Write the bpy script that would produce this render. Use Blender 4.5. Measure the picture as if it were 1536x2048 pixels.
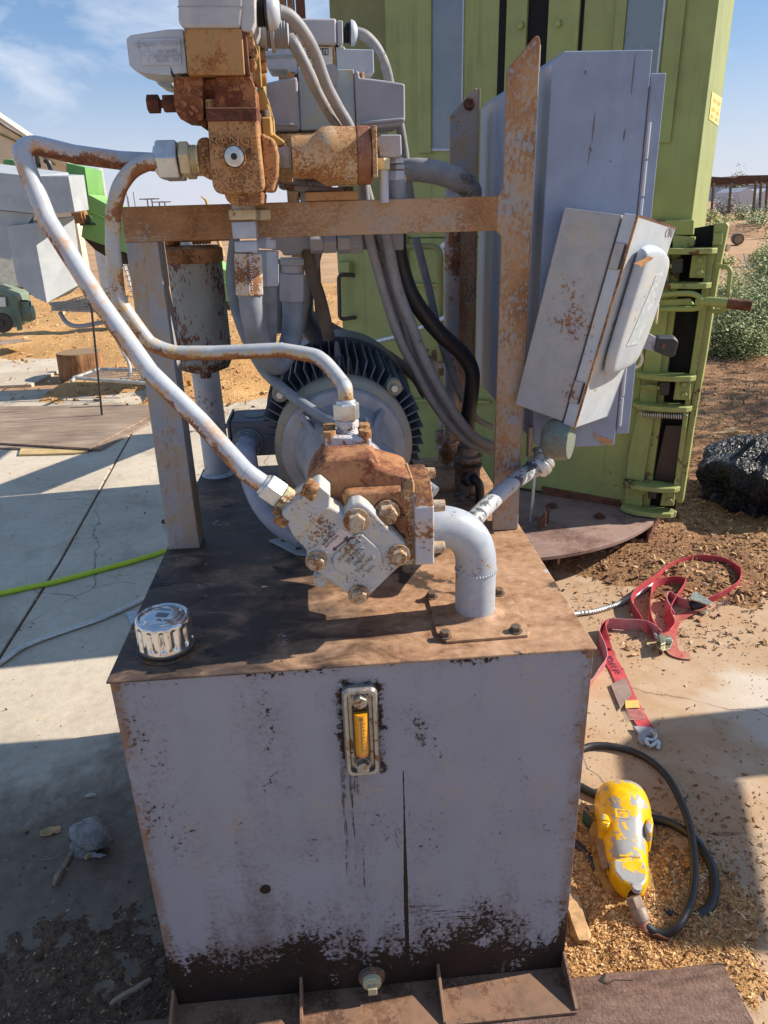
import bpy, bmesh, math, random
from mathutils import Vector, Matrix, Euler, noise as mnoise
V = Vector
R_ = math.radians
random.seed(7)
sc = bpy.context.scene
for o in list(bpy.data.objects):
    bpy.data.objects.remove(o)

# ------------------------------------------------------------ camera
CAMF = 1455.31
CAMLOC = V((0.35895, -0.94697, 1.47106))
CAMROT = Euler((R_(67.4761), R_(1.5994), R_(-4.6031)), 'XYZ')
cam = bpy.data.cameras.new('camera')
cam.sensor_fit = 'HORIZONTAL'
cam.sensor_width = 36
cam.lens = CAMF / 1536 * 36
cam.clip_start = 0.02
cam.clip_end = 3000
camo = bpy.data.objects.new('camera', cam)
sc.collection.objects.link(camo)
camo.location = CAMLOC
camo.rotation_euler = CAMROT
sc.camera = camo
CM = CAMROT.to_matrix()

# ------------------------------------------------------------ light
SUN_EL, SUN_AZ = 35.0, 5.0            # azimuth measured from +X towards +Y
sd = V((math.cos(R_(SUN_EL)) * math.cos(R_(SUN_AZ)), math.cos(R_(SUN_EL)) * math.sin(R_(SUN_AZ)), math.sin(R_(SUN_EL))))
sun = bpy.data.lights.new('sun', 'SUN')
sun.energy = 5.0
sun.angle = R_(0.53)
sun.color = (1.0, 0.90, 0.76)
suno = bpy.data.objects.new('sun', sun)
sc.collection.objects.link(suno)
suno.rotation_euler = sd.to_track_quat('Z', 'Y').to_euler()
suno.location = (5, 2, 6)
w = bpy.data.worlds.new('World')
sc.world = w
w.use_nodes = True
wn = w.node_tree
wn.nodes.clear()
wo = wn.nodes.new('ShaderNodeOutputWorld')
bg = wn.nodes.new('ShaderNodeBackground')
sky = wn.nodes.new('ShaderNodeTexSky')
sky.sky_type = 'NISHITA'
sky.sun_disc = False
sky.sun_elevation = R_(SUN_EL)
sky.sun_rotation = R_(90 - SUN_AZ)
sky.altitude = 1200
sky.air_density = 1.0
sky.dust_density = 0.9
sky.ozone_density = 1.5
bg.inputs['Strength'].default_value = 0.076
tc = wn.nodes.new('ShaderNodeTexCoord')
mp = wn.nodes.new('ShaderNodeMapping')
mp.inputs['Scale'].default_value = (3.2, 5.0, 9.0)
mp.inputs['Rotation'].default_value = (0.3, 0.55, 0.2)
cn = wn.nodes.new('ShaderNodeTexNoise')
cn.inputs['Scale'].default_value = 1.15
cn.inputs['Detail'].default_value = 9
cn.inputs['Roughness'].default_value = 0.56
cn.inputs['Distortion'].default_value = 0.5
cr = wn.nodes.new('ShaderNodeValToRGB')
cr.color_ramp.elements[0].position = 0.53
cr.color_ramp.elements[0].color = (0, 0, 0, 1)
cr.color_ramp.elements[1].position = 0.78
cr.color_ramp.elements[1].color = (0.75, 0.75, 0.75, 1)
mx = wn.nodes.new('ShaderNodeMix')
mx.data_type = 'RGBA'
mx.inputs['B'].default_value = (9.0, 9.1, 9.7, 1)
L = wn.links.new
L(tc.outputs['Generated'], mp.inputs['Vector'])
L(mp.outputs['Vector'], cn.inputs['Vector'])
L(cn.outputs['Fac'], cr.inputs['Fac'])
L(cr.outputs['Color'], mx.inputs['Factor'])
mb_ = wn.nodes.new('ShaderNodeMix')
mb_.data_type = 'RGBA'
mb_.inputs['Factor'].default_value = 0.32
mb_.inputs['B'].default_value = (2.3, 4.6, 8.6, 1)
L(sky.outputs['Color'], mb_.inputs['A'])
L(mb_.outputs['Result'], mx.inputs['A'])
sx_ = wn.nodes.new('ShaderNodeSeparateXYZ')
L(tc.outputs['Generated'], sx_.inputs[0])
mr2 = wn.nodes.new('ShaderNodeMapRange')
mr2.interpolation_type = 'SMOOTHSTEP'
mr2.inputs['From Min'].default_value = -0.02
mr2.inputs['From Max'].default_value = 0.20
mr2.inputs['To Min'].default_value = 0.8
mr2.inputs['To Max'].default_value = 0.0
L(sx_.outputs[2], mr2.inputs['Value'])
mx2 = wn.nodes.new('ShaderNodeMix')
mx2.data_type = 'RGBA'
mx2.inputs['B'].default_value = (6.6, 6.6, 7.5, 1)      # pale lavender haze low in the sky
L(mr2.outputs[0], mx2.inputs['Factor'])
L(mx.outputs['Result'], mx2.inputs['A'])
L(mx2.outputs['Result'], bg.inputs['Color'])
L(bg.outputs['Background'], wo.inputs['Surface'])
sc.view_settings.view_transform = 'Standard'
sc.view_settings.look = 'None'
sc.view_settings.gamma = 1
sc.view_settings.exposure = 0.6
sc.render.resolution_x = 768
sc.render.resolution_y = 1024
try:
    sc.cycles.max_bounces = 8
    sc.cycles.diffuse_bounces = 4
    sc.cycles.caustics_reflective = False
    sc.cycles.caustics_refractive = False
except Exception:
    pass

# ------------------------------------------------------------ measuring helpers: where a sight line meets a plane of the place
def ray(px, py):
    return CM @ V((px - 768, -(py - 1024), -CAMF))
def at(px, py, X=None, Y=None, Z=None):
    d = ray(px, py)
    k, v = (0, X) if X is not None else (1, Y) if Y is not None else (2, Z)
    return CAMLOC + d * ((v - CAMLOC[k]) / d[k])
def atp(px, py, p0, n):
    d = ray(px, py)
    return CAMLOC + d * ((p0 - CAMLOC).dot(n) / d.dot(n))
def G(lst):
    return [at(a, b, Y=c) for a, b, c in lst]

# ------------------------------------------------------------ materials
class Mt:
    def __init__(s, name, obj=False):
        s.m = bpy.data.materials.new(name)
        s.m.use_nodes = True
        s.nt = s.m.node_tree
        s.p = s.nt.nodes['Principled BSDF']
        if obj:
            t = s.new('ShaderNodeTexCoord')
            s.P = t.outputs['Object']
        else:
            s.geo = s.new('ShaderNodeNewGeometry')
            s.P = s.geo.outputs['Position']
    def new(s, t):
        return s.nt.nodes.new(t)
    def put(s, sock, v):
        if isinstance(v, bpy.types.NodeSocket):
            s.nt.links.new(v, sock)
        elif isinstance(v, (tuple, list)) and len(v) == 3 and len(sock.default_value) == 4:
            sock.default_value = (*v, 1)
        else:
            sock.default_value = v
    def sc3(s, x, y, z, vec=None, rot=None, loc=None):
        n = s.new('ShaderNodeMapping')
        s.put(n.inputs['Vector'], vec or s.P)
        n.inputs['Scale'].default_value = (x, y, z)
        if rot: n.inputs['Rotation'].default_value = rot
        if loc: n.inputs['Location'].default_value = loc
        return n.outputs['Vector']
    def noise(s, scale, detail=5, rough=.55, dist=0, vec=None):
        n = s.new('ShaderNodeTexNoise')
        s.put(n.inputs['Vector'], vec or s.P)
        n.inputs['Scale'].default_value = scale
        n.inputs['Detail'].default_value = detail
        n.inputs['Roughness'].default_value = rough
        n.inputs['Distortion'].default_value = dist
        return n.outputs['Fac']
    def voro(s, scale, vec=None, out='Distance', feature='F1'):
        n = s.new('ShaderNodeTexVoronoi')
        n.feature = feature
        s.put(n.inputs['Vector'], vec or s.P)
        n.inputs['Scale'].default_value = scale
        return n.outputs[out]
    def m2(s, op, a, b=0.0, c=None, clamp=False):
        n = s.new('ShaderNodeMath')
        n.operation = op
        n.use_clamp = clamp
        s.put(n.inputs[0], a); s.put(n.inputs[1], b)
        if c is not None: s.put(n.inputs[2], c)
        return n.outputs[0]
    def step(s, v, lo, hi, a=0.0, b=1.0):
        n = s.new('ShaderNodeMapRange')
        n.interpolation_type = 'SMOOTHSTEP'
        s.put(n.inputs['Value'], v)
        n.inputs['From Min'].default_value = lo; n.inputs['From Max'].default_value = hi
        n.inputs['To Min'].default_value = a; n.inputs['To Max'].default_value = b
        return n.outputs[0]
    def mix(s, f, a, b, mode='MIX'):
        n = s.new('ShaderNodeMix')
        n.data_type = 'RGBA'
        n.blend_type = mode
        s.put(n.inputs['Factor'], f); s.put(n.inputs['A'], a); s.put(n.inputs['B'], b)
        return n.outputs['Result']
    def ramp(s, f, stops):
        n = s.new('ShaderNodeValToRGB')
        e = n.color_ramp.elements
        while len(e) < len(stops): e.new(0.5)
        for q, (p, c) in zip(e, stops):
            q.position = p; q.color = (*c, 1)
        s.put(n.inputs['Fac'], f)
        return n.outputs['Color']
    def xyz(s, vec=None):
        n = s.new('ShaderNodeSeparateXYZ')
        s.put(n.inputs[0], vec or s.P)
        return n.outputs
    def normz(s):
        n = s.new('ShaderNodeNewGeometry')
        return s.xyz(n.outputs['Normal'])[2]
    def edge(s, r=.004):
        b = s.new('ShaderNodeBevel'); b.samples = 4; b.inputs['Radius'].default_value = r
        g = s.new('ShaderNodeNewGeometry')
        d = s.new('ShaderNodeVectorMath'); d.operation = 'DOT_PRODUCT'
        s.nt.links.new(b.outputs[0], d.inputs[0]); s.nt.links.new(g.outputs['Normal'], d.inputs[1])
        return s.m2('SUBTRACT', 1.0, d.outputs['Value'])
    def isl(s):
        g = s.new('ShaderNodeNewGeometry')
        return g.outputs['Random Per Island']
    def bump(s, h, strength=.4, dist=.002):
        n = s.new('ShaderNodeBump')
        s.put(n.inputs['Height'], h)
        n.inputs['Strength'].default_value = strength
        n.inputs['Distance'].default_value = dist
        s.nt.links.new(n.outputs[0], s.p.inputs['Normal'])
    def out(s, col, rough=.6, metal=0.0, spec=None):
        s.put(s.p.inputs['Base Color'], col)
        s.put(s.p.inputs['Roughness'], rough)
        s.put(s.p.inputs['Metallic'], metal)
        if spec is not None: s.put(s.p.inputs['Specular IOR Level'], spec)
        return s.m

RD, RM, RL = (.050, .020, .012), (.21, .088, .036), (.42, .22, .095)
def rusty(name, paint, amt=.35, s1=9, s2=90, stain=(.42, .25, .11), stamt=.6, rough=.5, cols=(RD, RM, RL), zrust=0.0, obj=False, edge=0.0, vec=None, bump=.35, metal=0.0, soft=.02, bw=.45, streak=0.0):
    """old paint that has chipped and rusted"""
    m = Mt(name, obj)
    P = m.sc3(*vec) if vec else m.P
    A = m.noise(s1, 7, .6, vec=P); B = m.noise(s2, 8, .72, vec=P); C = m.noise(s1 * 2.7, 5, .6, .4, vec=m.sc3(1, 1, 1, loc=(5, 3, 1)))
    v = m.m2('ADD', m.m2('MULTIPLY', A, 1 - bw), m.m2('MULTIPLY', B, bw))
    if zrust:
        v = m.m2('ADD', v, m.m2('MULTIPLY', m.normz(), zrust))
    if edge:
        v = m.m2('ADD', v, m.m2('MULTIPLY', m.step(m.edge(), .02, .2), edge))
    th = .5 + (.5 - amt) * .30
    mask = m.step(v, th, th + soft)
    st = m.m2('MULTIPLY', m.step(m.m2('ADD', m.m2('MULTIPLY', v, .55), m.m2('MULTIPLY', C, .45)), th - .11, th + .03), stamt)
    pv = m.mix(m.step(C, .3, .7), tuple(c * .86 for c in paint), tuple(min(1, c * 1.06) for c in paint))
    base = m.mix(st, pv, stain)
    if streak:                                            # run-off dirt and sun-bleached patches
        sk = m.m2('ADD', m.m2('MULTIPLY', m.noise(1, 7, .68, vec=m.sc3(26, 26, 1.3)), .6), m.m2('MULTIPLY', m.noise(2.2, 6, .6), .4))
        base = m.mix(m.m2('MULTIPLY', m.step(sk, .50, .66), streak), base, tuple(c * .55 for c in stain))
        base = m.mix(m.m2('MULTIPLY', m.step(sk, .46, .36), streak * .6), base, tuple(min(.8, c * 1.35 + .02) for c in paint))
    rc = m.ramp(m.m2('ADD', m.m2('MULTIPLY', B, .6), m.m2('MULTIPLY', C, .4)), [(.36, cols[0]), (.5, cols[1]), (.64, cols[2])])
    col = m.mix(mask, base, rc)
    m.bump(m.m2('ADD', m.m2('MULTIPLY', mask, -.6), m.m2('MULTIPLY', B, .5)), bump, .0015)
    return m.out(col, m.m2('ADD', m.m2('MULTIPLY', mask, .3), rough), metal)
def plain(name, col, rough=.5, metal=0.0, var=.15, scale=25, obj=False, bump=.1, spec=None):
    m = Mt(name, obj)
    n = m.noise(scale, 6, .6)
    c = m.mix(m.step(n, .3, .7), tuple(x * (1 - var) for x in col), tuple(min(1, x * (1 + var)) for x in col))
    m.bump(m.noise(scale * 6, 5, .6), bump, .001)
    return m.out(c, m.step(n, .2, .8, rough - .06, rough + .1), metal, spec)

# ------------------------------------------------------------ mesh helpers
def basis(d):
    d = d.normalized()
    u = d.orthogonal().normalized()
    if abs(d.z) < .99:
        u = d.cross(V((0, 0, 1))).normalized()
    return u, d.cross(u).normalized(), d
def smooth_path(pts, n=8):
    pts = [V(p) for p in pts]
    if len(pts) < 3: return pts
    P = [pts[0] * 2 - pts[1]] + pts + [pts[-1] * 2 - pts[-2]]
    out = []
    for i in range(1, len(P) - 2):
        p0, p1, p2, p3 = P[i - 1:i + 3]
        for k in range(n):
            t = k / n
            out.append(.5 * ((2 * p1) + (p2 - p0) * t + (2 * p0 - 5 * p1 + 4 * p2 - p3) * t * t + (3 * p1 - p0 - 3 * p2 + p3) * t ** 3))
    out.append(pts[-1])
    return out
def fillet_path(pts, r, n=8):
    pts = [V(p) for p in pts]
    out = [pts[0]]
    for a, b, c in zip(pts, pts[1:], pts[2:]):
        u, v = (a - b).normalized(), (c - b).normalized()
        ang = u.angle(v)
        rr = r if not isinstance(r, dict) else r.get(len(out), .05)
        t = min(rr / math.tan(ang / 2), (a - b).length * .49, (c - b).length * .49)
        p, q = b + u * t, b + v * t
        for k in range(n + 1):
            s = k / n
            out.append(p * (1 - s) ** 2 + b * 2 * s * (1 - s) + q * s * s)
    out.append(pts[-1])
    return out
def segx(p, d, px):
    """how far along d from p until the sight line's column px is reached"""
    q, e = CM.transposed() @ (p - CAMLOC), CM.transposed() @ d
    k = px - 768
    return -(CAMF * q.x + k * q.z) / (CAMF * e.x + k * e.z)
def seglen(p, d, px, py):
    r = ray(px, py).normalized(); d = d.normalized(); w0 = p - CAMLOC
    b_ = d.dot(r); return (b_ * r.dot(w0) - d.dot(w0)) / (1 - b_ * b_)
class MB:
    def __init__(s):
        s.b = bmesh.new()
    def box(s, lo, hi):
        x0, y0, z0 = lo; x1, y1, z1 = hi
        return s.ext([(x0, y0, z0), (x1, y0, z0), (x1, y1, z0), (x0, y1, z0)], (0, 0, z1 - z0))
    def obox(s, c, size, rot):
        """box turned about its centre; rot = matrix"""
        h = V(size) / 2
        v = [s.b.verts.new(V(c) + rot @ V((h.x * a, h.y * b_, h.z * e))) for e in (-1, 1) for a, b_ in ((-1, -1), (1, -1), (1, 1), (-1, 1))]
        for f in ((3, 2, 1, 0), (4, 5, 6, 7), (0, 1, 5, 4), (1, 2, 6, 5), (2, 3, 7, 6), (3, 0, 4, 7)):
            s.b.faces.new([v[i] for i in f])
        return s
    def ext(s, pts, vec, scale=1.0, c=None):
        a = [V(p) for p in pts]
        cc = V(c) if c is not None else sum(a, V()) / len(a)
        vec = V(vec)
        va = [s.b.verts.new(p) for p in a]
        vb = [s.b.verts.new(cc + (p - cc) * scale + vec) for p in a]
        n = len(a)
        s.b.faces.new(va); s.b.faces.new(vb[::-1])
        for i in range(n):
            s.b.faces.new([va[i], vb[i], vb[(i + 1) % n], va[(i + 1) % n]])
        return s
    def loft(s, rings, cap=True, closed=True):
        vs = [[s.b.verts.new(V(p)) for p in r] for r in rings]
        n = len(vs[0])
        for a, b in zip(vs, vs[1:]):
            for i in range(n if closed else n - 1):
                s.b.faces.new([a[i], b[i], b[(i + 1) % n], a[(i + 1) % n]])
        if cap:
            s.b.faces.new(vs[0]); s.b.faces.new(vs[-1][::-1])
        return s
    def cyl(s, a, b, r, r2=None, n=24):
        a, b = V(a), V(b)
        u, v, d = basis(b - a)
        r2 = r if r2 is None else r2
        R1 = [a + (u * math.cos(t) + v * math.sin(t)) * r for t in [2 * math.pi * i / n for i in range(n)]]
        R2 = [b + (u * math.cos(t) + v * math.sin(t)) * r2 for t in [2 * math.pi * i / n for i in range(n)]]
        return s.loft([R1, R2])
    def hexp(s, a, b, r, turn=0):
        a, b = V(a), V(b)
        u, v, d = basis(b - a)
        h = (b - a).length
        def ring(q, rr): return [q + (u * math.cos(t) + v * math.sin(t)) * rr for t in [math.pi * i / 3 + turn for i in range(6)]]
        c = min(.08 * r, h * .2)
        return s.loft([ring(a, r * .94), ring(a + d * c, r), ring(b - d * c, r), ring(b, r * .93)])
    def lathe(s, o, ax, prof, n=32, rad=None):
        """prof: list of (radius, distance along ax); rad(theta, radius, d) may change the radius"""
        o, ax = V(o), V(ax)
        u, v, d = basis(ax)
        rings = []
        for r, h in prof:
            ring = []
            for i in range(n):
                t = 2 * math.pi * i / n
                rr = rad(t, r, h) if rad else r
                ring.append(o + d * h + (u * math.cos(t) + v * math.sin(t)) * max(rr, 1e-5))
            rings.append(ring)
        return s.loft(rings)
    def tube(s, path, r, n=16, cap=True, rf=None):
        path = [V(p) for p in path]
        t0 = (path[1] - path[0]).normalized()
        u = t0.orthogonal().normalized()
        rings = []
        for i, p in enumerate(path):
            t = (path[min(i + 1, len(path) - 1)] - path[max(i - 1, 0)]).normalized()
            u = (u - t * u.dot(t)).normalized()
            v = t.cross(u)
            rr = rf(i / (len(path) - 1)) * r if rf else r
            rings.append([p + (u * math.cos(a) + v * math.sin(a)) * rr for a in [2 * math.pi * k / n for k in range(n)]])
        return s.loft(rings, cap)
    def ribbon(s, path, wvec, th=.002, wf=None):
        """a flat band along a path; wvec(i) = width vector at the point"""
        rings = []
        path = [V(p) for p in path]
        for i, p in enumerate(path):
            t = (path[min(i + 1, len(path) - 1)] - path[max(i - 1, 0)]).normalized()
            w = V(wvec(i) if callable(wvec) else wvec)
            nn = t.cross(w)
            nn = nn.normalized() * th / 2 if nn.length > 1e-6 else V((0, 0, th / 2))
            rings.append([p - w / 2 - nn, p + w / 2 - nn, p + w / 2 + nn, p - w / 2 + nn])
        return s.loft(rings)
    def sphere(s, c, r, sx=1, sy=1, sz=1, n=16):
        m = Matrix.Translation(V(c)) @ Matrix.Diagonal((sx, sy, sz, 1))
        bmesh.ops.create_uvsphere(s.b, u_segments=n, v_segments=n // 2 + 2, radius=r, matrix=m)
        return s
    def build(s, name, mat, parent=None, bevel=0.0, seg=2, ang=35, label=None, sub=0, cat=None, group=None, kind=None, solid=None):
        bmesh.ops.recalc_face_normals(s.b, faces=s.b.faces[:])
        c = V()
        for v in s.b.verts: c += v.co
        c /= max(1, len(s.b.verts))
        for v in s.b.verts: v.co -= c
        me = bpy.data.meshes.new(name)
        s.b.to_mesh(me); s.b.free()
        for p in me.polygons: p.use_smooth = True
        me.set_sharp_from_angle(angle=R_(ang))
        for x in (mat if isinstance(mat, list) else [mat]): me.materials.append(x)
        o = bpy.data.objects.new(name, me)
        sc.collection.objects.link(o)
        if parent is not None:
            o.parent = parent
            q = WORLD[parent.name]
            o.location = c - q
        else:
            o.location = c
        WORLD[o.name] = c
        if bevel:
            b = o.modifiers.new('bevel', 'BEVEL')
            b.width = bevel; b.segments = seg; b.limit_method = 'ANGLE'; b.angle_limit = R_(ang); b.harden_normals = True
        if sub:
            b = o.modifiers.new('sub', 'SUBSURF'); b.levels = sub; b.render_levels = sub
        if label: o['label'] = label
        if cat: o['category'] = cat
        if group: o['group'] = group
        if kind: o['kind'] = kind
        return o
WORLD = {}
def empty(name, loc, label, cat, group=None):
    o = bpy.data.objects.new(name, None)
    sc.collection.objects.link(o)
    o.location = loc
    o.empty_display_size = .1
    WORLD[o.name] = V(loc)
    o['label'] = label; o['category'] = cat
    if group: o['group'] = group
    return o
def text(body, name, o, ux, uy, size, mat, parent, depth=.0006, align='CENTER', spacing=1.0, xs=1.0):
    """raised or printed lettering: o centre, ux reading direction, uy up direction"""
    cu = bpy.data.curves.new('t', 'FONT')
    cu.body = body; cu.size = size; cu.align_x = align; cu.align_y = 'CENTER'; cu.extrude = depth; cu.space_character = spacing; cu.resolution_u = 3
    to = bpy.data.objects.new('t', cu)
    me = bpy.data.meshes.new_from_object(to)
    bpy.data.objects.remove(to); bpy.data.curves.remove(cu)
    ux = V(ux).normalized(); uz = ux.cross(V(uy)).normalized(); uy = uz.cross(ux)
    M = Matrix((ux, uy, uz)).transposed()
    for v in me.vertices: v.co = M @ V((v.co.x * xs, v.co.y, v.co.z))
    me.materials.clear(); me.materials.append(mat)
    ob = bpy.data.objects.new(name, me)
    sc.collection.objects.link(ob)
    ob.parent = parent
    ob.location = V(o) - WORLD[parent.name]
    WORLD[ob.name] = V(o)
    return ob
def bolt(p, ax, r, h, name, mat, parent, washer=None, n=0, label=None):
    b = MB()
    p, ax = V(p), V(ax).normalized()
    if washer: b.cyl(p, p + ax * .0025, washer, n=24)
    b.hexp(p + ax * .0015, p + ax * h, r, turn=n)
    if washer: b.cyl(p + ax * h, p + ax * (h + .0006), r * .7, n=16)
    return b.build(name, mat, parent, bevel=.0004, label=label)
# ------------------------------------------------------------ palette
PALE = (.50, .54, .60)
m_paint = rusty('pale_grey_paint', PALE, .26, 7, 70, stamt=.35, streak=.3)
m_pipe = rusty('pale_pipe_paint', (.44, .49, .55), .36, 10, 120, stain=(.50, .27, .10), stamt=.7, rough=.36)
m_pipe_clean = rusty('clean_pipe_paint', (.46, .51, .58), .10, 12, 160, stamt=.15, rough=.38)
m_frame = rusty('frame_rust', (.31, .35, .40), .52, 7, 170, stain=(.40, .27, .15), stamt=.8, rough=.65, cols=((.11, .045, .02), (.31, .155, .07), (.47, .27, .125)), soft=.06, bw=.55, edge=.10, vec=(1, 1, .55))
m_rust = rusty('cast_rust', (.48, .27, .12), .46, 16, 230, stain=(.36, .17, .065), stamt=.7, rough=.8, cols=((.07, .025, .014), (.20, .085, .035), (.36, .18, .08)), bump=1.0, soft=.04, bw=.62)
m_rustdark = rusty('dark_rust', (.17, .065, .038), .55, 12, 160, stain=(.12, .045, .025), stamt=.5, rough=.8, cols=((.05, .02, .013), (.10, .036, .020), (.22, .09, .045)), bump=.8, soft=.04)
m_orange = rusty('orange_block', (.42, .25, .10), .42, 12, 160, stain=(.40, .20, .06), stamt=.6, rough=.6, cols=((.09, .025, .014), (.25, .09, .03), (.42, .2, .06)))
m_ochre = rusty('ochre_plate', (.42, .34, .14), .38, 16, 120, stain=(.36, .2, .06), stamt=.7, rough=.6)
m_cover = rusty('pump_cover_paint', (.46, .48, .50), .30, 20, 230, stain=(.50, .37, .19), stamt=.6, rough=.55, bw=.6, cols=((.06, .02, .014), (.2, .075, .03), (.40, .2, .07)), bump=.9)
m_pumprust = rusty('pump_body_rust', (.30, .12, .065), .50, 14, 140, soft=.06, stain=(.44, .24, .10), stamt=.6, rough=.6, cols=((.07, .02, .012), (.16, .05, .022), (.33, .13, .06)), zrust=0.04, bump=.5)
m_check = rusty('check_valve_paint', (.54, .46, .33), .50, 12, 210, bw=.62, soft=.04, stain=(.48, .26, .09), stamt=.85, rough=.6, cols=((.09, .03, .015), (.28, .11, .04), (.45, .22, .08)), bump=.6)
m_alu = plain('cast_aluminium', (.34, .35, .38), .45, .35, .16, 30, bump=.5)
m_alud = rusty('dull_aluminium', (.36, .37, .40), .22, 8, 140, stain=(.3, .29, .30), stamt=.4, rough=.5, cols=((.12, .10, .09), (.22, .2, .19), (.5, .5, .5)))
m_zinc = plain('zinc_plate', (.56, .58, .58), .34, .65, .12, 60, bump=.15)
m_brass = rusty('yellowed_zinc', (.60, .52, .33), .25, 30, 200, stain=(.42, .28, .10), stamt=.6, rough=.4)
m_coil = rusty('coil_paint', (.46, .51, .57), .14, 9, 130, stain=(.35, .42, .5), stamt=.3, rough=.5, cols=((.1, .2, .36), (.2, .28, .38), (.42, .44, .46)))
m_box = rusty('junction_box_paint', (.42, .43, .45), .30, 6, 45, stain=(.50, .49, .50), stamt=.5, rough=.5, cols=((.28, .27, .27), (.50, .49, .5), (.58, .57, .57)), bump=.15)
m_black = plain('black_rubber', (.022, .022, .025), .45, 0, .2, 50)
m_hosegrey = plain('grey_overpainted_hose', (.22, .25, .29), .6, 0, .18, 30, bump=.3)
m_cablegrey = rusty('grey_painted_cable', (.26, .27, .29), .26, 18, 160, stain=(.3, .28, .26), stamt=.5, rough=.6, cols=((.06, .055, .05), (.14, .12, .11), (.3, .27, .24)))
m_hosetan = plain('weathered_hose', (.16, .125, .10), .65, 0, .25, 24)
m_bolt = rusty('rusty_bolt', (.50, .46, .38), .44, 50, 260, bw=.5, stain=(.38, .2, .07), stamt=.8, rough=.6)
m_boltdark = rusty('dark_bolt', (.12, .09, .07), .4, 40, 200, stain=(.08, .05, .04), stamt=.5, rough=.65)

m_beam = rusty('beam_rust', (.36, .36, .34), .66, 6, 200, stain=(.42, .26, .13), stamt=.8, rough=.65, cols=((.11, .045, .02), (.32, .165, .075), (.46, .27, .13)), soft=.07, bw=.5, vec=(.6, 1, 1))
m_frameg = rusty('frame_worn_grey', (.33, .37, .43), .46, 8, 190, stain=(.38, .27, .16), stamt=.7, rough=.6, cols=((.11, .045, .02), (.31, .165, .08), (.45, .28, .14)), soft=.06, bw=.6, vec=(1, 1, .35))
def tank_face_material():
    m = Mt('tank_front_paint')
    x, y, z = m.xyz()
    A = m.noise(6, 8, .62); B = m.noise(70, 9, .75); D = m.noise(26, 7, .68, vec=m.sc3(1, 1, .45))
    S = m.noise(1, 9, .72, vec=m.sc3(110, 110, 5)); S2 = m.noise(1, 6, .6, vec=m.sc3(9, 9, .9))
    low = m.step(m.m2('ADD', z, m.m2('MULTIPLY', m.m2('SUBTRACT', m.noise(5, 7, .65, .4), .5), .40)), .36, .08, 0, 1)                       # bare, oily steel climbs from the foot of the tank
    lowt = m.m2('MULTIPLY', low, low)
    edgex = m.m2('MAXIMUM', m.step(x, .030, .0, 0, 1), m.step(x, .715, .75, 0, .9))
    topz = m.m2('MULTIPLY', m.step(z, .800, .822, 0, 1), m.step(m.noise(4.5, 4), .42, .60))
    CL = m.noise(11, 4, .55, .3, vec=m.sc3(1, 1, .6, loc=(2, 0, 5)))
    v = m.m2('ADD', m.m2('MULTIPLY', A, .14), m.m2('MULTIPLY', m.noise(120, 7, .72), .46))
    v = m.m2('ADD', v, m.m2('MULTIPLY', D, .14))
    v = m.m2('ADD', v, m.m2('MULTIPLY', CL, .28))
    v = m.m2('ADD', v, m.m2('MULTIPLY', lowt, .235))
    v = m.m2('ADD', v, m.m2('MULTIPLY', edgex, .07))
    v = m.m2('ADD', v, m.m2('MULTIPLY', topz, .10))
    chips = m.step(v, .592, .606)
    # the long dark run below the gauge, and the round bare spot
    dx = m.m2('ABSOLUTE', m.m2('SUBTRACT', m.m2('ADD', x, m.m2('MULTIPLY', S2, .012)), .4485))
    wid = m.m2('ADD', m.m2('MULTIPLY', m.step(z, .60, .3, .25, 1), .0042), m.m2('MULTIPLY', m.m2('SUBTRACT', B, .5), .004))
    run = m.m2('MULTIPLY', m.m2('LESS_THAN', dx, wid), m.m2('LESS_THAN', z, .612))
    def spot(sx, sz, r):
        a = m.m2('SUBTRACT', x, sx); b = m.m2('SUBTRACT', z, sz)
        d = m.m2('SQRT', m.m2('ADD', m.m2('MULTIPLY', a, a), m.m2('MULTIPLY', b, b)))
        return m.m2('LESS_THAN', m.m2('ADD', d, m.m2('MULTIPLY', m.m2('SUBTRACT', B, .5), .012)), r)
    sp = at(531, 1777, Y=0)
    rd = spot(sp.x, sp.z, .0105)
    # rub marks: vertical scratching under the gauge
    strip = m.step(m.m2('ABSOLUTE', m.m2('SUBTRACT', x, .40)), .16, .02)
    scr = m.m2('MULTIPLY', m.step(m.m2('ADD', m.m2('MULTIPLY', S, .55), m.m2('MULTIPLY', S2, .45)), .585, .60), strip)
    scr = m.m2('MULTIPLY', scr, m.step(z, .70, .55))
    scr = m.m2('MULTIPLY', scr, m.step(B, .42, .5))
    gp = at(722, 1455, Y=0)
    gx = m.m2('ABSOLUTE', m.m2('SUBTRACT', x, gp.x)); gz = m.m2('ABSOLUTE', m.m2('SUBTRACT', z, gp.z))
    ring = m.m2('MULTIPLY', m.step(m.m2('ADD', gx, m.m2('MULTIPLY', m.noise(45, 7, .75), .085)), .080, .072), m.step(m.m2('ADD', gz, m.m2('MULTIPLY', m.noise(38, 6, .75), .08)), .134, .124))
    dg = m.noise(1, 7, .7, vec=m.sc3(14, 1, 150, rot=(0, .38, 0)))
    bx = m.m2('MULTIPLY', m.step(m.m2('ABSOLUTE', m.m2('SUBTRACT', x, .50)), .13, .03), m.step(m.m2('ABSOLUTE', m.m2('SUBTRACT', z, .262)), .05, .012))
    scr = m.m2('MAXIMUM', scr, m.m2('MULTIPLY', bx, m.step(m.m2('ADD', m.m2('MULTIPLY', dg, .7), m.m2('MULTIPLY', A, .3)), .545, .565)))
    al = m.m2('MAXIMUM', m.m2('MAXIMUM', chips, run), m.m2('MAXIMUM', rd, m.m2('MAXIMUM', scr, ring)))
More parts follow.
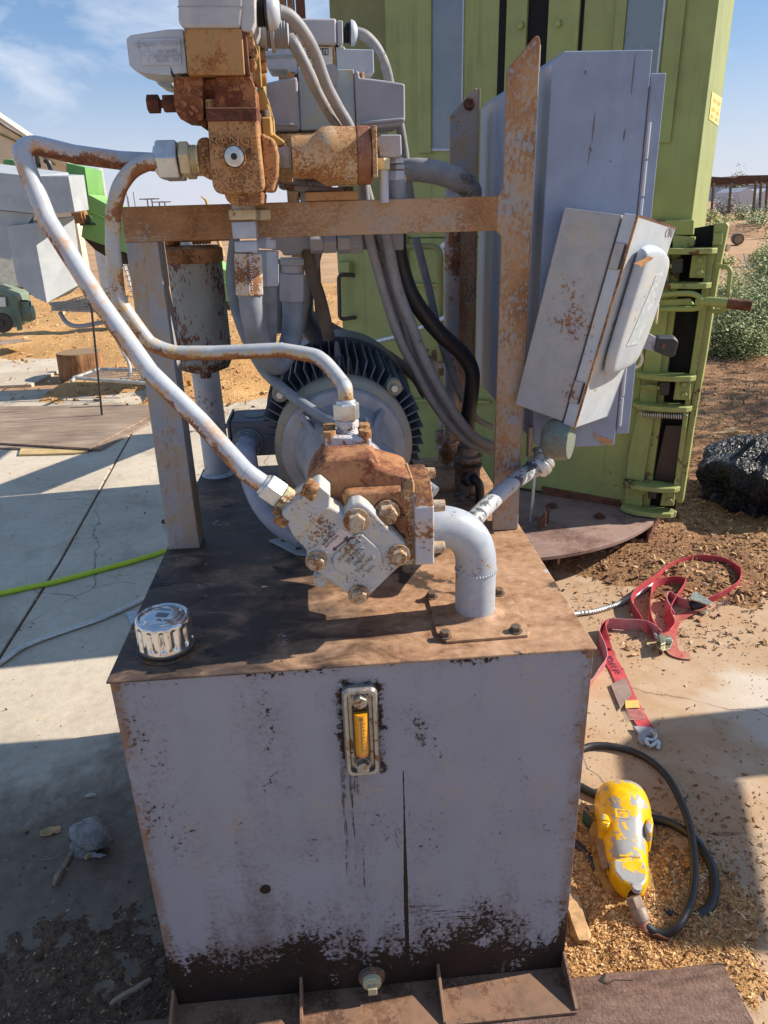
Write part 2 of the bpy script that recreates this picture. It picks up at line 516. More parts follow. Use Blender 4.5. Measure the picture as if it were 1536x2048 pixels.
    paint = m.ramp(m.noise(3.2, 6, .6), [(.3, (.235, .242, .295)), (.55, (.272, .28, .335)), (.75, (.30, .303, .35))])
    yel = m.m2('MULTIPLY', m.m2('MULTIPLY', m.step(m.noise(7, 5, .6, vec=m.sc3(1, 1, .7)), .54, .66), m.step(m.noise(1, 6, .7, vec=m.sc3(25, 1, 210, rot=(0, .3, 0))), .46, .60)), .7)
    paint = m.mix(yel, paint, (.34, .29, .22))
    dust = m.m2('MULTIPLY', m.step(m.m2('ADD', v, m.m2('MULTIPLY', m.m2('SUBTRACT', S2, .5), .22)), .50, .62), m.step(z, .5, .2, .35, .9))
    paint = m.mix(m.m2('MULTIPLY', dust, .75), paint, (.105, .085, .078))
    paint = m.mix(m.m2('MULTIPLY', m.m2('MULTIPLY', edgex, m.step(m.m2('ADD', D, m.m2('MULTIPLY', A, .4)), .55, .80)), .9), paint, (.19, .115, .08))
    smd = m.m2('MULTIPLY', m.step(m.m2('ADD', m.m2('MULTIPLY', S2, .6), m.m2('MULTIPLY', D, .4)), .47, .62), m.step(z, .42, .16, .10, .75))
    paint = m.mix(smd, paint, (.12, .10, .10))
    steel = m.ramp(m.m2('ADD', m.m2('MULTIPLY', A, .5), m.m2('MULTIPLY', D, .5)), [(.36, (.010, .006, .005)), (.52, (.018, .010, .008)), (.72, (.060, .030, .02))])
    steel = m.mix(m.m2('MULTIPLY', edgex, m.step(z, .2, .3)), steel, (.30, .16, .09))
    col = m.mix(al, paint, steel)
    m.bump(m.m2('SUBTRACT', m.m2('MULTIPLY', B, .3), al), .35, .0012)
    return m.out(col, m.m2('ADD', .55, m.m2('MULTIPLY', al, .12)), 0, .3)
m_tankface = tank_face_material()
def tank_top_material():
    m = Mt('oily_tank_top')
    x, y, z = m.xyz()
    A = m.noise(4.5, 8, .6, .5); B = m.noise(60, 9, .72); D = m.noise(14, 8, .66, 1.0, vec=m.sc3(.7, 1.3, 1))
    # dusty brown on the right and front, black oily steel on the left
    g = m.m2('ADD', m.m2('MULTIPLY', m.step(x, .10, .62), .30), m.m2('MULTIPLY', A, .6))
    g = m.m2('ADD', g, m.m2('MULTIPLY', D, .35))
    dusty = m.step(g, .46, .72)
    oil = m.ramp(D, [(.35, (.032, .022, .019)), (.52, (.080, .054, .042)), (.68, (.17, .115, .085))])
    dirt = m.ramp(m.m2('ADD', m.m2('MULTIPLY', B, .6), m.m2('MULTIPLY', D, .4)), [(.36, (.20, .10, .055)), (.5, (.38, .22, .125)), (.62, (.50, .31, .19))])
    c = m.mix(dusty, oil, dirt)
    pw = m.m2('MULTIPLY', m.step(m.m2('ADD', m.m2('MULTIPLY', B, .5), m.m2('MULTIPLY', m.noise(18, 7, .7), .5)), .585, .61), m.step(m.noise(5, 3), .5, .58))
    c = m.mix(pw, c, (.42, .43, .47))
    blk = m.step(m.m2('ADD', m.m2('MULTIPLY', m.noise(9, 4, .5, .6, vec=m.sc3(1, 1, 1, loc=(3, 1, 0))), .8), m.m2('MULTIPLY', B, .2)), .61, .63)
    c = m.mix(m.m2('MULTIPLY', blk, .85), c, (.018, .016, .018))
    m.bump(m.m2('ADD', B, D), .25, .0012)
    return m.out(c, m.step(D, .3, .7, .45, .8))
m_tanktop = tank_top_material()
m_tankside = rusty('tank_side_paint', (.32, .33, .38), .42, 5, 60, stamt=.6)
m_skirt = rusty('rusty_foot_plate', (.20, .12, .08), .55, 8, 70, stain=(.30, .16, .09), stamt=.5, rough=.65, cols=((.04, .02, .013), (.14, .07, .04), (.34, .19, .11)))

# ------------------------------------------------------------ ground
def ground_material():
    m = Mt('dry_earth')
    A = m.noise(.35, 8, .6); B = m.noise(9, 9, .7); D = m.noise(60, 6, .7)
    c = m.ramp(m.m2('ADD', m.m2('MULTIPLY', A, .55), m.m2('MULTIPLY', B, .45)), [(.35, (.26, .14, .075)), (.5, (.42, .25, .13)), (.66, (.54, .36, .20))])
    m.bump(m.m2('ADD', m.m2('MULTIPLY', B, .8), m.m2('MULTIPLY', D, .3)), .8, .03)
    return m.out(c, .9)
def concrete_material():
    m = Mt('old_concrete')
    x, y, z = m.xyz()
    A = m.noise(1.6, 9, .62, .3); B = m.noise(26, 9, .72); D = m.noise(170, 6, .6); C = m.noise(5.5, 8, .68, .5, vec=m.sc3(1, 1, 1, loc=(7, 2, 0)))
    c = m.ramp(m.m2('ADD', m.m2('MULTIPLY', A, .6), m.m2('MULTIPLY', B, .4)), [(.34, (.38, .325, .25)), (.5, (.53, .46, .36)), (.64, (.63, .56, .45))])
    # red dirt tracked over it, most of it on the side with the chips
    rd = m.m2('ADD', m.m2('MULTIPLY', C, .7), m.m2('MULTIPLY', B, .3))
    rd = m.m2('ADD', rd, m.step(x, -.9, 1.3, -.09, .075))
    rd = m.m2('ADD', rd, m.step(y, .2, 1.6, .0, .02))
    c = m.mix(m.m2('MULTIPLY', m.step(rd, .50, .66), .62), c, m.mix(m.step(B, .4, .6), (.24, .12, .06), (.36, .20, .105)))
    c = m.mix(m.m2('MULTIPLY', m.step(m.m2('ADD', x, m.m2('MULTIPLY', A, 1.2)), 1.15, 1.55), .62), c, (.43, .26, .135))
    # old oil spread round the front of the tank
    dx = m.m2('DIVIDE', m.m2('ADD', x, .15), 1.25); dy = m.m2('DIVIDE', m.m2('SUBTRACT', y, .05), .95)
    r = m.m2('SQRT', m.m2('ADD', m.m2('MULTIPLY', dx, dx), m.m2('MULTIPLY', dy, dy)))
    oil = m.step(m.m2('ADD', r, m.m2('MULTIPLY', m.m2('SUBTRACT', C, .5), 1.0)), 1.0, .55)
    c = m.mix(m.m2('MULTIPLY', oil, .88), c, m.mix(m.step(m.m2('ADD', m.m2('MULTIPLY', A, .5), m.m2('MULTIPLY', B, .5)), .40, .62), (.070, .040, .022), (.155, .098, .058)))
    pale = m.m2('MULTIPLY', m.step(m.noise(1.9, 4, .5, .2, vec=m.sc3(1, 1, 1, loc=(4.1, 8.3, 0))), .53, .62), m.step(x, 1.3, 1.7))
    c = m.mix(m.m2('MULTIPLY', pale, .7), c, (.60, .56, .49))
    spk = m.step(m.voro(120), .10, .06)
    c = m.mix(m.m2('MULTIPLY', m.m2('MULTIPLY', spk, m.step(m.noise(11, 4), .5, .62)), .8), c, (.12, .075, .05))
    wob = m.new('ShaderNodeVectorMath'); wob.operation = 'ADD'; nn = m.new('ShaderNodeTexNoise'); nn.inputs['Scale'].default_value = 7; nn.inputs['Detail'].default_value = 6
    sc_ = m.new('ShaderNodeVectorMath'); sc_.operation = 'SCALE'; sc_.inputs['Scale'].default_value = .10; m.put(nn.inputs['Vector'], m.P); m.put(sc_.inputs[0], nn.outputs['Color']); m.put(wob.inputs[0], m.P); m.put(wob.inputs[1], sc_.outputs[0])
    crack = m.step(m.voro(.8, vec=wob.outputs[0], feature='DISTANCE_TO_EDGE'), .0030, .0008)
    c = m.mix(m.m2('MULTIPLY', m.m2('MULTIPLY', crack, m.step(m.noise(1.3, 3, vec=m.sc3(1, 1, 1, loc=(1, 5, 0))), .46, .54)), .7), c, (.12, .085, .06))
    blot = m.step(m.noise(2.6, 7, .6, .8, vec=m.sc3(1, 1, 1, loc=(9, 4, 0))), .56, .68)
    c = m.mix(m.m2('MULTIPLY', blot, .35), c, (.22, .17, .12))
    m.bump(m.m2('ADD', m.m2('MULTIPLY', B, .5), m.m2('MULTIPLY', D, .5)), .45, .005)
    return m.out(c, m.m2('SUBTRACT', .86, m.m2('MULTIPLY', oil, .25)))
m_ground = ground_material(); m_conc = concrete_material()

def fast_mesh(name, verts, faces, mat, smooth=False, parent=None):
    me = bpy.data.meshes.new(name)
    me.from_pydata(verts, [], faces)
    me.materials.append(mat)
    if smooth:
        for p in me.polygons: p.use_smooth = True
    o = bpy.data.objects.new(name, me)
    sc.collection.objects.link(o)
    if parent is not None:
        o.parent = parent
        o.location = -WORLD[parent.name]
    WORLD[o.name] = V()
    return o
g = fast_mesh('ground', [(-900, -60, -.03), (900, -60, -.03), (900, 1500, -.03), (-900, 1500, -.03)], [(0, 1, 2, 3)], m_ground)
g['kind'] = 'structure'
def slab(pts, name='concrete_slab'):
    b = MB(); b.ext([(x, y, -.12) for x, y in pts], (0, 0, .12))
    o = b.build(name, m_conc, bevel=.006, kind='structure')
    return o
slab([(-7, -3), (-.688, -3), (-.95, 2.2), (-1.14, 4.45), (-1.3, 6.1), (-7, 6.1)])
slab([(-.675, -3), (3.6, -3), (3.5, 2.2), (1.2, 3.5), (1.1, 6.1), (-1.287, 6.1), (-1.127, 4.45), (-.938, 2.2)])
slab([(-8, 6.35), (-2.55, 6.35), (-2.4, 8.9), (-8, 9.4)])

# wood chips: a low uneven bed, then loose chips on it
def chip_material(name, cols):
    m = Mt(name)
    i = m.isl()
    c = m.ramp(i, cols)
    return m.out(c, .8)
CH = [(0, (.30, .14, .05)), (.35, (.52, .28, .10)), (.7, (.68, .42, .17)), (1, (.82, .60, .32))]
CHD = [(0, (.12, .055, .03)), (.4, (.30, .15, .065)), (.75, (.50, .29, .13)), (1, (.66, .48, .28))]
m_chip = chip_material('wood_chip', CH); m_chipd = chip_material('dark_wood_chip', CHD)
def bed_material(name, a, b_, c_):
    m = Mt(name)
    A = m.noise(2.5, 7, .6); B = m.noise(45, 9, .75, 1.0); D = m.voro(90)
    c = m.ramp(m.m2('ADD', m.m2('MULTIPLY', A, .35), m.m2('MULTIPLY', B, .65)), [(.36, a), (.5, b_), (.62, c_)])
    m.bump(m.m2('ADD', B, m.m2('MULTIPLY', D, .5)), .9, .012)
    return m.out(c, .9)
m_bed = bed_material('sawdust_bed', (.28, .13, .05), (.54, .30, .11), (.68, .43, .18))
m_bedd = bed_material('dark_chip_bed', (.11, .05, .024), (.27, .135, .06), (.44, .26, .12))
def fbm(x, y, s=1.0, seed=0.0):
    return mnoise.fractal(V((x * s + seed, y * s - seed, seed)), 1.0, 2.0, 4)
def bed(name, x0, x1, y0, y1, res, hf, mat, lab=None):
    nx, ny = int((x1 - x0) / res), int((y1 - y0) / res)
    vs, idx, fs = [], {}, []
    H = [[hf(x0 + i * res, y0 + j * res) for i in range(nx + 1)] for j in range(ny + 1)]
    for j in range(ny):
        for i in range(nx):
            if max(H[j][i], H[j][i + 1], H[j + 1][i], H[j + 1][i + 1]) < -.004: continue
            q = []
            for a, b in ((i, j), (i + 1, j), (i + 1, j + 1), (i, j + 1)):
                if (a, b) not in idx:
                    idx[(a, b)] = len(vs); vs.append((x0 + a * res, y0 + b * res, max(H[b][a], -.02)))
                q.append(idx[(a, b)])
            fs.append(q)
    o = fast_mesh(name, vs, fs, mat, True)
    o['kind'] = 'stuff'
    if lab: o['label'] = lab
    return o
def scatter(name, n, rnd, hf, smin, smax, mat, lab=None, flat=.5):
    vs, fs = [], []
    for _ in range(n):
        x, y, k = rnd()
        h = hf(x, y)
        if h < -.004: 
            if random.random() > k: continue
            h = 0
        l = random.uniform(smin, smax) * random.choice((.5, .7, 1, 1, 1.5)); wd = l * random.uniform(.2, .55); t = wd * .35
        a = random.uniform(0, math.pi * 2); tl = random.gauss(0, flat)
        M = Matrix.Rotation(a, 3, 'Z') @ Matrix.Rotation(tl, 3, 'Y') @ Matrix.Rotation(random.gauss(0, flat), 3, 'X')
        c = V((x, y, h + abs(math.sin(tl)) * l * .25 + t * .5))
        i0 = len(vs)
        for p in ((-l, -wd, -t), (l * .8, -wd * .9, -t), (l, wd * .6, -t * .2), (-l * .7, wd, 0), (-l * .2, 0, t), (l * .5, wd * .1, t)):
            vs.append(tuple(c + M @ (V(p) * .5)))
        fs += [(i0, i0 + 1, i0 + 5, i0 + 4), (i0 + 1, i0 + 2, i0 + 5), (i0 + 2, i0 + 3, i0 + 4, i0 + 5), (i0 + 3, i0, i0 + 4)]
    o = fast_mesh(name, vs, fs, mat)
    o['kind'] = 'stuff'
    if lab: o['label'] = lab
    return o
# left: sawdust drift behind the boards
def h_left(x, y):
    e = min((y - 5.35 - .25 * math.sin(x * 1.7)) * .35, (14.5 - y) * .4, .30)
    if x < -2.2: e = min(e, (y - 7.6 - (x + 2.2) * -.15) * .25 + .0)
    if x < -1.15 and y < 5.6: e = min(e, (x + 3.1) * .3)
    if x < -1.2: e = min(e, .02 + max(0, y - 7.3) * .10)
    return e * .8 + .04 * fbm(x, y, .9, 3) + .018 * fbm(x, y, 5, 1) - .01
bed('sawdust_drift', -9, 2.6, 4.9, 15, .085, h_left, m_bed, 'orange sawdust drift behind the plywood sheet')
def r_left():
    y = 4.8 + 9 * random.random() ** 1.8
    return random.uniform(-.62 * (y + 2), .22 * (y + 1)), y, .35
scatter('wood_chips', 9000, r_left, h_left, .015, .05, m_chip, 'loose chips over the sawdust drift')
# right: darker chips in front of and beside the press, out to the bushes
def h_right(x, y):
    e = (y - 1.66 + .18 * math.sin(x * 4.1) - .35 * max(0, 1.25 - x)) * .16
    e = min(e, .035)
    return e + .028 * fbm(x, y, 1.6, 9) + .012 * fbm(x, y, 9, 4)
bed('wood_chip_bed', .78, 5.8, 1.0, 6.4, .03, h_right, m_bedd, 'dark wood chips on the earth beside the green press')
def r_right():
    y = 1.15 + 4.6 * random.random() ** 1.5
    return random.uniform(.9, 1.9 + .75 * y), y, .16
scatter('wood_chips', 32000, r_right, h_right, .005, .028, m_chipd, 'loose chips on the dark bed right of the tank')
# heap by the pedal, between the tank and the timber
def h_ped(x, y):
    cx, cy = (x - .93) / .30, (y - .17) / .27
    e = .024 * (1 - cx * cx - cy * cy)
    if x < .79: e = min(e, .02)
    return e + .010 * fbm(x, y, 8, 2) + .006 * fbm(x, y, 30, 5)
bed('sawdust_heap', .74, 1.35, -.3, .55, .008, h_ped, m_bed, 'orange sawdust heap round the yellow pedal')
def r_ped():
    return random.gauss(.95, .13), random.gauss(.16, .15), .12
scatter('wood_chips', 30000, r_ped, h_ped, .002, .009, m_chip, 'fine wood chips around the yellow pedal')
def r_ped2():
    return random.gauss(1.15, .14), random.gauss(.25, .17), .4
scatter('wood_chips', 6000, r_ped2, h_ped, .002, .014, m_chipd, 'scattered chips right of the yellow pedal')
# grit and crumbs in the oily shade front left, and a sparse litter elsewhere
def h_grit(x, y):
    e = .018 * (1 - ((x + .22) / .50) ** 2 - ((y + .10) / .40) ** 2)
    return e + .010 * fbm(x, y, 5, 6) + .008 * fbm(x, y, 28, 3) - .004
m_grit = bed_material('oily_grit_bed', (.050, .028, .017), (.13, .072, .042), (.26, .155, .09))
bed('oily_grit', -.75, .06, -.5, .45, .006, h_grit, m_grit, 'dark oily grit on the slab at the left front of the tank')
m_crumb = chip_material('grit_crumb', [(0, (.05, .028, .017)), (.55, (.14, .075, .042)), (.85, (.30, .18, .09)), (1, (.55, .42, .25))])
scatter('grit_crumbs', 22000, lambda: (random.uniform(-.8, .02), random.gauss(-.02, .26), .14), h_grit, .0015, .008, m_crumb, 'crumbs of grit at the left front of the tank')
flat0 = lambda x, y: -.01
_cl = [(random.uniform(.85, 2.2), random.uniform(0, 1.8), random.uniform(.03, .25)) for _ in range(45)]
def r_lit():
    if random.random() < .25: return random.uniform(.8, 2.4), random.uniform(-.1, 1.9), 1
    q = random.choice(_cl); return random.gauss(q[0], q[2]), random.gauss(q[1], q[2]), 1
scatter('litter', 4200, r_lit, flat0, .0015, .012, m_chipd, 'small bits of bark strewn over the right slab')
scatter('litter', 900, lambda: (random.uniform(-1.9, -.02), random.uniform(.3, 4.6), 1), flat0, .002, .016, m_chipd, 'small bits of bark strewn over the left slab')
# dirt packed in the slab joint
b = MB(); b.ribbon([(-.6815, -3, -.008), (-.944, 2.2, -.008), (-1.1335, 4.45, -.008), (-1.29, 6.1, -.008)], (.03, 0, 0), .004)
b.build('joint_dirt', m_grit, kind='structure')
# ============================================================ THE POWER UNIT
T = .83
U = empty('hydraulic_power_unit', (.375, .49, .10), 'weathered grey hydraulic power unit with oil tank, motor and rusty pump in the foreground', 'hydraulic unit')
# ---- tank
b = MB(); b.box((.003, .002, .092), (.747, .97, T - .004))
tank = b.build('tank', [m_tankside], U, bevel=.003)
b = MB(); b.box((.002, -.0015, .094), (.748, .004, T - .005))
b.build('front_panel', m_tankface, tank, bevel=.0012)
b = MB(); b.box((-.002, -.006, T - .0045), (.752, .978, T))
b.build('top_plate', m_tanktop, tank, bevel=.0022, seg=3)
b = MB(); b.box((-.002, -.088, .088), (.748, .0, .0945))
b.ext([(-.002, -.004, .0946), (-.002, -.0855, .0946), (-.002, -.088, .088), (-.002, -.0, .088)], (.75, 0, 0))
b.build('foot_plate', m_skirt, tank, bevel=.001)
for x in (.0, .2375, .4985, .744):
    b = MB(); b.ext([(x, .0, .094), (x, -.086, .094), (x, -.0855, .100), (x, -.002, .140)], (.0055, 0, 0))
    b.build('gusset', m_skirt, tank, bevel=.0008)
# drain plug
dp = at(743, 1948, Y=0)
b = MB(); b.cyl((dp.x, -.002, dp.z), (dp.x, -.012, dp.z), .027, .024, 28)
drain = b.build('drain_plug', m_boltdark, tank, bevel=.002)
b = MB(); b.cyl((dp.x, -.012, dp.z), (dp.x, -.022, dp.z), .0185, .0175, 24)
b.cyl((dp.x, -.022, dp.z), (dp.x, -.025, dp.z), .0145, .0135, 24)
b.box((dp.x - .0085, -.036, dp.z - .0085), (dp.x + .0085, -.024, dp.z + .0085))
b.build('plug_head', m_brass, drain, bevel=.001)
# cover plate at the suction pipe
q = [(.514, .040), (.657, .043), (.654, .196), (.508, .192)]
b = MB(); b.ext([(x, y, T + .0006) for x, y in ((.520, .033), (.652, .036), (.658, .046), (.655, .19), (.650, .196), (.510, .192), (.508, .062))], (0, 0, .005))
cp = b.build('cover_plate', m_tanktop, tank, bevel=.001)
for px, py in ((890, 1272), (1031, 1262), (863, 1194), (997, 1187)):
    p = at(px, py, Z=T + .006)
    b = MB(); b.cyl(p, p + V((0, 0, .0018)), .0115, n=20)
    b.hexp(p + V((0, 0, .0016)), p + V((0, 0, .010)), .0088, .3)
    b.build('bolt', m_boltdark, cp, bevel=.0008)
# ---- level gauge
gc = at(722, 1455, Y=0)
def rrect(cx, cz, w_, h_, r, y, n=6):
    out = []
    for sx, sz, a0 in ((1, 1, 0), (-1, 1, 90), (-1, -1, 180), (1, -1, 270)):
        for k in range(n + 1):
            a = R_(a0 + 90 * k / n)
            out.append(V((cx + sx * (w_ / 2 - r) + math.cos(a) * r, y, cz + sz * (h_ / 2 - r) + math.sin(a) * r)))
    return out
m_gauge = rusty('gauge_metal', (.40, .38, .35), .3, 30, 160, stain=(.22, .17, .12), stamt=.6, rough=.35, metal=.6)
b = MB()
gw, gh = .056, .170
b.loft([rrect(gc.x, gc.z, gw, gh, .012, -.0012), rrect(gc.x, gc.z, gw, gh, .012, -.012), rrect(gc.x, gc.z, gw - .006, gh - .006, .010, -.0165),
        rrect(gc.x, gc.z, gw - .016, gh - .016, .008, -.0165), rrect(gc.x, gc.z, gw - .020, gh - .020, .007, -.0075)], cap=True)
gauge = b.build('level_gauge', m_gauge, U, bevel=0)
b = MB(); b.loft([rrect(gc.x, gc.z, .0265, .098, .004, -.008), rrect(gc.x, gc.z, .0265, .098, .004, -.0125)])
m_dk = plain('gauge_slot', (.03, .022, .016), .4)
b.build('tube_slot', m_dk, gauge)
m_amber = Mt('amber_oil')
xx, yy, zz = m_amber.xyz()
nz = m_amber.noise(60, 4)
amc = m_amber.mix(m_amber.step(zz, gc.z - .03, gc.z - .045), m_amber.mix(nz, (.75, .34, .015), (.62, .26, .01)), (.33, .05, .01))
m_amber.put(m_amber.p.inputs['Coat Weight'], .8)
m_amber = m_amber.out(amc, .15)
b = MB(); b.cyl((gc.x, -.0135, gc.z - .041), (gc.x, -.0135, gc.z + .041), .0112, n=24)
tb = b.build('sight_tube', m_amber, gauge)
b = MB()
for k in range(9): b.box((gc.x + .0005, -.0252, gc.z - .026 + k * .0065), (gc.x + (.005 if k % 2 else .007), -.0240, gc.z - .0252 + k * .0065))
b.box((gc.x - .0012, -.0252, gc.z - .03), (gc.x + .0002, -.0240, gc.z + .03))
b.box((gc.x - .003, -.0252, gc.z + .032), (gc.x + .003, -.0240, gc.z + .038))
b.build('scale_marks', plain('scale_print', (.30, .16, .03), .5), gauge)
for s in (1, -1):
    p = V((gc.x, -.0075, gc.z + s * .064))
    b = MB(); b.cyl(p, p + V((0, -.006, 0)), .0135, n=24); b.hexp(p + V((0, -.006, 0)), p + V((0, -.016, 0)), .0115, .5)
    b.build('bolt', m_gauge, gauge, bevel=.0006)
# ---- filler cap
cc = V((.0745, .0755, T))
m_chrome = Mt('dull_chrome')
ns = m_chrome.noise(30, 7, .7); nf = m_chrome.noise(110, 6, .75)
msk = m_chrome.step(m_chrome.m2('ADD', m_chrome.m2('MULTIPLY', ns, .5), m_chrome.m2('MULTIPLY', nf, .5)), .56, .64)
m_chrome = m_chrome.out(m_chrome.mix(msk, (.66, .66, .66), (.30, .22, .16)), m_chrome.m2('ADD', m_chrome.m2('MULTIPLY', msk, .4), .13), .92)
def flute(t, r, h):
    if .012 < h < .047 and r > .03:
        k = (0.5 + .5 * math.cos(t * 14)) ** 3
        return r - k * .0042 * min(1, (h - .010) / .008, (.050 - h) / .006)
    return r
b = MB(); b.lathe(cc + V((0, 0, .007)), (0, 0, 1), [(.001, 0), (.040, 0), (.0445, .001), (.0455, .004), (.0448, .008), (.0442, .012), (.0442, .014), (.0442, .018), (.0440, .028), (.0438, .038), (.0436, .042), (.0434, .046), (.0432, .049), (.0415, .053), (.038, .0555), (.0365, .0552), (.0355, .0530), (.034, .0528), (.0325, .0545), (.022, .0555), (.001, .0556)], 112, flute)
cap = b.build('filler_cap', m_chrome, U, ang=60)
b = MB(); b.cyl(cc + V((0, 0, .0006)), cc + V((0, 0, .0035)), .0485, n=48)
b.cyl(cc + V((0, 0, .0035)), cc + V((0, 0, .0075)), .039, n=48)
b.build('cap_flange', m_boltdark, cap, bevel=.0006)
CU = V((.97, -.25, 0)); CV = V((.25, .97, 0))
m_grid = plain('cap_print', (.30, .30, .32), .4, .8)
text('CAUTION', 'cap_lettering', cc + V((-.008, .019, .0634)), CU, CV, .0085, m_grid, cap, .0003)
text('FILTER', 'cap_lettering', cc + V((.006, -.018, .0634)), CU, CV, .008, m_grid, cap, .0003)
b = MB()
for i in range(7):
    for j in range(4):
        p = cc + CU * (i - 3) * .0028 + CV * (j - 1.5) * .003 + V((0, 0, .0632)); b.box(p - V((.001, .001, 0)), p + V((.001, .001, .0006)))
b.build('cap_emblem', m_grid, cap)
# ---- suction pipe
YS = .118
sx = .582
b = MB()
path = fillet_path([(sx, YS, T + .001), (sx, YS, 1.000), (.415, YS, 1.000)], .076, 16)
b.tube(path, .0335, 32)
suct = b.build('suction_pipe', rusty('suction_pipe_paint', (.37, .42, .49), .20, 22, 170, stain=(.36, .32, .26), stamt=.5, rough=.5, zrust=-.02, bump=.5), U, ang=60)
b = MB()
for i in range(40):
    a = 2 * math.pi * i / 40
    b.sphere(V((sx + math.cos(a) * .0336, YS + math.sin(a) * .0336, T + .088 + math.sin(a * 2) * .001)), .0021, n=6)
b.build('weld_bead', m_pipe_clean, suct)
b = MB(); b.lathe((sx, YS, T + .0055), (0, 0, 1), [(.052, 0), (.045, .0016), (.037, .004), (.0345, .008), (.030, .008)], 40)
b.build('pipe_collar', m_tanktop, suct, ang=60)

# ---- frame
def post(poly, y, th, flange=None, name='frame_post', mat=m_frame, lab=None):
    b = MB(); b.ext([(x, y, z) for x, z in poly], (0, th, 0))
    if flange:
        x0, x1, z0, z1 = flange
        b.ext([(x0, y + th - .0004, z0), (x1, y + th - .0004, z0), (x1, y + th - .0004, z1), (x0, y + th - .0004, z1)], (0, .055, 0))
    return b.build(name, mat, U, bevel=.0016, label=lab)
YF = .455
zb, zt = 1.431, 1.489
# left post of the front frame with its beam and the tall right post, cut from one plate thickness
post([(.004, T + .001), (.066, T + .001), (.066, zb), (.010, zb), (.010, zt)][:5] and [(.004, T + .001), (.068, T + .001), (.068, zb), (.012, zb)], YF, .006, (.0635, .068, T + .001, zb), mat=m_frameg, lab='left post of the front frame, rusty grey channel')
post([(.012, zb), (.688, zb), (.688, zt), (.012, zt)], YF, .0062, None, 'frame_beam', m_beam)
rp = [(.6865, T + .001), (.742, T + .001), (.742, 1.726), (.7385, 1.733), (.733, 1.733), (.6865, 1.684), (.6865, zt + .012), (.678, zt), (.676, zb), (.6865, zb - .01)]
post(rp, YF - .0006, .0066, (.7375, .742, T + .001, 1.725), lab='tall right post of the front frame, orange rust above')
b = MB(); b.box((.70, YF + .004, zt + .0), (.7015, YF + .008, zt + .01)); b.b.free()
b = MB(); b.box((.740, YF + .008, 1.02), (.7455, YF + .03, 1.722)); b.build('frame_strip', m_pipe_clean, U, bevel=.001)
# rear frame
YB = .93
post([(.012, zb), (.69, zb), (.69, zt - .002), (.012, zt - .002)], YB, .006, None, 'frame_beam')
rr = [(.668, T + .001), (.733, T + .001), (.733, 1.715), (.729, 1.722), (.724, 1.722), (.668, 1.668)]
post(rr, YB, .006, (.7285, .733, T + .001, 1.715), lab='rear right post, shorter in view, with a bolt at its sloping top')
b = MB(); b.box((.733, YB + .0, 1.0), (.738, YB + .035, 1.722)); b.build('frame_strip', m_frame, U, bevel=.001)
p = V((.712, YB, 1.690)); b = MB(); b.cyl(p, p + V((0, -.003, 0)), .013); b.hexp(p + V((0, -.003, 0)), p + V((0, -.016, 0)), .011); b.build('bolt', m_rustdark, U, bevel=.0006)
# return filter on the left with its standpipe
m_can = rusty('filter_can_paint', (.27, .29, .28), .54, 7, 150, soft=.03, stain=(.34, .33, .26), stamt=.5, rough=.5, cols=((.05, .018, .013), (.12, .035, .018), (.26, .09, .05)), vec=(1, 1, .45))
fx, fy = .078, .66
f0 = at(392, 520, Y=fy); f1 = at(398, 728, Y=fy)
fr = (at(452, 600, Y=fy).x - at(334, 600, Y=fy).x) / 2
fx = (at(452, 600, Y=fy).x + at(334, 600, Y=fy).x) / 2
b = MB(); b.lathe((fx, fy, f1.z), (0, 0, 1), [(.001, -.030), (.012, -.030), (.012, -.018), (.03, -.016), (.052, -.008), (fr * .97, .006), (fr * 1.03, .008), (fr * 1.03, .016), (fr, .018), (fr, f0.z - f1.z), (.001, f0.z - f1.z)], 40)
can = b.build('oil_filter', m_can, U, ang=50)
b = MB(); b.lathe((fx, fy, f0.z - .004), (0, 0, 1), [(.001, 0), (fr * 1.04, 0), (fr * 1.06, .004), (fr * 1.06, .026), (fr * .9, .032), (.001, .032)], 40)
b.build('filter_head', m_rust, can, ang=40, bevel=.001)
b = MB(); b.tube(fillet_path([(fx - .045, fy, f0.z + .03), (fx - .04, fy - .02, f0.z + .062), (fx + .035, fy - .03, f0.z + .062), (fx + .1, fy - .03, f0.z + .062)], .03), .026, 20)
for k in range(6): b.cyl((fx + .012 + k * .006, fy - .03, f0.z + .062), (fx + .0155 + k * .006, fy - .03, f0.z + .062), .031)
b.build('filter_elbow', m_rust, can, ang=50)
sp0 = at(437, 948, Z=T); 
b = MB(); b.tube([(sp0.x, sp0.y, T + .001), (sp0.x - .004, sp0.y, 1.46)], .0345, 28)
b.lathe((sp0.x, sp0.y, T + .001), (0, 0, 1), [(.044, 0), (.041, .004), (.036, .007), (.033, .008)], 28)
b.build('standpipe', rusty('standpipe_paint', (.42, .45, .52), .30, 9, 110, stamt=.2, cols=((.02, .018, .018), (.05, .04, .036), (.12, .1, .09))), U, ang=50)
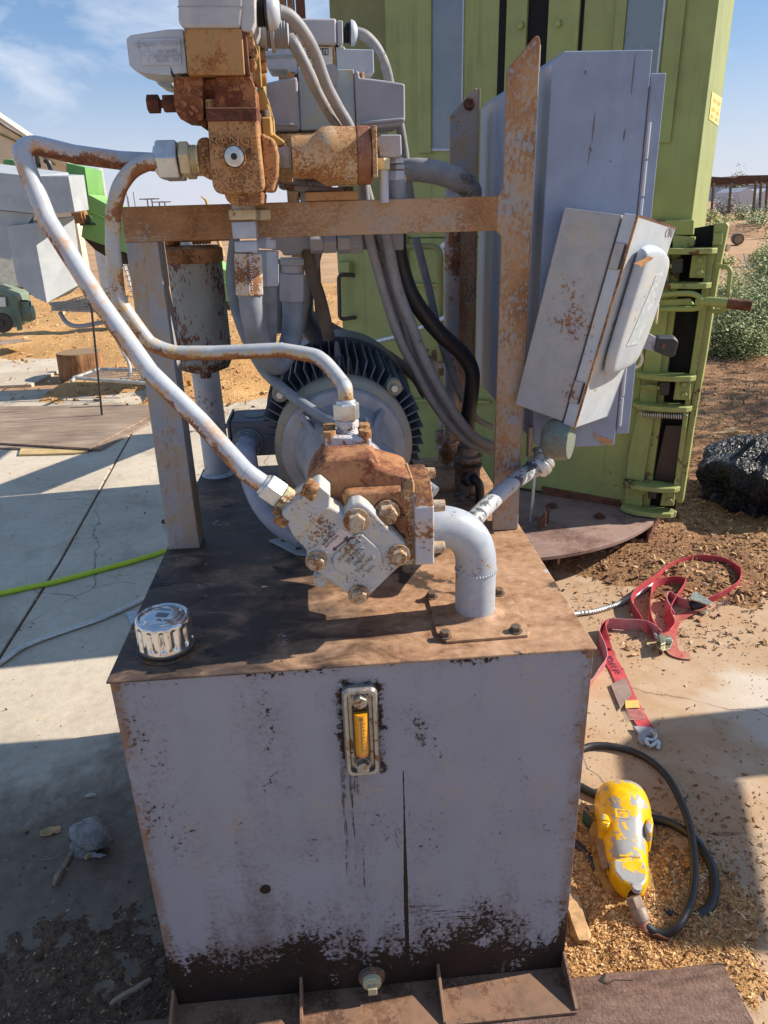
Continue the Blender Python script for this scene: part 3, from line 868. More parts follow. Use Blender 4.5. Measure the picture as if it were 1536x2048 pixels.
# ============================================================ MOTOR
def c6(x, y): return (400 + .390625 * x, 640 + .390625 * y)
def poly(pts, Y, f=None): return [at(*(f(*p) if f else p), Y=Y) for p in pts]
MY = .44
mc = at(688, 893, Y=MY)
mr = (at(824, 885, Y=MY).x - at(544, 885, Y=MY).x) / 2
mc = V((mc.x, MY, mc.z - .004))
m_bell = rusty('end_bell_paint', (.31, .30, .25), .26, 6, 80, stain=(.33, .25, .14), stamt=.7, rough=.55, cols=((.10, .05, .03), (.22, .15, .08), (.30, .24, .14)))
m_fin = plain('motor_fin_paint', (.085, .10, .125), .45, 0, .3, 30)
b = MB()
b.lathe(mc, (0, 1, 0), [(.001, .05), (mr * .7, .05), (mr * .72, .0), (mr * .80, -.004), (mr * .97, .006), (mr, .016), (mr, .050), (mr * .96, .056), (mr * .96, .40), (.001, .40)], 64)
motor = b.build('electric_motor', m_bell, U, ang=45)
b = MB()
N = 56
for k in range(N):
    a = 2 * math.pi * k / N
    if -math.radians(5) < (a - math.pi) < math.radians(32): continue      # the junction box side
    u = V((math.cos(a), 0, math.sin(a)))
    t = V((-math.sin(a), 0, math.cos(a)))
    L_ = mr + (.030 if k % 2 else .026)
    p0 = mc + u * mr * .9
    p1 = mc + u * L_
    q = [p0 + V((0, .044, 0)), p1 + V((0, .062, 0)), p1 + V((0, .40, 0)), p0 + V((0, .40, 0))]
    b.ext([x - t * .0014 for x in q], t * .0028)
b.build('cooling_fins', m_fin, motor)
b = MB(); R0 = mr + .034
b.lathe(mc + V((0, .30, 0)), (0, 1, 0), [(R0 - .003, 0), (R0, 0), (R0, .11), (R0 * .7, .15), (.02, .155), (.02, .15), (R0 * .69, .146), (R0 - .003, .108)], 64)
b.build('fan_cowl', m_fin, motor, ang=40)
for px, py in ((789, 777), (560, 790)):
    p = at(px, py, Y=MY + .03)
    b = MB(); b.cyl(p + V((0, .004, 0)), p + V((0, .03, 0)), .016, n=20); b.build('lug', m_bell, motor, bevel=.002)
    bolt(p + V((0, .004, 0)), (0, -1, 0), .0075, .010, 'bolt', m_zinc, motor)
# lifting eye plate
b = MB(); e0 = at(676, 735, Y=MY + .10)
b.ext([(e0.x - .010, MY + .1, e0.z - .015), (e0.x + .012, MY + .1, e0.z - .012), (e0.x + .007, MY + .1, e0.z + .030), (e0.x + .003, MY + .1, e0.z + .052), (e0.x - .004, MY + .1, e0.z + .052), (e0.x - .006, MY + .1, e0.z + .03)], (0, .010, 0))
b.build('lifting_lug', m_fin, motor, bevel=.002)
for s in (-1, 1):
    b = MB()
    b.box((mc.x + s * .10 - .035, MY + .06, T + .001), (mc.x + s * .10 + .035, MY + .12, T + .014))
    b.box((mc.x + s * .10 - .006, MY + .06, T + .012), (mc.x + s * .10 + .006, MY + .35, mc.z - .05))
    b.box((mc.x + s * .10 - .035, MY + .29, T + .001), (mc.x + s * .10 + .035, MY + .35, T + .014))
    b.build('motor_foot', m_fin, motor, bevel=.002)
# foot plate in sight on the left below the pump
b = MB(); b.ext(poly([(538, 1080), (562, 1074), (612, 1090), (612, 1108), (584, 1106)], .40) and [at(538, 1079, Z=T + .006), at(566, 1074, Z=T + .006), at(640, 1092, Z=T + .006), at(640, 1112, Z=T + .006), at(592, 1106, Z=T + .006)], (0, 0, -.0055))
fp = b.build('foot_plate', m_alud, motor, bevel=.001)
for c_ in ((567, 1081), (597, 1097)):
    p = at(*c_, Z=T + .0063); b = MB(); b.cyl(p, p + V((0, 0, .0008)), .0062); b.build('bolt_hole', m_dk, fp)
# pump adapter, cast aluminium cone
ar = mr * .905 * .98
b = MB()
b.lathe(mc, (0, 1, 0), [(.001, -.16), (.070, -.16), (.074, -.150), (.078, -.10), (.088, -.05), (ar * .80, -.022), (ar * .97, -.020), (ar, -.014), (ar, .002), (.001, .002)], 64)
ad = b.build('pump_adapter', m_alu, motor, ang=30)
for k in range(4):
    a = R_(45 + 90 * k)
    u = V((math.cos(a), 0, math.sin(a))); t = V((-math.sin(a), 0, math.cos(a)))
    b = MB(); p = mc + u * .06
    b.ext([p - t * .007 + V((0, -.12, 0)), mc + u * ar * .93 - t * .007 + V((0, -.021, 0)), mc + u * .05 - t * .007 + V((0, -.021, 0))], t * .014)
    b.build('rib', m_alu, ad, bevel=.003)
for px, py in ((612, 852), (757, 850)):
    p = at(px, py, Y=MY - .022)
    b = MB(); b.cyl(p + V((0, .006, 0)), p + V((0, -.008, 0)), .0115, .0105, 20); b.build('bolt', m_bolt, motor, bevel=.0015)
# junction box on the motor's left
j0 = at(455, 870, Y=.50)
jl, jr, jt, jb = at(462, 870, Y=.50).x, at(556, 870, Y=.50).x, at(500, 843, Y=.50).z, at(500, 913, Y=.50).z
m_jb = rusty('junction_box_blue_grey', (.075, .09, .125), .18, 14, 40, stain=(.1, .1, .12), stamt=.3, rough=.5, cols=((.5, .5, .52), (.55, .56, .6), (.6, .6, .64)))
b = MB(); b.box((jl, .50, jb), (jr, .60, jt)); jb_ = b.build('junction_box', m_jb, motor, bevel=.003)
b = MB(); b.cyl((jl + .047, .55, jt + .0003), (jl + .047, .55, jt + .0012), .022, n=32); b.build('knockout', m_fin, jb_)
b = MB(); b.box((jl - .006, .497, jb + .002), (jl - .001, .603, jt + .002)); b.cyl((jl - .012, .505, jt - .008), (jl - .002, .505, jt - .008), .005); b.build('side_cover', m_fin, jb_, bevel=.001)
jc = at(496, 885, Y=.50); jx = jc.x
b = MB(); jz = jc.z
b.lathe((jx, .50, jz), (0, -1, 0), [(.03, .0005), (.031, .004), (.026, .006), (.026, .012), (.023, .014), (.023, .024), (.018, .028), (.001, .028)], 32)
b.build('conduit_nut', rusty('conduit_nut_paint', (.10, .14, .19), .3, 30, 120, stamt=.2, cols=((.3, .32, .35), (.4, .42, .46), (.5, .52, .55))), jb_, ang=30)
b = MB(); b.tube(smooth_path([V((jx, .475, jz)), V((jx - .002, .452, jz - .004))] + G([(494, 915, .435), (503, 965, .42), (526, 1015, .39), (560, 1052, .37), (600, 1075, .36)])), .0195, 20)
b.build('motor_conduit', rusty('conduit_paint', (.30, .34, .44), .12, 14, 130, stamt=.2, cols=((.02, .02, .025), (.05, .05, .06), (.1, .1, .12))), U)

# ============================================================ PUMP
P = MB()
# rust brown main casting, stepped towards the adapter
main = [(560, 800), (640, 715), (880, 700), (910, 760), (1060, 800), (1100, 820), (1100, 1240), (1040, 1262), (860, 1210), (640, 1180), (560, 1000)]
P.ext(poly(main, .095, c6), (0, .12, 0), .95)
P.ext(poly([(600, 1180), (1060, 1240), (880, 1385), (780, 1395), (640, 1290)], .088, c6), (0, .19, 0), .97)  # hidden lower block, added to stop sunlight slipping under the pump
P.cyl((mc.x, .21, mc.z), (mc.x, .285, mc.z), .066, .070, 40)
P.ext(poly([(600, 720), (640, 690), (880, 680), (920, 730), (930, 800), (600, 830)], .115, c6), (0, .09, 0), .9)
P.ext(poly([(730, 905), (760, 885), (1090, 872), (1100, 1000), (960, 1020), (740, 960)], .072, c6), (0, .03, 0), 1.05)
P.ext(poly([(960, 1010), (1060, 1000), (1075, 1130), (1020, 1090)], .066, c6), (0, .04, 0), 1.05)
pump = P.build('pump', m_pumprust, U, bevel=.006, seg=3, ang=30)
# front cover square set on its corner
cov = [(668, 892), (655, 945), (752, 985), (770, 940), (822, 930), (862, 958), (1050, 1150), (1062, 1190), (1045, 1240), (865, 1418), (812, 1436), (770, 1415), (575, 1275), (548, 1225), (552, 1185), (480, 1115)]
b = MB(); b.ext(poly(cov[2:15], .048, c6), (0, .034, 0), 1.03)
cover = b.build('front_cover', m_cover, pump, bevel=.005, seg=3, ang=25)
# raised octagon pad
b = MB(); b.ext(poly([(672, 1245), (690, 1205), (800, 1100), (830, 1098), (915, 1175), (938, 1240), (905, 1285), (835, 1328), (790, 1322), (700, 1285)], .0445, c6), (0, .005, 0), 1.04)
pad = b.build('raised_pad', m_cover, cover, bevel=.002, ang=30)
# slanted outlet arm to upper left
b = MB(); b.ext(poly([(552, 1190), (480, 1115), (560, 1035), (640, 955), (668, 958), (752, 1000), (795, 1060), (640, 1220)], .050, c6), (0, .045, 0), 1.02)
arm = b.build('outlet_arm', m_cover, pump, bevel=.005, seg=3, ang=25)
b = MB(); b.ext(poly([(432, 1020), (415, 990), (455, 950), (595, 855), (615, 850), (668, 895), (664, 955), (500, 1118), (480, 1112)], .043, c6), (0, .060, 0), 1.02)
blk = b.build('outlet_flange', m_cover, pump, bevel=.004, seg=3, ang=25)
# name plate with its arrow
npl = poly([(612, 1165), (720, 1062), (778, 1100), (668, 1200)], .0485, c6)
b = MB(); b.ext(poly([(606, 1166), (716, 1052), (790, 1100), (668, 1214)], .0494, c6), (0, .003, 0)); b.build('nameplate_seat', m_rustdark, cover)
b = MB(); b.ext(npl, (0, -.0012, 0)); plate = b.build('nameplate', plain('nameplate_metal', (.52, .47, .50), .4, .3, .12, 90), cover)
m_ink = plain('dark_print', (.05, .03, .06), .6)
def c6p(x, y, Y): return at(*c6(x, y), Y=Y)
nx = (npl[1] - npl[0]).normalized(); ny = (npl[0] - npl[3]).normalized()
yk = .0468
a0, a1 = c6p(678, 1182, yk), c6p(765, 1112, yk)
ax_ = (a1 - a0).normalized(); ay_ = V((-ax_.z, 0, ax_.x))
b = MB()
b.ext([a0, a0 + ax_ * .006 - ay_ * .0035, a0 + ax_ * .006 + ay_ * .0035], (0, -.0006, 0))
b.ext([a0 + ax_ * .006 - ay_ * .0009, a1 - ax_ * .006 - ay_ * .0009, a1 - ax_ * .006 + ay_ * .0009, a0 + ax_ * .006 + ay_ * .0009], (0, -.0006, 0))
b.ext([a1 - ax_ * .009 - ay_ * .0033, a1 - ay_ * .0033, a1 - ax_ * .003, a1 + ay_ * .0033, a1 - ax_ * .009 + ay_ * .0033, a1 - ax_ * .006], (0, -.0006, 0))
b.build('arrow_mark', m_ink, plate)
text('SHAFT END\nROTATION', 'plate_lettering', c6p(668, 1128, yk), nx, V((-nx.z, 0, nx.x)) * -1 if False else V((-nx.z, 0, nx.x)), .0052, m_ink, plate, .0002)
for c_ in ((648, 1187), (748, 1086)):
    p = c6p(*c_, .0475); b = MB(); b.sphere(p, .0028, 1, .5, 1, 10); b.build('rivet', m_zinc, plate)
tx = V((math.cos(R_(43)), 0, math.sin(R_(43)))); ty = V((-math.sin(R_(43)), 0, math.cos(R_(43))))
for i, (s, z_, dx) in enumerate((('SPERRY RAND', .0075, 0), ('VICKERS', .0098, 1), ('DIVISION', .0062, 2), ('TROY MICH', .0068, 3), ('U.S.A.', .0065, 4))):
    p = c6p(812, 1215, .0440) - ty * (i - 1.6) * .0112 * 1.0 - tx * .001
    text(s, 'cast_lettering', p, tx, ty, z_, m_cover, pad, .0019)
# bolts
for c_, w_, r in (((800, 1025), .0195, .0135), ((1017, 1203), .0175, .0125), ((812, 1404), .0165, .0125), ((595, 1232), .0165, .0125)):
    p = c6p(*c_, .0475)
    bolt(p, (0, -1, 0), r, .013, 'bolt', m_bolt, cover, washer=w_, n=.3)
p = c6p(957, 985, .070)
b = MB(); b.cyl(p + V((0, .01, 0)), p, .022, .022, 24); b.build('bolt_boss', m_rustdark, pump, bevel=.002)
bolt(p, (0, -1, 0), .0155, .018, 'bolt', m_bolt, pump, washer=.020, n=.1)
b = MB(); p = c6p(618, 1305, .09); b.cyl(p, p + V((0, -.02, 0)), .012); b.build('bolt', m_cover, pump, bevel=.002)
# suction flange
fl = poly([(1100, 960), (1195, 955), (1200, 1240), (1180, 1256), (1110, 1250)], .052, c6)
b = MB()
xL, xR = c6p(1098, 1100, .06).x, c6p(1196, 1100, .06).x
zT, zB = c6p(1150, 960, .052).z, c6p(1150, 1252, .052).z
b.ext([(xL, .052, zB), (xL, .052, zT), (xL, .085, zT + .030), (xL, .165, zT + .030), (xL, .190, zT), (xL, .190, zB + .012), (xL, .165, zB - .014), (xL, .078, zB - .012)], (xR - xL, 0, 0))
fl = b.build('suction_flange', rusty('flange_paint', (.46, .48, .54), .34, 14, 130, stain=(.44, .24, .08), stamt=.5, rough=.55, cols=((.03, .016, .016), (.16, .06, .025), (.42, .22, .08)), zrust=.16), pump, bevel=.003)
for yy_, zz_ in ((.066, zT - .004), (.066, zB + .022), (.170, zT + .012)):
    b = MB(); b.cyl((xR, yy_, zz_), (xR + .018, yy_, zz_), .0095, .009, 20); b.build('bolt', m_bolt, fl, bevel=.001)
b = MB(); b.ext(poly([(1040, 870), (1100, 830), (1110, 1250), (1050, 1262)], .07, c6), (0, .10, 0)); b.build('flange_neck', m_check, pump, bevel=.004)
# upper outlet: pale block with four screws and a big nut
b = MB(); b.ext(poly([(640, 595), (875, 605), (876, 690), (850, 702), (690, 708), (640, 696)], .165, c6), (0, .07, 0), .98)
ob = b.build('outlet_block', rusty('outlet_block_paint', (.52, .58, .66), .18, 20, 160, stain=(.4, .3, .2), stamt=.5, rough=.4, cols=((.05, .02, .015), (.22, .08, .03), (.4, .2, .08))), pump, bevel=.004, seg=3)
for c_ in ((663, 598), (845, 592), (663, 565), (838, 560)):
    yq = .175 if c_[1] > 580 else .215
    p = c6p(c_[0], c_[1], yq)
    b = MB(); b.cyl(p + V((0, 0, -.010)), p + V((0, 0, .010)), .0105, n=20); b.build('bolt', m_rust, pump, bevel=.001)
def fitting(p, d, r, parent, mat=m_zinc, name='pipe_nut', thread=True, lead=.02, col=m_brass, flip=False):
    """thread, hexagon and pipe nut on one axis, from the port outwards; r = nut radius"""
    p, d = V(p), V(d).normalized()
    b = MB()
    b.lathe(p, d, [(r * .80, -.004)] + [(r * (.80 if k % 2 else .72), .0015 * k) for k in range(int(lead / .0015))] + [(.001, lead)], 28)
    b.build('threaded_stub', col, parent, ang=60)
    b = MB(); b.hexp(p + d * lead * .85, p + d * (lead * .85 + r * .62), r * .90, .2)
    b.build('hex_adapter', col, parent, bevel=.0012)
    q = p + d * (lead * .85 + r * .62)
    b = MB(); b.hexp(q, q + d * r * 1.25, r, .45)
    b.lathe(q + d * r * 1.25, d, [(r * .80, -.001), (r * .74, .004), (r * .62, .006), (.001, .006)], 28)
    b.build(name, mat, parent, bevel=.0014)
    return q + d * (r * 1.25 + .004)
up = c6p(755, 580, .195)
uq = fitting(up + V((0, 0, -.004)), (0, .05, 1), .0215, U, lead=.016, col=rusty('pale_thread', (.56, .6, .64), .2, 30, 200))
# ---- lower pressure pipe (long, rusty) and its fitting
pa = c6p(500, 960, .075); pb = c6p(318, 845, .075)
d = (pb - pa).normalized(); d = (d + V((0, .10, 0))).normalized()
fe = fitting(pa - d * .006, d, .0225, U, lead=.026)
for c_ in ((580, 862), (570, 892), (425, 985), (430, 1030)):
    p = c6p(*c_, .050 if c_[1] % 2 == 0 else .07)
    b = MB(); b.cyl(p - d * .006, p + d * .014, .0100, n=18); b.build('bolt', m_rust, pump, bevel=.001)
m_longpipe = rusty('long_pipe_paint', (.47, .51, .56), .40, 13, 170, stain=(.52, .26, .08), stamt=.85, rough=.3, cols=((.07, .02, .012), (.20, .07, .03), (.40, .19, .07)), zrust=-.24)
vp = [(335, 322, .40), (300, 322, .40), (240, 318, .385), (165, 312, .365), (100, 300, .345), (72, 293, .335), (52, 301, .325), (47, 325, .315), (60, 372, .30), (110, 470, .27), (160, 560, .245), (210, 650, .215), (285, 750, .185), (370, 822, .155), (440, 876, .13)]
vp = [(352, 328, .42), (250, 322, .40), (170, 314, .37), (62, 291, .335), (50, 312, .325), (75, 400, .30), (180, 590, .245), (320, 760, .185), (455, 886, .12)]
pp = G([(352, 326, .42), (240, 321, .395), (150, 309, .365), (30, 280, .33), (95, 440, .29), (200, 605, .235), (300, 745, .18), (400, 842, .14)])
pth = fillet_path(pp + [fe + d * .03, fe - d * .002], .06, 12)
b = MB(); b.tube(smooth_path(pth[:1] + pth[1::3] + [pth[-1]], 5), .0142, 24)
lp = b.build('pressure_pipe', m_longpipe, U, label='long rusty pressure pipe bent over at the far left')
# ---- upper pressure pipe
vb = at(400, 316, Y=.352)
b = MB(); b.tube(smooth_path(fillet_path(G([(332, 320, .355), (300, 323, .353), (264, 338, .350), (238, 374, .345), (226, 425, .34), (226, 500, .335), (236, 600, .325), (300, 690, .318), (350, 706, .312), (430, 706, .30), (560, 700, .275), (640, 712, .25), (688, 770, .22)]) + [uq + V((0, 0, .02)), uq], .07, 8)[::3] + [uq], 4), .0122, 24)
b.build('pressure_pipe', rusty('short_pipe_paint', (.46, .49, .52), .38, 16, 210, stain=(.52, .36, .14), stamt=.85, rough=.36, cols=((.10, .03, .015), (.28, .11, .04), (.42, .21, .08)), zrust=-.20), U, label='upper rusty pressure pipe looping down to the top of the pump')
# grey cable that drops from the valves to the motor side of the pump, and its tail behind the pump
b = MB(); b.tube(smooth_path(G([(470, 470, .60), (462, 560, .60), (478, 640, .58), (520, 730, .52), (575, 785, .44), (640, 830, .37), (690, 856, .32)])), .0105, 14)
b.build('hose', m_hosegrey, U, label='slim grey hose crossing in front of the motor')
b = MB(); b.tube(smooth_path(G([(700, 858, .34), (770, 905, .33), (830, 955, .30), (870, 985, .27)])), .0115, 14)
b.build('hose', m_hosegrey, U, label='grey hose tail running down behind the pump')
b = MB(); b.ext(poly([(838, 495), (860, 500), (882, 600), (975, 655), (1060, 745), (1058, 765), (1000, 720), (870, 625)], .355, c6), (0, .012, 0)); b.build('lit_gusset', m_alu, ad, bevel=.003)
# ============================================================ VALVES ON THE BEAM
def c2(x, y): return (240 + .3776 * x, .3776 * y)
def c5(x, y): return (380 + .4036 * x, 380 + .4036 * y)
def c3(x, y): return (560 + .293 * x, 440 + .293 * y)
Y1 = .335
m_castmix = m_rust
b = MB()
b.ext(poly([(458, 575), (722, 575), (740, 760), (765, 990), (745, 1022), (700, 1030), (520, 1028), (492, 1000), (478, 900)], Y1, c2), (0, .11, 0), 1.0)
b.ext(poly([(548, 1015), (765, 1015), (757, 1088), (600, 1092), (560, 1060)], Y1 + .015, c2), (0, .09, 0), .97)
b.ext(poly([(405, 742), (430, 728), (470, 722), (500, 960), (470, 950), (425, 925), (408, 905)], Y1 + .02, c2), (0, .08, 0), .96)
b.ext(poly([(745, 700), (790, 722), (818, 735), (840, 820), (838, 930), (812, 1020), (760, 1020)], Y1 + .03, c2), (0, .085, 0), .97)
vb1 = b.build('valve_body', m_castmix, U, bevel=.006, seg=3, ang=25, label='rust brown cast valve body standing on the beam, raised letters and a plug in its face')
b = MB(); b.ext(poly([(452, 568), (728, 566), (728, 640), (456, 642)], Y1 - .004, c2), (0, .115, 0)); b.build('cap_band', m_rustdark, vb1, bevel=.003)
p = at(*c2(606, 830), Y=Y1)
b = MB(); b.lathe(p, (0, -1, 0), [(.0195, -.001), (.0195, .003), (.0165, .005), (.0155, .002), (.001, .002)], 32); b.build('plug_ring', m_castmix, vb1, bevel=.0005)
b = MB(); b.lathe(p, (0, -1, 0), [(.0148, .001), (.0148, .005), (.0120, .0065), (.0050, .0065), (.0046, .003), (.001, .003)], 32); pl = b.build('port_plug', m_zinc, vb1)
b = MB(); b.hexp(p + V((0, -.0030, 0)), p + V((0, -.0068, 0)), .0048); b.build('hex_socket', m_dk, pl)
text('RANGE', 'cast_lettering', at(*c2(605, 748), Y=Y1 - .0005), (1, 0, 0), (0, 0, 1), .0200, m_castmix, vb1, .0036, xs=1.08)
text('R', 'cast_lettering', at(*c2(690, 805), Y=Y1 - .0005), (1, 0, 0), (0, 0, 1), .014, m_rustdark, vb1, .0026)
# middle relief section
b = MB()
b.ext(poly([(282, 405), (440, 398), (442, 632), (415, 640), (320, 632), (292, 585), (284, 520)], Y1 + .015, c2), (0, .10, 0), .94)
b.ext(poly([(438, 420), (510, 415), (515, 580), (440, 600)], Y1 + .030, c2), (0, .08, 0))
b.ext(poly([(508, 405), (690, 400), (718, 470), (722, 560), (715, 572), (500, 572)], Y1 + .010, c2), (0, .12, 0), .96)
b.ext(poly([(415, 630), (458, 625), (458, 680), (432, 672)], Y1 + .03, c2), (0, .06, 0))
vb2 = b.build('relief_section', rusty('relief_rust', (.46, .20, .075), .66, 14, 90, stain=(.2, .07, .03), rough=.75, cols=((.055, .018, .011), (.15, .045, .02), (.38, .17, .06)), bump=.7), U, bevel=.005, seg=3, ang=28)
for q_ in ((482, 552), (694, 552)):
    p = at(*c2(*q_), Y=Y1 + .02); b = MB(); b.cyl(p + V((0, 0, -.012)), p + V((0, 0, .006)), .0085, n=20); b.build('bolt', m_rust, vb2, bevel=.0012)
p = at(*c2(285, 549), Y=Y1 + .06)
b = MB(); b.hexp(p + V((.01, 0, 0)), p + V((-.016, 0, 0)), .0135); b.cyl(p + V((-.016, 0, 0)), p + V((-.026, 0, 0)), .006); b.hexp(p + V((-.022, 0, 0)), p + V((-.041, 0, 0)), .0135, .3)
b.build('adjusting_screw', m_rustdark, vb2, bevel=.001)
# directional valve: orange block, coil, junction box
b = MB(); b.ext(poly([(337, 150), (645, 148), (662, 396), (360, 396)], Y1 + .0, c2), (0, .13, 0)); dv = b.build('spool_valve', m_orange, U, bevel=.002, label='orange rusty spool valve block at the top of the front stack')
b = MB(); b.ext(poly([(644, 155), (668, 160), (690, 400), (664, 402)], Y1 + .004, c2), (0, .12, 0)); b.build('end_plate', m_rustdark, dv, bevel=.002)
for q_, r in (((676, 215), .009), ((688, 270), .011), ((686, 330), .009)):
    p = at(*c2(*q_), Y=Y1 + .01); b = MB(); b.cyl(p, p + V((0, .03, 0)), r); b.build('bolt', m_rust, dv, bevel=.001)
b = MB(); b.ext(poly([(700, 238), (738, 242), (752, 462), (722, 462), (706, 400)], Y1 + .10, c2), (0, .12, 0)); b.build('ochre_plate', m_ochre, dv, bevel=.002)
for q_ in ((758, 300), (764, 350), (764, 420)):
    p = at(*c2(*q_), Y=Y1 + .12); b = MB(); b.cyl(p + V((-.01, 0, 0)), p + V((.004, 0, 0)), .010, n=12); b.build('bolt', m_orange, dv, bevel=.0012)
b = MB(); b.ext(poly([(715, 472), (762, 470), (800, 600), (806, 700), (870, 745), (875, 770), (820, 780), (760, 740)], Y1 + .09, c2), (0, .10, 0), .97)
b.ext(poly([(745, 620), (800, 618), (806, 720), (755, 722)], Y1 + .07, c2), (0, .04, 0))
b.build('rear_casting', rusty('yellow_rust', (.50, .32, .09), .36, 14, 120, rough=.7, bump=.6), U, bevel=.005, ang=28)
p = at(*c2(766, 606), Y=Y1 + .09); b = MB(); b.cyl(p + V((0, 0, -.01)), p + V((0, 0, .006)), .0075); b.build('bolt', m_boltdark, U, bevel=.001)
def coil(pts, Y, d, name, mat, lab=None, step=None, parent=None, f=c2, bv=.008):
    b = MB(); b.ext(poly(pts, Y, f), (0, d, 0), .94)
    return b.build(name, mat, parent or U, bevel=bv, seg=4, ang=25, label=lab)
co = coil([(32, 205), (55, 185), (250, 155), (335, 153), (356, 385), (282, 390), (268, 352), (270, 400), (130, 388), (75, 372), (48, 345)], Y1 + .012, .085, 'solenoid_coil', m_coil, 'pale grey solenoid coil with a raised panel and blue paint showing at its top')
b = MB(); b.ext(poly([(105, 205), (322, 200), (328, 345), (118, 350)], Y1 + .0125, c2), (0, -.0022, 0), .99); pn = b.build('raised_panel', m_coil, co, bevel=.001)
yq = Y1 + .0098
text('SPERRY VICKERS', 'cast_lettering', at(*c2(212, 232), Y=yq), (1, 0, .03), (0, 0, 1), .0088, m_coil, pn, .0009, xs=1.08)
for i, s in enumerate(('DG SERIES', 'REPLACE COIL', 'VOLTS   110')):
    text(s, 'cast_lettering', at(*c2(250, 272 + i * 24), Y=yq), (1, 0, .03), (0, 0, 1), .0062, m_coil, pn, .0007)
p = at(*c2(148, 285), Y=yq)
b = MB(); b.ext([p + V((x, 0, z)) for x, z in ((.011, 0), (.0018, .0018), (0, .011), (-.0018, .0018), (-.011, 0), (-.0018, -.0018), (0, -.011), (.0018, -.0018))], (0, -.0009, 0)); b.build('star_mark', m_coil, pn)
coil([(176, 405), (285, 405), (285, 466), (240, 462), (195, 448)], Y1 + .13, .07, 'solenoid_coil', m_coil, 'lower solenoid coil half hidden behind the front one')
b = MB(); b.ext(poly([(303, -150), (655, -150), (652, 30), (640, 146), (335, 148), (308, 118)], Y1 - .004, c2), (0, .14, 0), .97)
jb2 = b.build('valve_junction_box', m_box, U, bevel=.005, seg=3, ang=25, label='scuffed grey junction box cut by the top of the picture')
b = MB(); b.ext(poly([(655, -150), (712, -150), (716, 118), (698, 165), (650, 165), (640, 148)], Y1 - .0015, c2), (0, .13, 0)); b.build('box_lid', m_box, jb2, bevel=.003)
b = MB(); b.ext(poly([(303, 32), (655, 32), (655, 36), (303, 36)], Y1 - .0048, c2), (0, .004, 0)); b.build('lid_seam', m_alud, jb2)
def gland(q0, q1, r, Y, parent, white=True):
    a, c = at(*q0, Y=Y), at(*q1, Y=Y); d = (c - a).normalized(); l = (c - a).length
    b = MB(); b.lathe(a, d, [(r * .8, 0)] + [(r * (.86 if k % 2 else .78), l * .4 * k / 8) for k in range(9)] + [(r * 1.0, l * .42), (r * 1.0, l * .55), (r * .8, l * .56), (.001, l * .56)], 24)
    g_ = b.build('cable_gland', m_black, parent)
    b = MB(); b.lathe(a + d * l * .5, d, [(r * .97, 0), (r * 1.05, l * .04), (r * 1.05, l * .18), (r * .92, l * .34), (r * .6, l * .48), (r * .5, l * .5), (.001, l * .5)], 24)
    b.build('gland_dome', m_pipe_clean, g_, ang=50)
    return c
gland(c2(712, 62), c2(848, 60), .0245, Y1 + .05, jb2)
b = MB(); a = at(*c2(720, 180), Y=Y1 + .13)
b.lathe(a, (1, .0, 0), [(.024, 0), (.024, .018)] + [(.0225 if k % 2 else .0195, .019 + .0022 * k) for k in range(16)] + [(.012, .054), (.001, .054)], 28)
b.lathe(a + V((.024, 0, 0)), (1, 0, 0), [(.027, 0), (.027, .006), (.020, .007), (.020, 0)], 28)
b.build('ribbed_connector', m_alud, jb2, ang=60)
b = MB(); b.ext(poly([(660, 170), (725, 165), (725, 230), (700, 245), (670, 240)], Y1 + .12, c2), (0, .06, 0)); b.build('connector_box', m_box, jb2, bevel=.003)
for (i, (c_, pts)) in enumerate(((plain('red_wire', (.5, .03, .02), .4), [(868, 176, .47), (880, 184, .468), (898, 200, .47)]), (plain('green_wire', (.02, .28, .2), .4), [(868, 184, .468), (884, 190, .465), (900, 206, .468)]), (plain('white_wire', (.7, .7, .65), .4), [(868, 192, .466), (882, 200, .463), (900, 212, .466)]))):
    b = MB(); b.tube(smooth_path([at(*c2(x, y), Y=Y) for x, y, Y in pts]), .0018, 8); b.build('bare_wire', c_, jb2)
# the two cables that fall across the stack and go on below the beam
b = MB(); b.tube(smooth_path(G([(556, 22, .39), (583, 35, .40), (612, 72, .42), (632, 112, .44), (652, 168, .46), (676, 215, .48), (700, 258, .50), (722, 330, .53), (730, 400, .55), (740, 480, .57), (770, 590, .585), (800, 680, .59), (832, 740, .60), (870, 810, .61), (930, 880, .62), (985, 903, .62)])), .0098, 14)
b.build('cable', m_cablegrey, U, label='outer grey cable from the top junction box down to the cabinet side')
b = MB(); b.tube(smooth_path([at(*c2(896, 200), Y=.468)] + G([(590, 92, .465), (612, 135, .47), (635, 185, .485), (662, 232, .50), (690, 275, .52), (722, 345, .55), (745, 420, .57), (762, 480, .59), (790, 590, .60), (808, 640, .605), (825, 720, .61), (850, 780, .61), (895, 830, .62)])), .0090, 14, rf=lambda t: 1.12 if t < .22 else 1)
b.build('cable', m_cablegrey, U, label='inner grey cable with frayed wires at its upper end')
b = MB(); b.tube(smooth_path([at(*c3(x, y), Y=Y) for x, y, Y in ((725, 90, .56), (800, 450, .57), (900, 720, .575), (1000, 980, .58), (1130, 1220, .59), (1300, 1460, .60), (1450, 1545, .61))]), .0108, 14)
b.build('cable', m_cablegrey, U, label='rightmost grey cable of the bundle under the beam')
b = MB(); b.tube(smooth_path([at(*c3(x, y), Y=Y) for x, y, Y in ((650, 90, .60), (760, 520, .61), (860, 840, .62), (950, 1010, .63), (1070, 1240, .64), (1200, 1420, .65))]), .0085, 14)
b.build('cable', m_cablegrey, U, label='cable hidden behind the bundle under the beam')
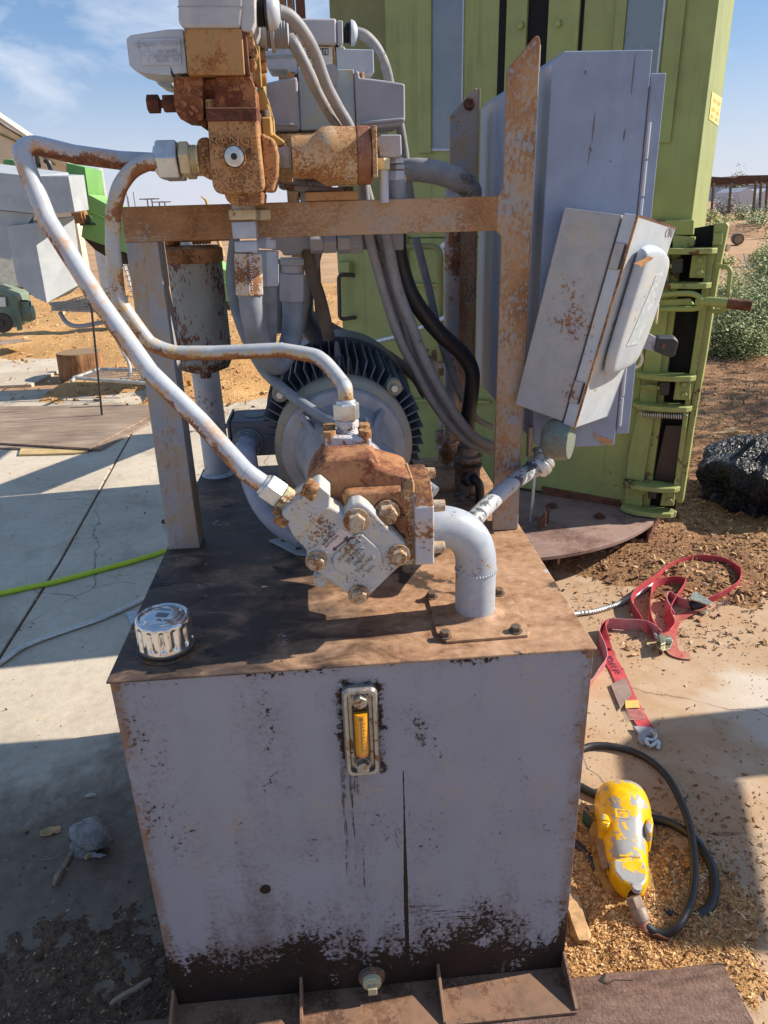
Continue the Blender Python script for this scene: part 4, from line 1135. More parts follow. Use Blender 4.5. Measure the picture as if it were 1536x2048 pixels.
b = MB(); b.tube(smooth_path([at(*c3(x, y), Y=Y) for x, y, Y in ((800, 60, .62), (815, 260, .625), (900, 520, .63), (1080, 760, .64), (1240, 910, .66), (1308, 1030, .67), (1305, 1180, .68), (1280, 1360, .69), (1274, 1560, .69))]), .0175, 20)
b.build('hose', m_black, U, label='thick black hose bowing down to the riser valve')
b = MB(); b.tube(smooth_path([at(*c3(x, y), Y=Y) for x, y, Y in ((925, 120, .78), (1010, 450, .78), (1080, 760, .79), (1160, 1010, .80), (1250, 1230, .81))]), .0095, 12)
b.build('hose', m_hosegrey, U, label='slim straight grey hose near the rear post')
b = MB(); b.tube(smooth_path([at(*c3(x, y), Y=Y) for x, y, Y in ((1300, 1270, .80), (1350, 1360, .80), (1450, 1415, .80))]), .0075, 12)
b.build('cable', m_cablegrey, U, label='short grey cable end by the right post')
# risers at the right rear
m_riser = rusty('riser_paint', (.28, .28, .29), .50, 20, 120, stain=(.14, .08, .05), rough=.55, cols=((.03, .02, .016), (.10, .05, .03), (.24, .15, .10)))
rv = at(*c3(1275, 1900), Y=.66); 
def zc3(y, Y=.66): return at(*c3(1275, y), Y=Y).z
zb0 = T + .001
b = MB(); ry = .66; rx = at(*c3(1278, 1750), Y=ry).x
b.lathe((rx, ry, zb0), (0, 0, 1), [(.030, 0), (.030, .012), (.024, .014), (.024, zc3(1830) - zb0), (.030, zc3(1800) - zb0), (.030, zc3(1690) - zb0), (.034, zc3(1685) - zb0), (.034, zc3(1665) - zb0), (.022, zc3(1655) - zb0), (.022, zc3(1640) - zb0), (.033, zc3(1635) - zb0), (.033, zc3(1605) - zb0), (.024, zc3(1595) - zb0), (.024, zc3(1540) - zb0), (.02, zc3(1535) - zb0)], 28)
b.build('riser_valve', m_riser, U, ang=30)
b = MB(); b.tube(smooth_path([at(*c3(x, y), Y=Y) for x, y, Y in ((1280, 1770, .64), (1320, 1765, .62), (1355, 1800, .61), (1365, 1870, .61), (1358, 1960, .62))]), .0105, 14)
b.cyl(at(*c3(1272, 1772), Y=.645), at(*c3(1312, 1764), Y=.618), .017)
b.build('hose', m_black, U, label='short black hose stub at the foot of the riser valve')
b = MB(); r2 = at(*c3(1165, 1700), Y=.86)
z0 = T + .001; zz = lambda y: at(*c3(1165, y), Y=.86).z - z0
b.lathe((r2.x, .86, z0), (0, 0, 1), [(.023, 0), (.023, zz(1650)), (.032, zz(1645)), (.033, zz(1560)), (.024, zz(1540)), (.024, zz(1500)), (.019, zz(1490)), (.019, .68)], 28)
b.build('riser_pipe', rusty('riser_pipe_paint', (.34, .37, .42), .42, 9, 90, stamt=.5), U, ang=30)
b = MB(); b.tube([(r2.x - .12, .86, T + .001), (r2.x - .12, .86, T + .02)], .02); b.b.free()
# mounting block on the top plate behind the motor
b = MB(); b.box((.56, .70, T + .0006), (.70, .86, T + .012)); b.build('bed_plate', m_tanktop, U, bevel=.001)
# check valve lying along the beam
YC = .425
cz = at(*c2(1000, 832), Y=YC).z
def xc(x): return at(*c2(x, 832), Y=YC).x
x0 = xc(825)
k_ = (at(*c2(1200, 672), Y=YC).z - at(*c2(1200, 985), Y=YC).z) / 2
b = MB(); b.lathe((xc(915), YC, cz), (1, 0, 0), [(.001, 0), (k_ * .72, 0), (k_ * .74, .003), (k_ * .74, xc(1020) - xc(915)), (k_ * .86, xc(1050) - xc(915)), (k_ * 1.0, xc(1080) - xc(915)), (k_ * 1.02, xc(1130) - xc(915)), (k_, xc(1160) - xc(915)), (k_, xc(1250) - xc(915)), (.001, xc(1250) - xc(915))], 48,
    lambda t, r, h: r)
cv = b.build('check_valve', m_check, U, ang=35)
b = MB(); b.cyl((xc(1249), YC, cz), (xc(1328), YC, cz), k_ * 1.005, n=48); b.build('end_ring', rusty('end_ring_rust', (.25, .09, .045), .5, 12, 130, stain=(.3, .14, .07), cols=((.10, .03, .018), (.2, .07, .035), (.42, .26, .17))), cv, bevel=.004)
b = MB(); b.box((xc(1329), YC - .045, cz - k_ * .80), (xc(1354), YC + .05, cz + k_ * .92)); b.build('flange_plate', m_check, cv, bevel=.002)
b = MB(); b.hexp((xc(858), YC, cz), (xc(905), YC, cz), k_ * .42); b.cyl((xc(815), YC, cz), (xc(860), YC, cz), k_ * .36)
for k in range(4): b.cyl((xc(904) + .003 * k, YC, cz), (xc(904) + .003 * k + .0018, YC, cz), k_ * .44)
b.build('union_nut', m_alud, cv, bevel=.0008)
b = MB(); b.ext(poly([(835, 710), (1020, 706), (1020, 740), (925, 770), (915, 965), (850, 968), (835, 900)], YC + .055, c2), (0, .05, 0)); b.build('mount_plate', m_check, cv, bevel=.002)
b = MB(); b.box((xc(965), YF - .012, zt + .0006), (xc(1258), YF + .05, at(*c2(1100, 1014), Y=YF - .012).z)); b.build('foot_block', m_orange, cv, bevel=.002)
b = MB(); b.ext(poly([(860, 975), (1140, 992), (1238, 985), (1236, 1016), (970, 1016), (880, 1010)], YC + .03, c2), (0, .05, 0)); b.build('valve_foot', m_riser, cv, bevel=.003)
b = MB(); b.ext([(xc(1085), YF + .0, 1.0)] and poly([(1356, 740), (1380, 712), (1490, 712), (1494, 832), (1380, 836)], YC + .02, c2), (0, .05, 0)); rb = b.build('elbow_block', m_alud, U, bevel=.003)
def vfit(x, ya, yb, r, Y, parent, mat, name='hex_nut', f=c2):
    a, c = at(*f(x, ya), Y=Y), at(*f(x, yb), Y=Y); c.x = a.x
    b = MB(); b.hexp(a, c, r, .3); return b.build(name, mat, parent, bevel=.0014)
def vcyl(x, ya, yb, r, Y, parent, mat, name='stub', f=c2, r2=None):
    a, c = at(*f(x, ya), Y=Y), at(*f(x, yb), Y=Y); c.x = a.x
    b = MB(); b.cyl(a, c, r, r2, 24); return b.build(name, mat, parent, bevel=.0008)
vfit(1395, 838, 900, .0125, YC + .02, U, m_brass)
vcyl(1398, 900, 1075, .0078, YC + .02, U, m_pipe_clean, 'small_pipe')
vfit(1458, 836, 868, .0165, YC + .05, U, m_pipe_clean); vfit(1460, 872, 900, .0175, YC + .05, U, m_alu); vfit(1460, 905, 960, .0170, YC + .05, U, m_pipe_clean)
vcyl(1464, 955, 1080, .0165, YC + .05, U, m_hosegrey, 'hose_ferrule')
b = MB(); b.tube(smooth_path([at(*c2(x, y), Y=.47) for x, y in ((1490, 905), (1505, 925), (1512, 950), (1502, 975), (1495, 962), (1505, 940), (1495, 915))]), .0016, 8); b.build('twine', plain('twine', (.5, .42, .26), .8), U)
b = MB(); b.tube(smooth_path(G([(806, 342, .62), (840, 340, .60), (885, 348, .585), (925, 365, .58), (942, 385, .60), (930, 402, .64), (905, 412, .70)])), .0215, 24)
b.build('hose', m_cablegrey, U, label='fat grey hose curling round behind the rear post')
# ---- rear valve stack, unpainted aluminium
YR = .60
m_alr = rusty('rear_housing_paint', (.34, .34, .38), .20, 8, 120, stain=(.30, .28, .28), stamt=.5, rough=.5, cols=((.10, .08, .08), (.2, .18, .18), (.44, .44, .46)))
b = MB(); b.ext(poly([(942, 366), (1238, 366), (1250, 684), (956, 688)], YR, c2), (0, .14, 0)); rvl = b.build('pilot_valve', rusty('pilot_block_paint', (.34, .42, .46), .30, 5, 100, stain=(.44, .38, .18), stamt=.9, rough=.5, cols=((.10, .04, .02), (.24, .12, .05), (.42, .3, .12))), U, bevel=.002, label='blue grey rear valve block flanked by two grey housings')
b = MB(); b.ext(poly([(1240, 376), (1266, 372), (1272, 408), (1400, 424), (1510, 442), (1512, 640), (1485, 668), (1400, 676), (1275, 690), (1254, 690)], YR - .008, c2), (0, .13, 0), .95); h1 = b.build('end_housing', m_alr, rvl, bevel=.006, seg=3, ang=25)
b = MB(); b.ext(poly([(1280, 640), (1505, 622), (1500, 640), (1280, 662)], YR - .014, c2), (0, .03, 0)); b.build('housing_rib', m_alr, h1 if False else rvl, bevel=.003)
b = MB(); b.ext(poly([(760, 440), (905, 408), (940, 400), (956, 690), (810, 690), (780, 640)], YR - .008, c2), (0, .13, 0), .95); b.build('end_housing', m_alr, rvl, bevel=.006, seg=3, ang=25)
b = MB(); b.ext(poly([(815, 640), (940, 655), (940, 672), (815, 660)], YR - .014, c2), (0, .02, 0)); b.build('housing_rib', m_alr, rvl, bevel=.003)
b = MB(); b.ext(poly([(940, 240), (1138, 238), (1142, 362), (950, 364)], YR + .01, c2), (0, .1, 0)); lb = b.build('label_block', m_ochre, rvl, bevel=.002)
b = MB(); b.ext(poly([(966, 250), (1124, 250), (1126, 344), (970, 346)], YR + .0095, c2), (0, -.001, 0)); lp_ = b.build('label_plate', plain('label_white', (.62, .62, .58), .4, 0, .08, 60), lb)
b = MB(); yk = YR + .0083
def lpt(x, y): return at(*c2(x, y), Y=yk)
def lline(a, c, w=.0007):
    a, c = lpt(*a), lpt(*c); d = (c - a).normalized() * w; n = V((-d.z, 0, d.x))
    b.ext([a - d - n, c + d - n, c + d + n, a - d + n], (0, -.0003, 0))
for q in (((1042, 258), (1102, 258)), ((1042, 290), (1102, 290)), ((1042, 258), (1042, 290)), ((1072, 258), (1072, 290)), ((1088, 258), (1088, 290)), ((1102, 258), (1102, 290)), ((1052, 262), (1052, 288)), ((1060, 262), (1060, 288)), ((1074, 262), (1086, 286)), ((990, 262), (990, 290)), ((990, 290), (1042, 290)), ((985, 300), (1035, 300)), ((985, 308), (1030, 308))): lline(*q)
b.build('label_symbols', m_ink, lp_)
coil([(1142, 248), (1188, 245), (1190, 258), (1342, 262), (1346, 388), (1260, 398), (1150, 378)], YR + .012, .08, 'solenoid_coil', m_coil, 'right solenoid coil of the rear valve', parent=rvl, bv=.004)
c_l = coil([(758, 268), (930, 250), (948, 395), (896, 400), (890, 372), (782, 370)], YR + .012, .08, 'solenoid_coil', m_coil, 'left solenoid coil of the rear valve', parent=rvl, bv=.004)
text('SPERRY VICKERS', 'cast_lettering', at(*c2(858, 300), Y=YR + .011), (1, 0, .03), (0, 0, 1), .0085, m_coil, rvl, .0008)
b = MB(); b.ext(poly([(930, 95), (1146, 94), (1150, 236), (940, 238)], YR + .0, c2), (0, .13, 0), .97); jb3 = b.build('rear_junction_box', m_box, rvl, bevel=.005, seg=3, ang=25)
b = MB(); b.ext(poly([(1150, 106), (1180, 108), (1182, 232), (1152, 238)], YR + .002, c2), (0, .12, 0)); b.build('box_lid', m_box, rvl, bevel=.002)
gland(c2(1182, 176), c2(1258, 176), .0200, YR + .05, rvl)
b = MB(); b.tube(smooth_path([at(*c2(x, y), Y=Y) for x, y, Y in ((1252, 172, .65), (1300, 190, .65), (1350, 240, .655), (1390, 310, .66), (1415, 380, .67), (1428, 440, .68), (1470, 600, .70), (1505, 800, .72), (1530, 1000, .73), (1560, 1150, .74))]), .0095, 14)
b.build('cable', m_cablegrey, U, label='grey cable arching from the rear gland down behind the housing')
p = at(*c2(1112, 400), Y=YR - .012)
b = MB()
for k in range(5): b.lathe(p + V((0, -.004 + .004 * k, 0)), (.6, 1, 0), [(.014, 0), (.018, .002), (.014, .004)], 20)
b.build('spring_cap', m_alud, rvl)
for q_ in ((908, 408), (1278, 412)):
    p = at(*c2(*q_), Y=YR + .0); b = MB(); b.cyl(p + V((0, 0, -.01)), p + V((0, 0, .008)), .006); b.build('bolt', m_rust, rvl, bevel=.001)
# manifold under the rear valve, down through the frame
b = MB(); b.ext(poly([(820, 695), (1330, 690), (1330, 760), (1100, 1010), (840, 1000)], YR + .02, c2), (0, .10, 0)); b.build('manifold', m_riser, U, bevel=.004)
b = MB(); b.ext(poly([(400, 150), (1060, 150), (1060, 300), (850, 296), (560, 296), (545, 325), (460, 325), (452, 300), (400, 298)], .60, c5), (0, .10, 0)); mf = b.build('manifold', m_alud, U, bevel=.004, ang=28)
for x in (625, 690, 760, 820):
    b = MB(); p = at(*c5(x, 262), Y=.59); b.hexp(p + V((-.012, 0, 0)), p + V((.014, 0, 0)), .021, .1 * x); b.build('hex_nut', m_alud, mf, bevel=.001)
# ---- hose ends in front of the beam
YH = .415
for (x, r, a, c, m) in ((262, .0265, 96, 148, m_brass), (268, .0235, 156, 240, m_pipe_clean), (278, .0225, 252, 308, m_pipe_clean)):
    vfit(x, a, c, r, YH, U, m, f=c5)
vcyl(262, 60, 100, .020, YH, U, m_alud, 'threaded_stub', f=c5)
vfit(352, 98, 150, .020, YH + .05, U, m_brass, f=c5)
b = MB(); b.hexp(at(*c5(288, 312), Y=YH), at(*c5(296, 520), Y=YH), .0275, .2); b.build('hose_ferrule', rusty('ferrule_rust', (.60, .62, .62), .44, 14, 160, stain=(.5, .3, .12)), U, bevel=.002)
b = MB()
for k in range(12):
    for i in range(4):
        p = at(*c5(278 + i * 9 + (k % 2) * 4, 350 + k * 13), Y=YH - .0245); b.sphere(p, .0016, n=6)
b.build('knurling', m_pipe_clean, U)
b = MB(); b.hexp(at(*c5(378, 240), Y=YH + .06), at(*c5(378, 290), Y=YH + .06), .020, .2); b.hexp(at(*c5(385, 300), Y=YH + .06), at(*c5(388, 474), Y=YH + .06), .0215, .3); b.build('hose_ferrule', m_pipe_clean, U, bevel=.002)
b = MB(); b.hexp(at(*c5(505, 335), Y=.56), at(*c5(505, 372), Y=.56), .026, .2); b.cyl(at(*c5(505, 372), Y=.56), at(*c5(505, 412), Y=.56), .020); b.hexp(at(*c5(507, 412), Y=.56), at(*c5(507, 552), Y=.56), .027, .35); b.build('hose_ferrule', m_alud, U, bevel=.002)
b = MB(); b.tube(smooth_path([at(*c5(x, y), Y=Y) for x, y, Y in ((298, 500, YH), (306, 600, .42), (326, 700, .435), (362, 800, .455), (425, 862, .48), (470, 820, .51), (500, 740, .54), (512, 640, .555), (508, 540, .56))]), .0215, 24)
b.build('hose', m_hosegrey, U, label='thick grey hose hanging in a U between two ferrules')
b = MB(); b.tube(smooth_path([at(*c5(x, y), Y=Y) for x, y, Y in ((388, 460, YH + .06), (392, 580, .49), (392, 700, .51), (385, 760, .53), (360, 830, .56))]), .0155, 20)
b.build('hose', m_hosegrey, U, label='second grey hose beside the thick one')
for lab, pts, r, mt_ in (('tan hose dropping behind the grey ferrule', ((575, 290, .66), (605, 420, .66), (650, 560, .67), (690, 740, .68)), .0135, m_hosetan), ('grey hose leaning left behind the ferrule', ((635, 280, .68), (600, 420, .68), (560, 600, .69), (545, 700, .70)), .012, m_cablegrey),
                 ('dark hose behind the ferrule', ((585, 430, .74), (560, 600, .74), (600, 690, .74), (660, 780, .74)), .020, plain('dark_grey_hose', (.08, .09, .11), .6)), ('grey hose end left of the ferrule', ((450, 350, .70), (425, 500, .72), (430, 700, .74)), .016, m_hosegrey)):
    b = MB(); b.tube(smooth_path([at(*c5(x, y), Y=Y) for x, y, Y in pts]), r, 16); b.build('hose', mt_, U, label=lab)
b = MB(); b.tube(smooth_path([at(*c3(x, y), Y=Y) for x, y, Y in ((-140, 300, .95), (0, 470, .95), (150, 612, .93), (400, 765, .9), (650, 875, .88), (900, 1050, .85), (1000, 1200, .84))]), .0135, 16)
b.build('hose', m_hosetan, U, label='brown hose sloping behind the motor cowl')
# nuts where the two pressure pipes meet the front valve
def hfit(xr, yc, Y, s, parent):
    p = at(*c2(xr, yc), Y=Y); d = V((-1, 0, .0))
    b = MB(); b.lathe(p, d, [(.022 * s, -.004)] + [(.022 * s if k % 2 else .020 * s, .0015 * k) for k in range(8)] + [(.001, .012)], 28); b.build('threaded_stub', m_brass, parent)
    b = MB(); b.hexp(p + d * .010, p + d * .026, .0275 * s, .2); b.build('hex_adapter', m_brass, parent, bevel=.001)
    b = MB(); b.hexp(p + d * .028, p + d * .061, .0315 * s, .05); b.lathe(p + d * .061, d, [(.025 * s, -.001), (.021 * s, .004), (.0155 * s, .006), (.001, .006)], 24); b.build('pipe_nut', m_zinc, parent, bevel=.0022)
hfit(408, 845, .368, 1.0, U)
hfit(430, 862, .415, .95, U)
# ============================================================ CONTROL CABINET ON THE FRAME
def c7(x, y): return (880 + .4271 * x, 380 + .4271 * y)
m_cab = rusty('cabinet_paint', (.25, .31, .43), .035, 4, 60, stain=(.25, .29, .38), stamt=.15, rough=.42, edge=.18, streak=.22)
XC = .766
ztop, zbot = 1.712, 1.006
b = MB()
b.ext([(XC + .020, YF + .008, zbot), (.941, YF + .008, zbot), (.941, YF + .008, ztop), (XC + .020, YF + .008, ztop), (XC, YF + .010, ztop - .018), (XC, YF + .010, zbot + .02)], (0, .59, 0))
cab = b.build('control_cabinet', m_cab, U, bevel=.0022, label='tall pale blue grey control cabinet bolted to the right posts')
d0, d1 = at(1322, 147, Y=YF + .02), at(1250, 866, Y=YF + .02)
b = MB(); b.box((.944, YF + .014, d1.z), (.972, YF + .58, d0.z)); door = b.build('cabinet_door', m_cab, cab, bevel=.0022)
b = MB(); b.box((.9415, YF + .0065, d1.z + .015), (.9445, YF + .012, d0.z - .02)); 
hg = b.build('door_hinge', m_cab, cab)
b = MB()
for k in range(9): b.cyl((.9475, YF + .0085, d1.z + .02 + k * .062), (.9475, YF + .0085, d1.z + .078 + k * .062), .0035, n=12)
b.build('hinge_barrel', m_pipe_clean, hg)
def cline(a, c, w, name, mat):
    a, c = at(*a, Y=YF + .0074), at(*c, Y=YF + .0074); d = (c - a); n = V((-d.z, 0, d.x)).normalized() * w
    b = MB(); b.ext([a - n * .3, (a + c) / 2 - n, c - n * .2, c + n * .2, (a + c) / 2 + n, a + n * .3], (0, -.0004, 0)); b.build(name, mat, cab)
m_scr = plain('scratch_rust', (.16, .07, .035), .7)
for a, c, w_ in (((1190, 225), (1184, 285), .0008), ((1182, 285), (1176, 330), .0005), ((1271, 108), (1262, 190), .0006), ((1172, 140), (1170, 150), .0012), ((1250, 258), (1247, 282), .001), ((1178, 295), (1185, 303), .001), ((1220, 322), (1222, 324), .0016)):
    cline(a, c, w_, 'scratch', m_scr)
b = MB(); b.ext([at(x, y, Y=YF + .0074) for x, y in ((1185, 862), (1196, 872), (1215, 876), (1224, 880), (1224, 892), (1205, 888), (1192, 878))], (0, -.0006, 0)); b.build('rust_patch', rusty('rust_patch', (.42, .22, .12), .5, 30, 160), cab)
b = MB(); b.box((.757, YF + .0005, .99), (XC - .001, YF + .02, zbot + .05)); b.build('cabinet_strap', m_frame, cab, bevel=.001)
# ---- leaning switch box
wv = V((.713, .689, -.129)).normalized()
uv = V((.178, -.096, .979)); uv = (uv - wv * uv.dot(wv)).normalized()
nv = uv.cross(wv) * -1
if nv.y > 0: nv = -nv
NB = at(1277, 430, Y=.325)
NT, NO = NB, at(1150, 857, Y=.360)                        # the near edge of the cover, top and foot
LT, LO = at(1128, 411, Y=.415), at(1027, 812, Y=.440)      # the far left edge of the body
CT, CO = at(1352, 455, Y=.470), at(1238, 826, Y=.500)      # the far right edge of the cover
LN, WN, DN = (NT - NO).length, (CT - NT).length, (LT - NT).length
uv = (NT - NO).normalized(); wv = (CT - NT).normalized(); wv = (wv - uv * wv.dot(uv)).normalized()
nv = uv.cross(wv); nv = nv if nv.x > 0 else -nv
sv = uv.cross((LT - NT).normalized()).normalized(); sv = sv if sv.y < 0 else -sv     # out of the body's side face
m_sb = rusty('switch_box_paint', (.40, .405, .41), .20, 12, 130, soft=.03, stain=(.40, .36, .30), stamt=.6, rough=.45, edge=.30)
m_sbc = rusty('switch_cover_paint', (.46, .52, .58), .14, 6, 80, stain=(.60, .46, .22), stamt=.5, rough=.42, edge=.32)
def sb(u, w_, n):                                          # down the edge, across the cover, back from the cover
    t = u / LN; N_ = NT.lerp(NO, t)
    return N_ + (CT.lerp(CO, t) - N_) * (w_ / WN) + (LT.lerp(LO, t) - N_) * (n / DN)
def sbbox(u0, u1, w0, w1, n0, n1, b):
    return b.loft([[sb(u0, w0, n), sb(u1, w0, n), sb(u1, w1, n), sb(u0, w1, n)] for n in (n0, n1)])
b = MB(); sbbox(.003, LN - .003, .003, WN - .003, .030, DN, b)
sbx = b.build('switch_box', m_sb, U, bevel=.002, label='pale disconnect switch box leaning out to the right of the cabinet')
b = MB(); sbbox(0, LN, 0, WN, 0, .0265, b); cvr = b.build('box_cover', m_sbc, sbx, bevel=.0025)
def onplane(px, py, n): return atp(px, py, NB - nv * n, nv)
hp = [(905, 300), (925, 262), (985, 248), (1050, 262), (1088, 305), (1090, 340), (1000, 640), (925, 800), (880, 830), (790, 858), (750, 862), (738, 835)]
base = [onplane(*c7(*q), -o_) - nv * o_ for q, o_ in zip(hp, (0, .005, .012, .02, .024, .024, .024, .02, .012, .006, 0, 0))]
cc_ = sum(base, V()) / len(base)
ring = lambda k, h: [cc_ + (p - cc_) * k + nv * h for p in base]
b = MB(); b.loft([ring(1.0, 0), ring(.985, .012), ring(.95, .022), ring(.88, .026), ring(.5, .0262)])
bb_ = b; b = MB(); sbbox(0, LN, -.0007, .0022, -.0007, .003, b); b.build('worn_edge', m_rust, cvr); b = MB(); sbbox(-.0007, .003, 0, WN, -.0004, .004, b); b.build('worn_edge', m_rustdark, cvr); b = bb_
hump = b.build('cover_hump', m_sbc, cvr, bevel=0, sub=2, ang=80)
lq = [(1012, 400), (1046, 380), (1040, 400), (935, 715), (925, 722), (872, 732)]
b = MB(); b.ext([onplane(*c7(*q), -.0262) for q in lq], nv * .0009); b.build('scraped_label', rusty('scraped_label', (.44, .52, .56), .5, 30, 120, cols=((.3, .36, .38), (.40, .47, .5), (.66, .68, .68)), stamt=0), cvr)
b = MB(); b.ext([onplane(*c7(*q), -.0262) for q in ((905, 345), (950, 325), (975, 308), (1000, 318), (960, 345), (940, 362), (930, 350))], nv * .0006); b.build('rust_patch', m_rust, cvr)
text('ON', 'cast_lettering', onplane(*c7(1074, 200), -.0006), wv, uv, .025, m_sbc, cvr, .0008)
text('OFF', 'cast_lettering', onplane(*c7(845, 880), -.0006), wv, uv, .020, m_sbc, cvr, .0008)
wn_ = wv * -1
def onside(px, py, k=.002): return atp(px, py, sb(0, .003, .05) + sv * (.003 - k), sv)
bk = -(LT - NT).normalized()
for cx, cy in ((655, 225), (462, 945)):
    for r in (.012, .019, .0255):
        o = onside(*c7(cx + (r - .012) * 700, cy), .0022)
        b = MB(); ringp = []
        pts = [o + (bk * math.cos(t) + uv * math.sin(t)) * r for t in [2 * math.pi * k / 40 for k in range(41)]]
        b.tube(pts, .0008, 6); b.build('knockout', m_brass, sbx)
for cx, cy in ((832, 310), (643, 947)):
    o = onside(*c7(cx, cy), .001)
    b = MB(); b.ext([o + bk * .009 + uv * .022, o + bk * .009 - uv * .022, o - bk * .010 - uv * .022, o - bk * .010 + uv * .022], sv * .004)
    b.build('hinge', m_sb, sbx, bevel=.001)
    b = MB(); b.ext([o + bk * .011 + uv * .020, o + bk * .011 - uv * .020, o + bk * .0075 - uv * .020, o + bk * .0075 + uv * .020], sv * .0044); b.build('hinge_slot', m_dk, sbx)
# lever with its black grip
def hv(px, py, dY=.0): return at(*c7(px, py), Y=.60 + dY)
b = MB(); b.ext([hv(955, 655), (hv(1012, 690)), hv(1010, 755), hv(940, 740), hv(925, 700)], (.0, .008, 0)); b.build('switch_lever', m_alud, sbx, bevel=.0015)
b = MB(); b.ext([hv(1018, 690, -.006), hv(1100, 692, -.006), hv(1120, 712, -.006), hv(1102, 782, -.006), hv(1075, 788, -.006), hv(1000, 758, -.006)], (.006, .024, .004), .98); gp_ = b.build('lever_grip', m_black, sbx, bevel=.005, seg=3)
b = MB(); p = hv(1046, 733, -.0065); b.cyl(p, p + V((0, -.001, 0)), .0052); b.build('rivet', m_rustdark, gp_)
b = MB(); p = hv(1014, 580); b.lathe(p, (1, -.5, 0), [(.0215, 0), (.0215, .003), (.008, .003), (.001, .0025)], 24); b.build('washer', m_brass, sbx)
b = MB(); p = hv(920, 795); b.tube([p + V((math.cos(t) * .013, 0, math.sin(t) * .016)) for t in [2 * math.pi * k / 24 for k in range(25)]], .0035, 8); b.build('padlock_ring', m_brass, sbx)
# conduit body under the box
p = at(*c7(540, 1142), Y=.43)
m_ver = rusty('verdigris_casting', (.20, .22, .20), .45, 16, 90, stain=(.12, .2, .14), stamt=.6, rough=.45, cols=((.08, .05, .04), (.18, .17, .15), (.16, .26, .18)))
b = MB(); b.lathe(p + V((-.03, -.02, 0)), (.8, -.5, 0), [(.001, -.002), (.024, .0), (.036, .008), (.0405, .022), (.0405, .04), (.036, .055), (.001, .056)], 32)
b.build('conduit_body', m_ver, U, ang=60)
q0 = at(*c7(488, 1215), Y=.47); q1 = at(*c7(465, 1290), Y=.46)
b = MB(); b.cyl(q0, q0 + V((0, 0, -.006)), .024); b.cyl(q0, q1, .017)
b.lathe(q1 + V((.012, 0, .016)), (-.5, -.35, -.6), [(.021, 0), (.0245, .003), (.0245, .012), (.022, .014), (.025, .016), (.0245, .026), (.0215, .030), (.0215, .034), (.001, .034)], 12)
b.build('conduit_connector', m_zinc, U, bevel=.001)
m_sleeve = rusty('taped_conduit', (.50, .52, .55), .46, 6, 50, stamt=.2, stain=(.2, .2, .22), rough=.38, cols=((.03, .035, .045), (.06, .07, .085), (.12, .13, .15)), bump=.8)
b = MB(); b.tube(smooth_path([at(*c7(x, y), Y=Y) for x, y, Y in ((460, 1288, .455), (415, 1318, .44), (330, 1380, .40), (250, 1450, .35), (170, 1530, .29), (110, 1600, .24), (60, 1650, .22))]), .0170, 18, rf=lambda t: 1.18 if t < .12 else 1.0)
b.build('taped_conduit', m_sleeve, U, label='thick conduit with torn black tape running down from the switch box')

# ---- timbers under the tank
def timber_mat():
    m = Mt('weathered_timber')
    A = m.noise(1, 8, .7, .6, vec=m.sc3(3, 22, 22)); B = m.noise(55, 8, .7, vec=m.sc3(.5, 1, 1)); D = m.noise(6, 5)
    c = m.ramp(m.m2('ADD', m.m2('MULTIPLY', A, .5), m.m2('MULTIPLY', B, .5)), [(.36, (.080, .042, .030)), (.5, (.21, .125, .095)), (.64, (.30, .20, .155))])
    c = m.mix(m.m2('MULTIPLY', m.step(D, .55, .65), .5), c, (.27, .14, .08))
    m.bump(m.m2('ADD', A, m.m2('ADD', B, m.noise(140, 5, .7))), 1.0, .006)
    return m.out(c, .85)
m_timber = timber_mat()
b = MB()
n1, n2 = 26, 8
random.seed(3)
def trect(x):
    y0, y1, z0, z1 = -.139, -.014, .001, .087
    w_ = .002 * math.sin(x * 31) + .0015 * math.sin(x * 83)
    return [V((x, y0 + w_, z0)), V((x, y0 + w_, z1 - .008)), V((x, y0 + .008, z1 - .001 + w_ * .4)), V((x, (y0 + y1) / 2, z1 + w_ * .3)), V((x, y1 - .008, z1 + w_ * .3)), V((x, y1 + w_, z1 - .007)), V((x, y1, z0))]
b.loft([trect(-.09)] + [trect(-.085 + i * .0385) for i in range(30)] + [trect(1.055), [p + V((.004, 0, 0)) for p in trect(1.058)]])
tm = b.build('timber_sleeper', m_timber, None, bevel=.0, ang=50, label='weathered brown timber sleeper under the front foot of the tank', cat='timber')
b = MB(); 
for pts in ([(1198, 1960), (1206, 1966), (1216, 1969), (1228, 1961), (1265, 1961), (1266, 1960), (1228, 1959), (1216, 1966), (1207, 1963), (1212, 1946), (1210, 1945)], [(1400, 1929), (1440, 1927), (1464, 1931), (1442, 1929)]):
    b.ext([at(x, y, Z=.0878) for x, y in pts], (0, 0, .0006))
b.build('timber_split', m_dk, tm)
b = MB(); b.box((-.10, .80, .001), (.86, .93, .0895)); b.build('timber_sleeper', m_timber, None, bevel=.005, label='second timber sleeper under the rear end of the tank, mostly hidden', cat='timber')
# ============================================================ GREEN PRESS
TP = V((1.694, 2.154, 0)); Te = V((.829, -.559, 0)); Tn = V((-.559, -.829, 0)); Ts = -Tn
def tp(px, py, off=0.0): return atp(px, py, TP + Tn * off, Tn)
m_gr = rusty('press_green', (.295, .335, .115), .13, 2.5, 60, stain=(.20, .22, .07), stamt=.3, rough=.5, edge=.10, streak=.35, cols=((.05, .018, .015), (.14, .05, .03), (.22, .11, .05)))
m_grd = rusty('press_green_worn', (.31, .345, .12), .30, 6, 50, stain=(.28, .30, .1), stamt=.5, rough=.55, streak=.3, cols=((.05, .018, .015), (.10, .035, .025), (.2, .09, .05)))
m_gro = rusty('press_olive', (.20, .20, .07), .12, 3, 70, stain=(.25, .25, .1), stamt=.3, rough=.5)
m_glassy = plain('hazy_window', (.17, .22, .26), .25, 0, .10, 6, spec=.8)
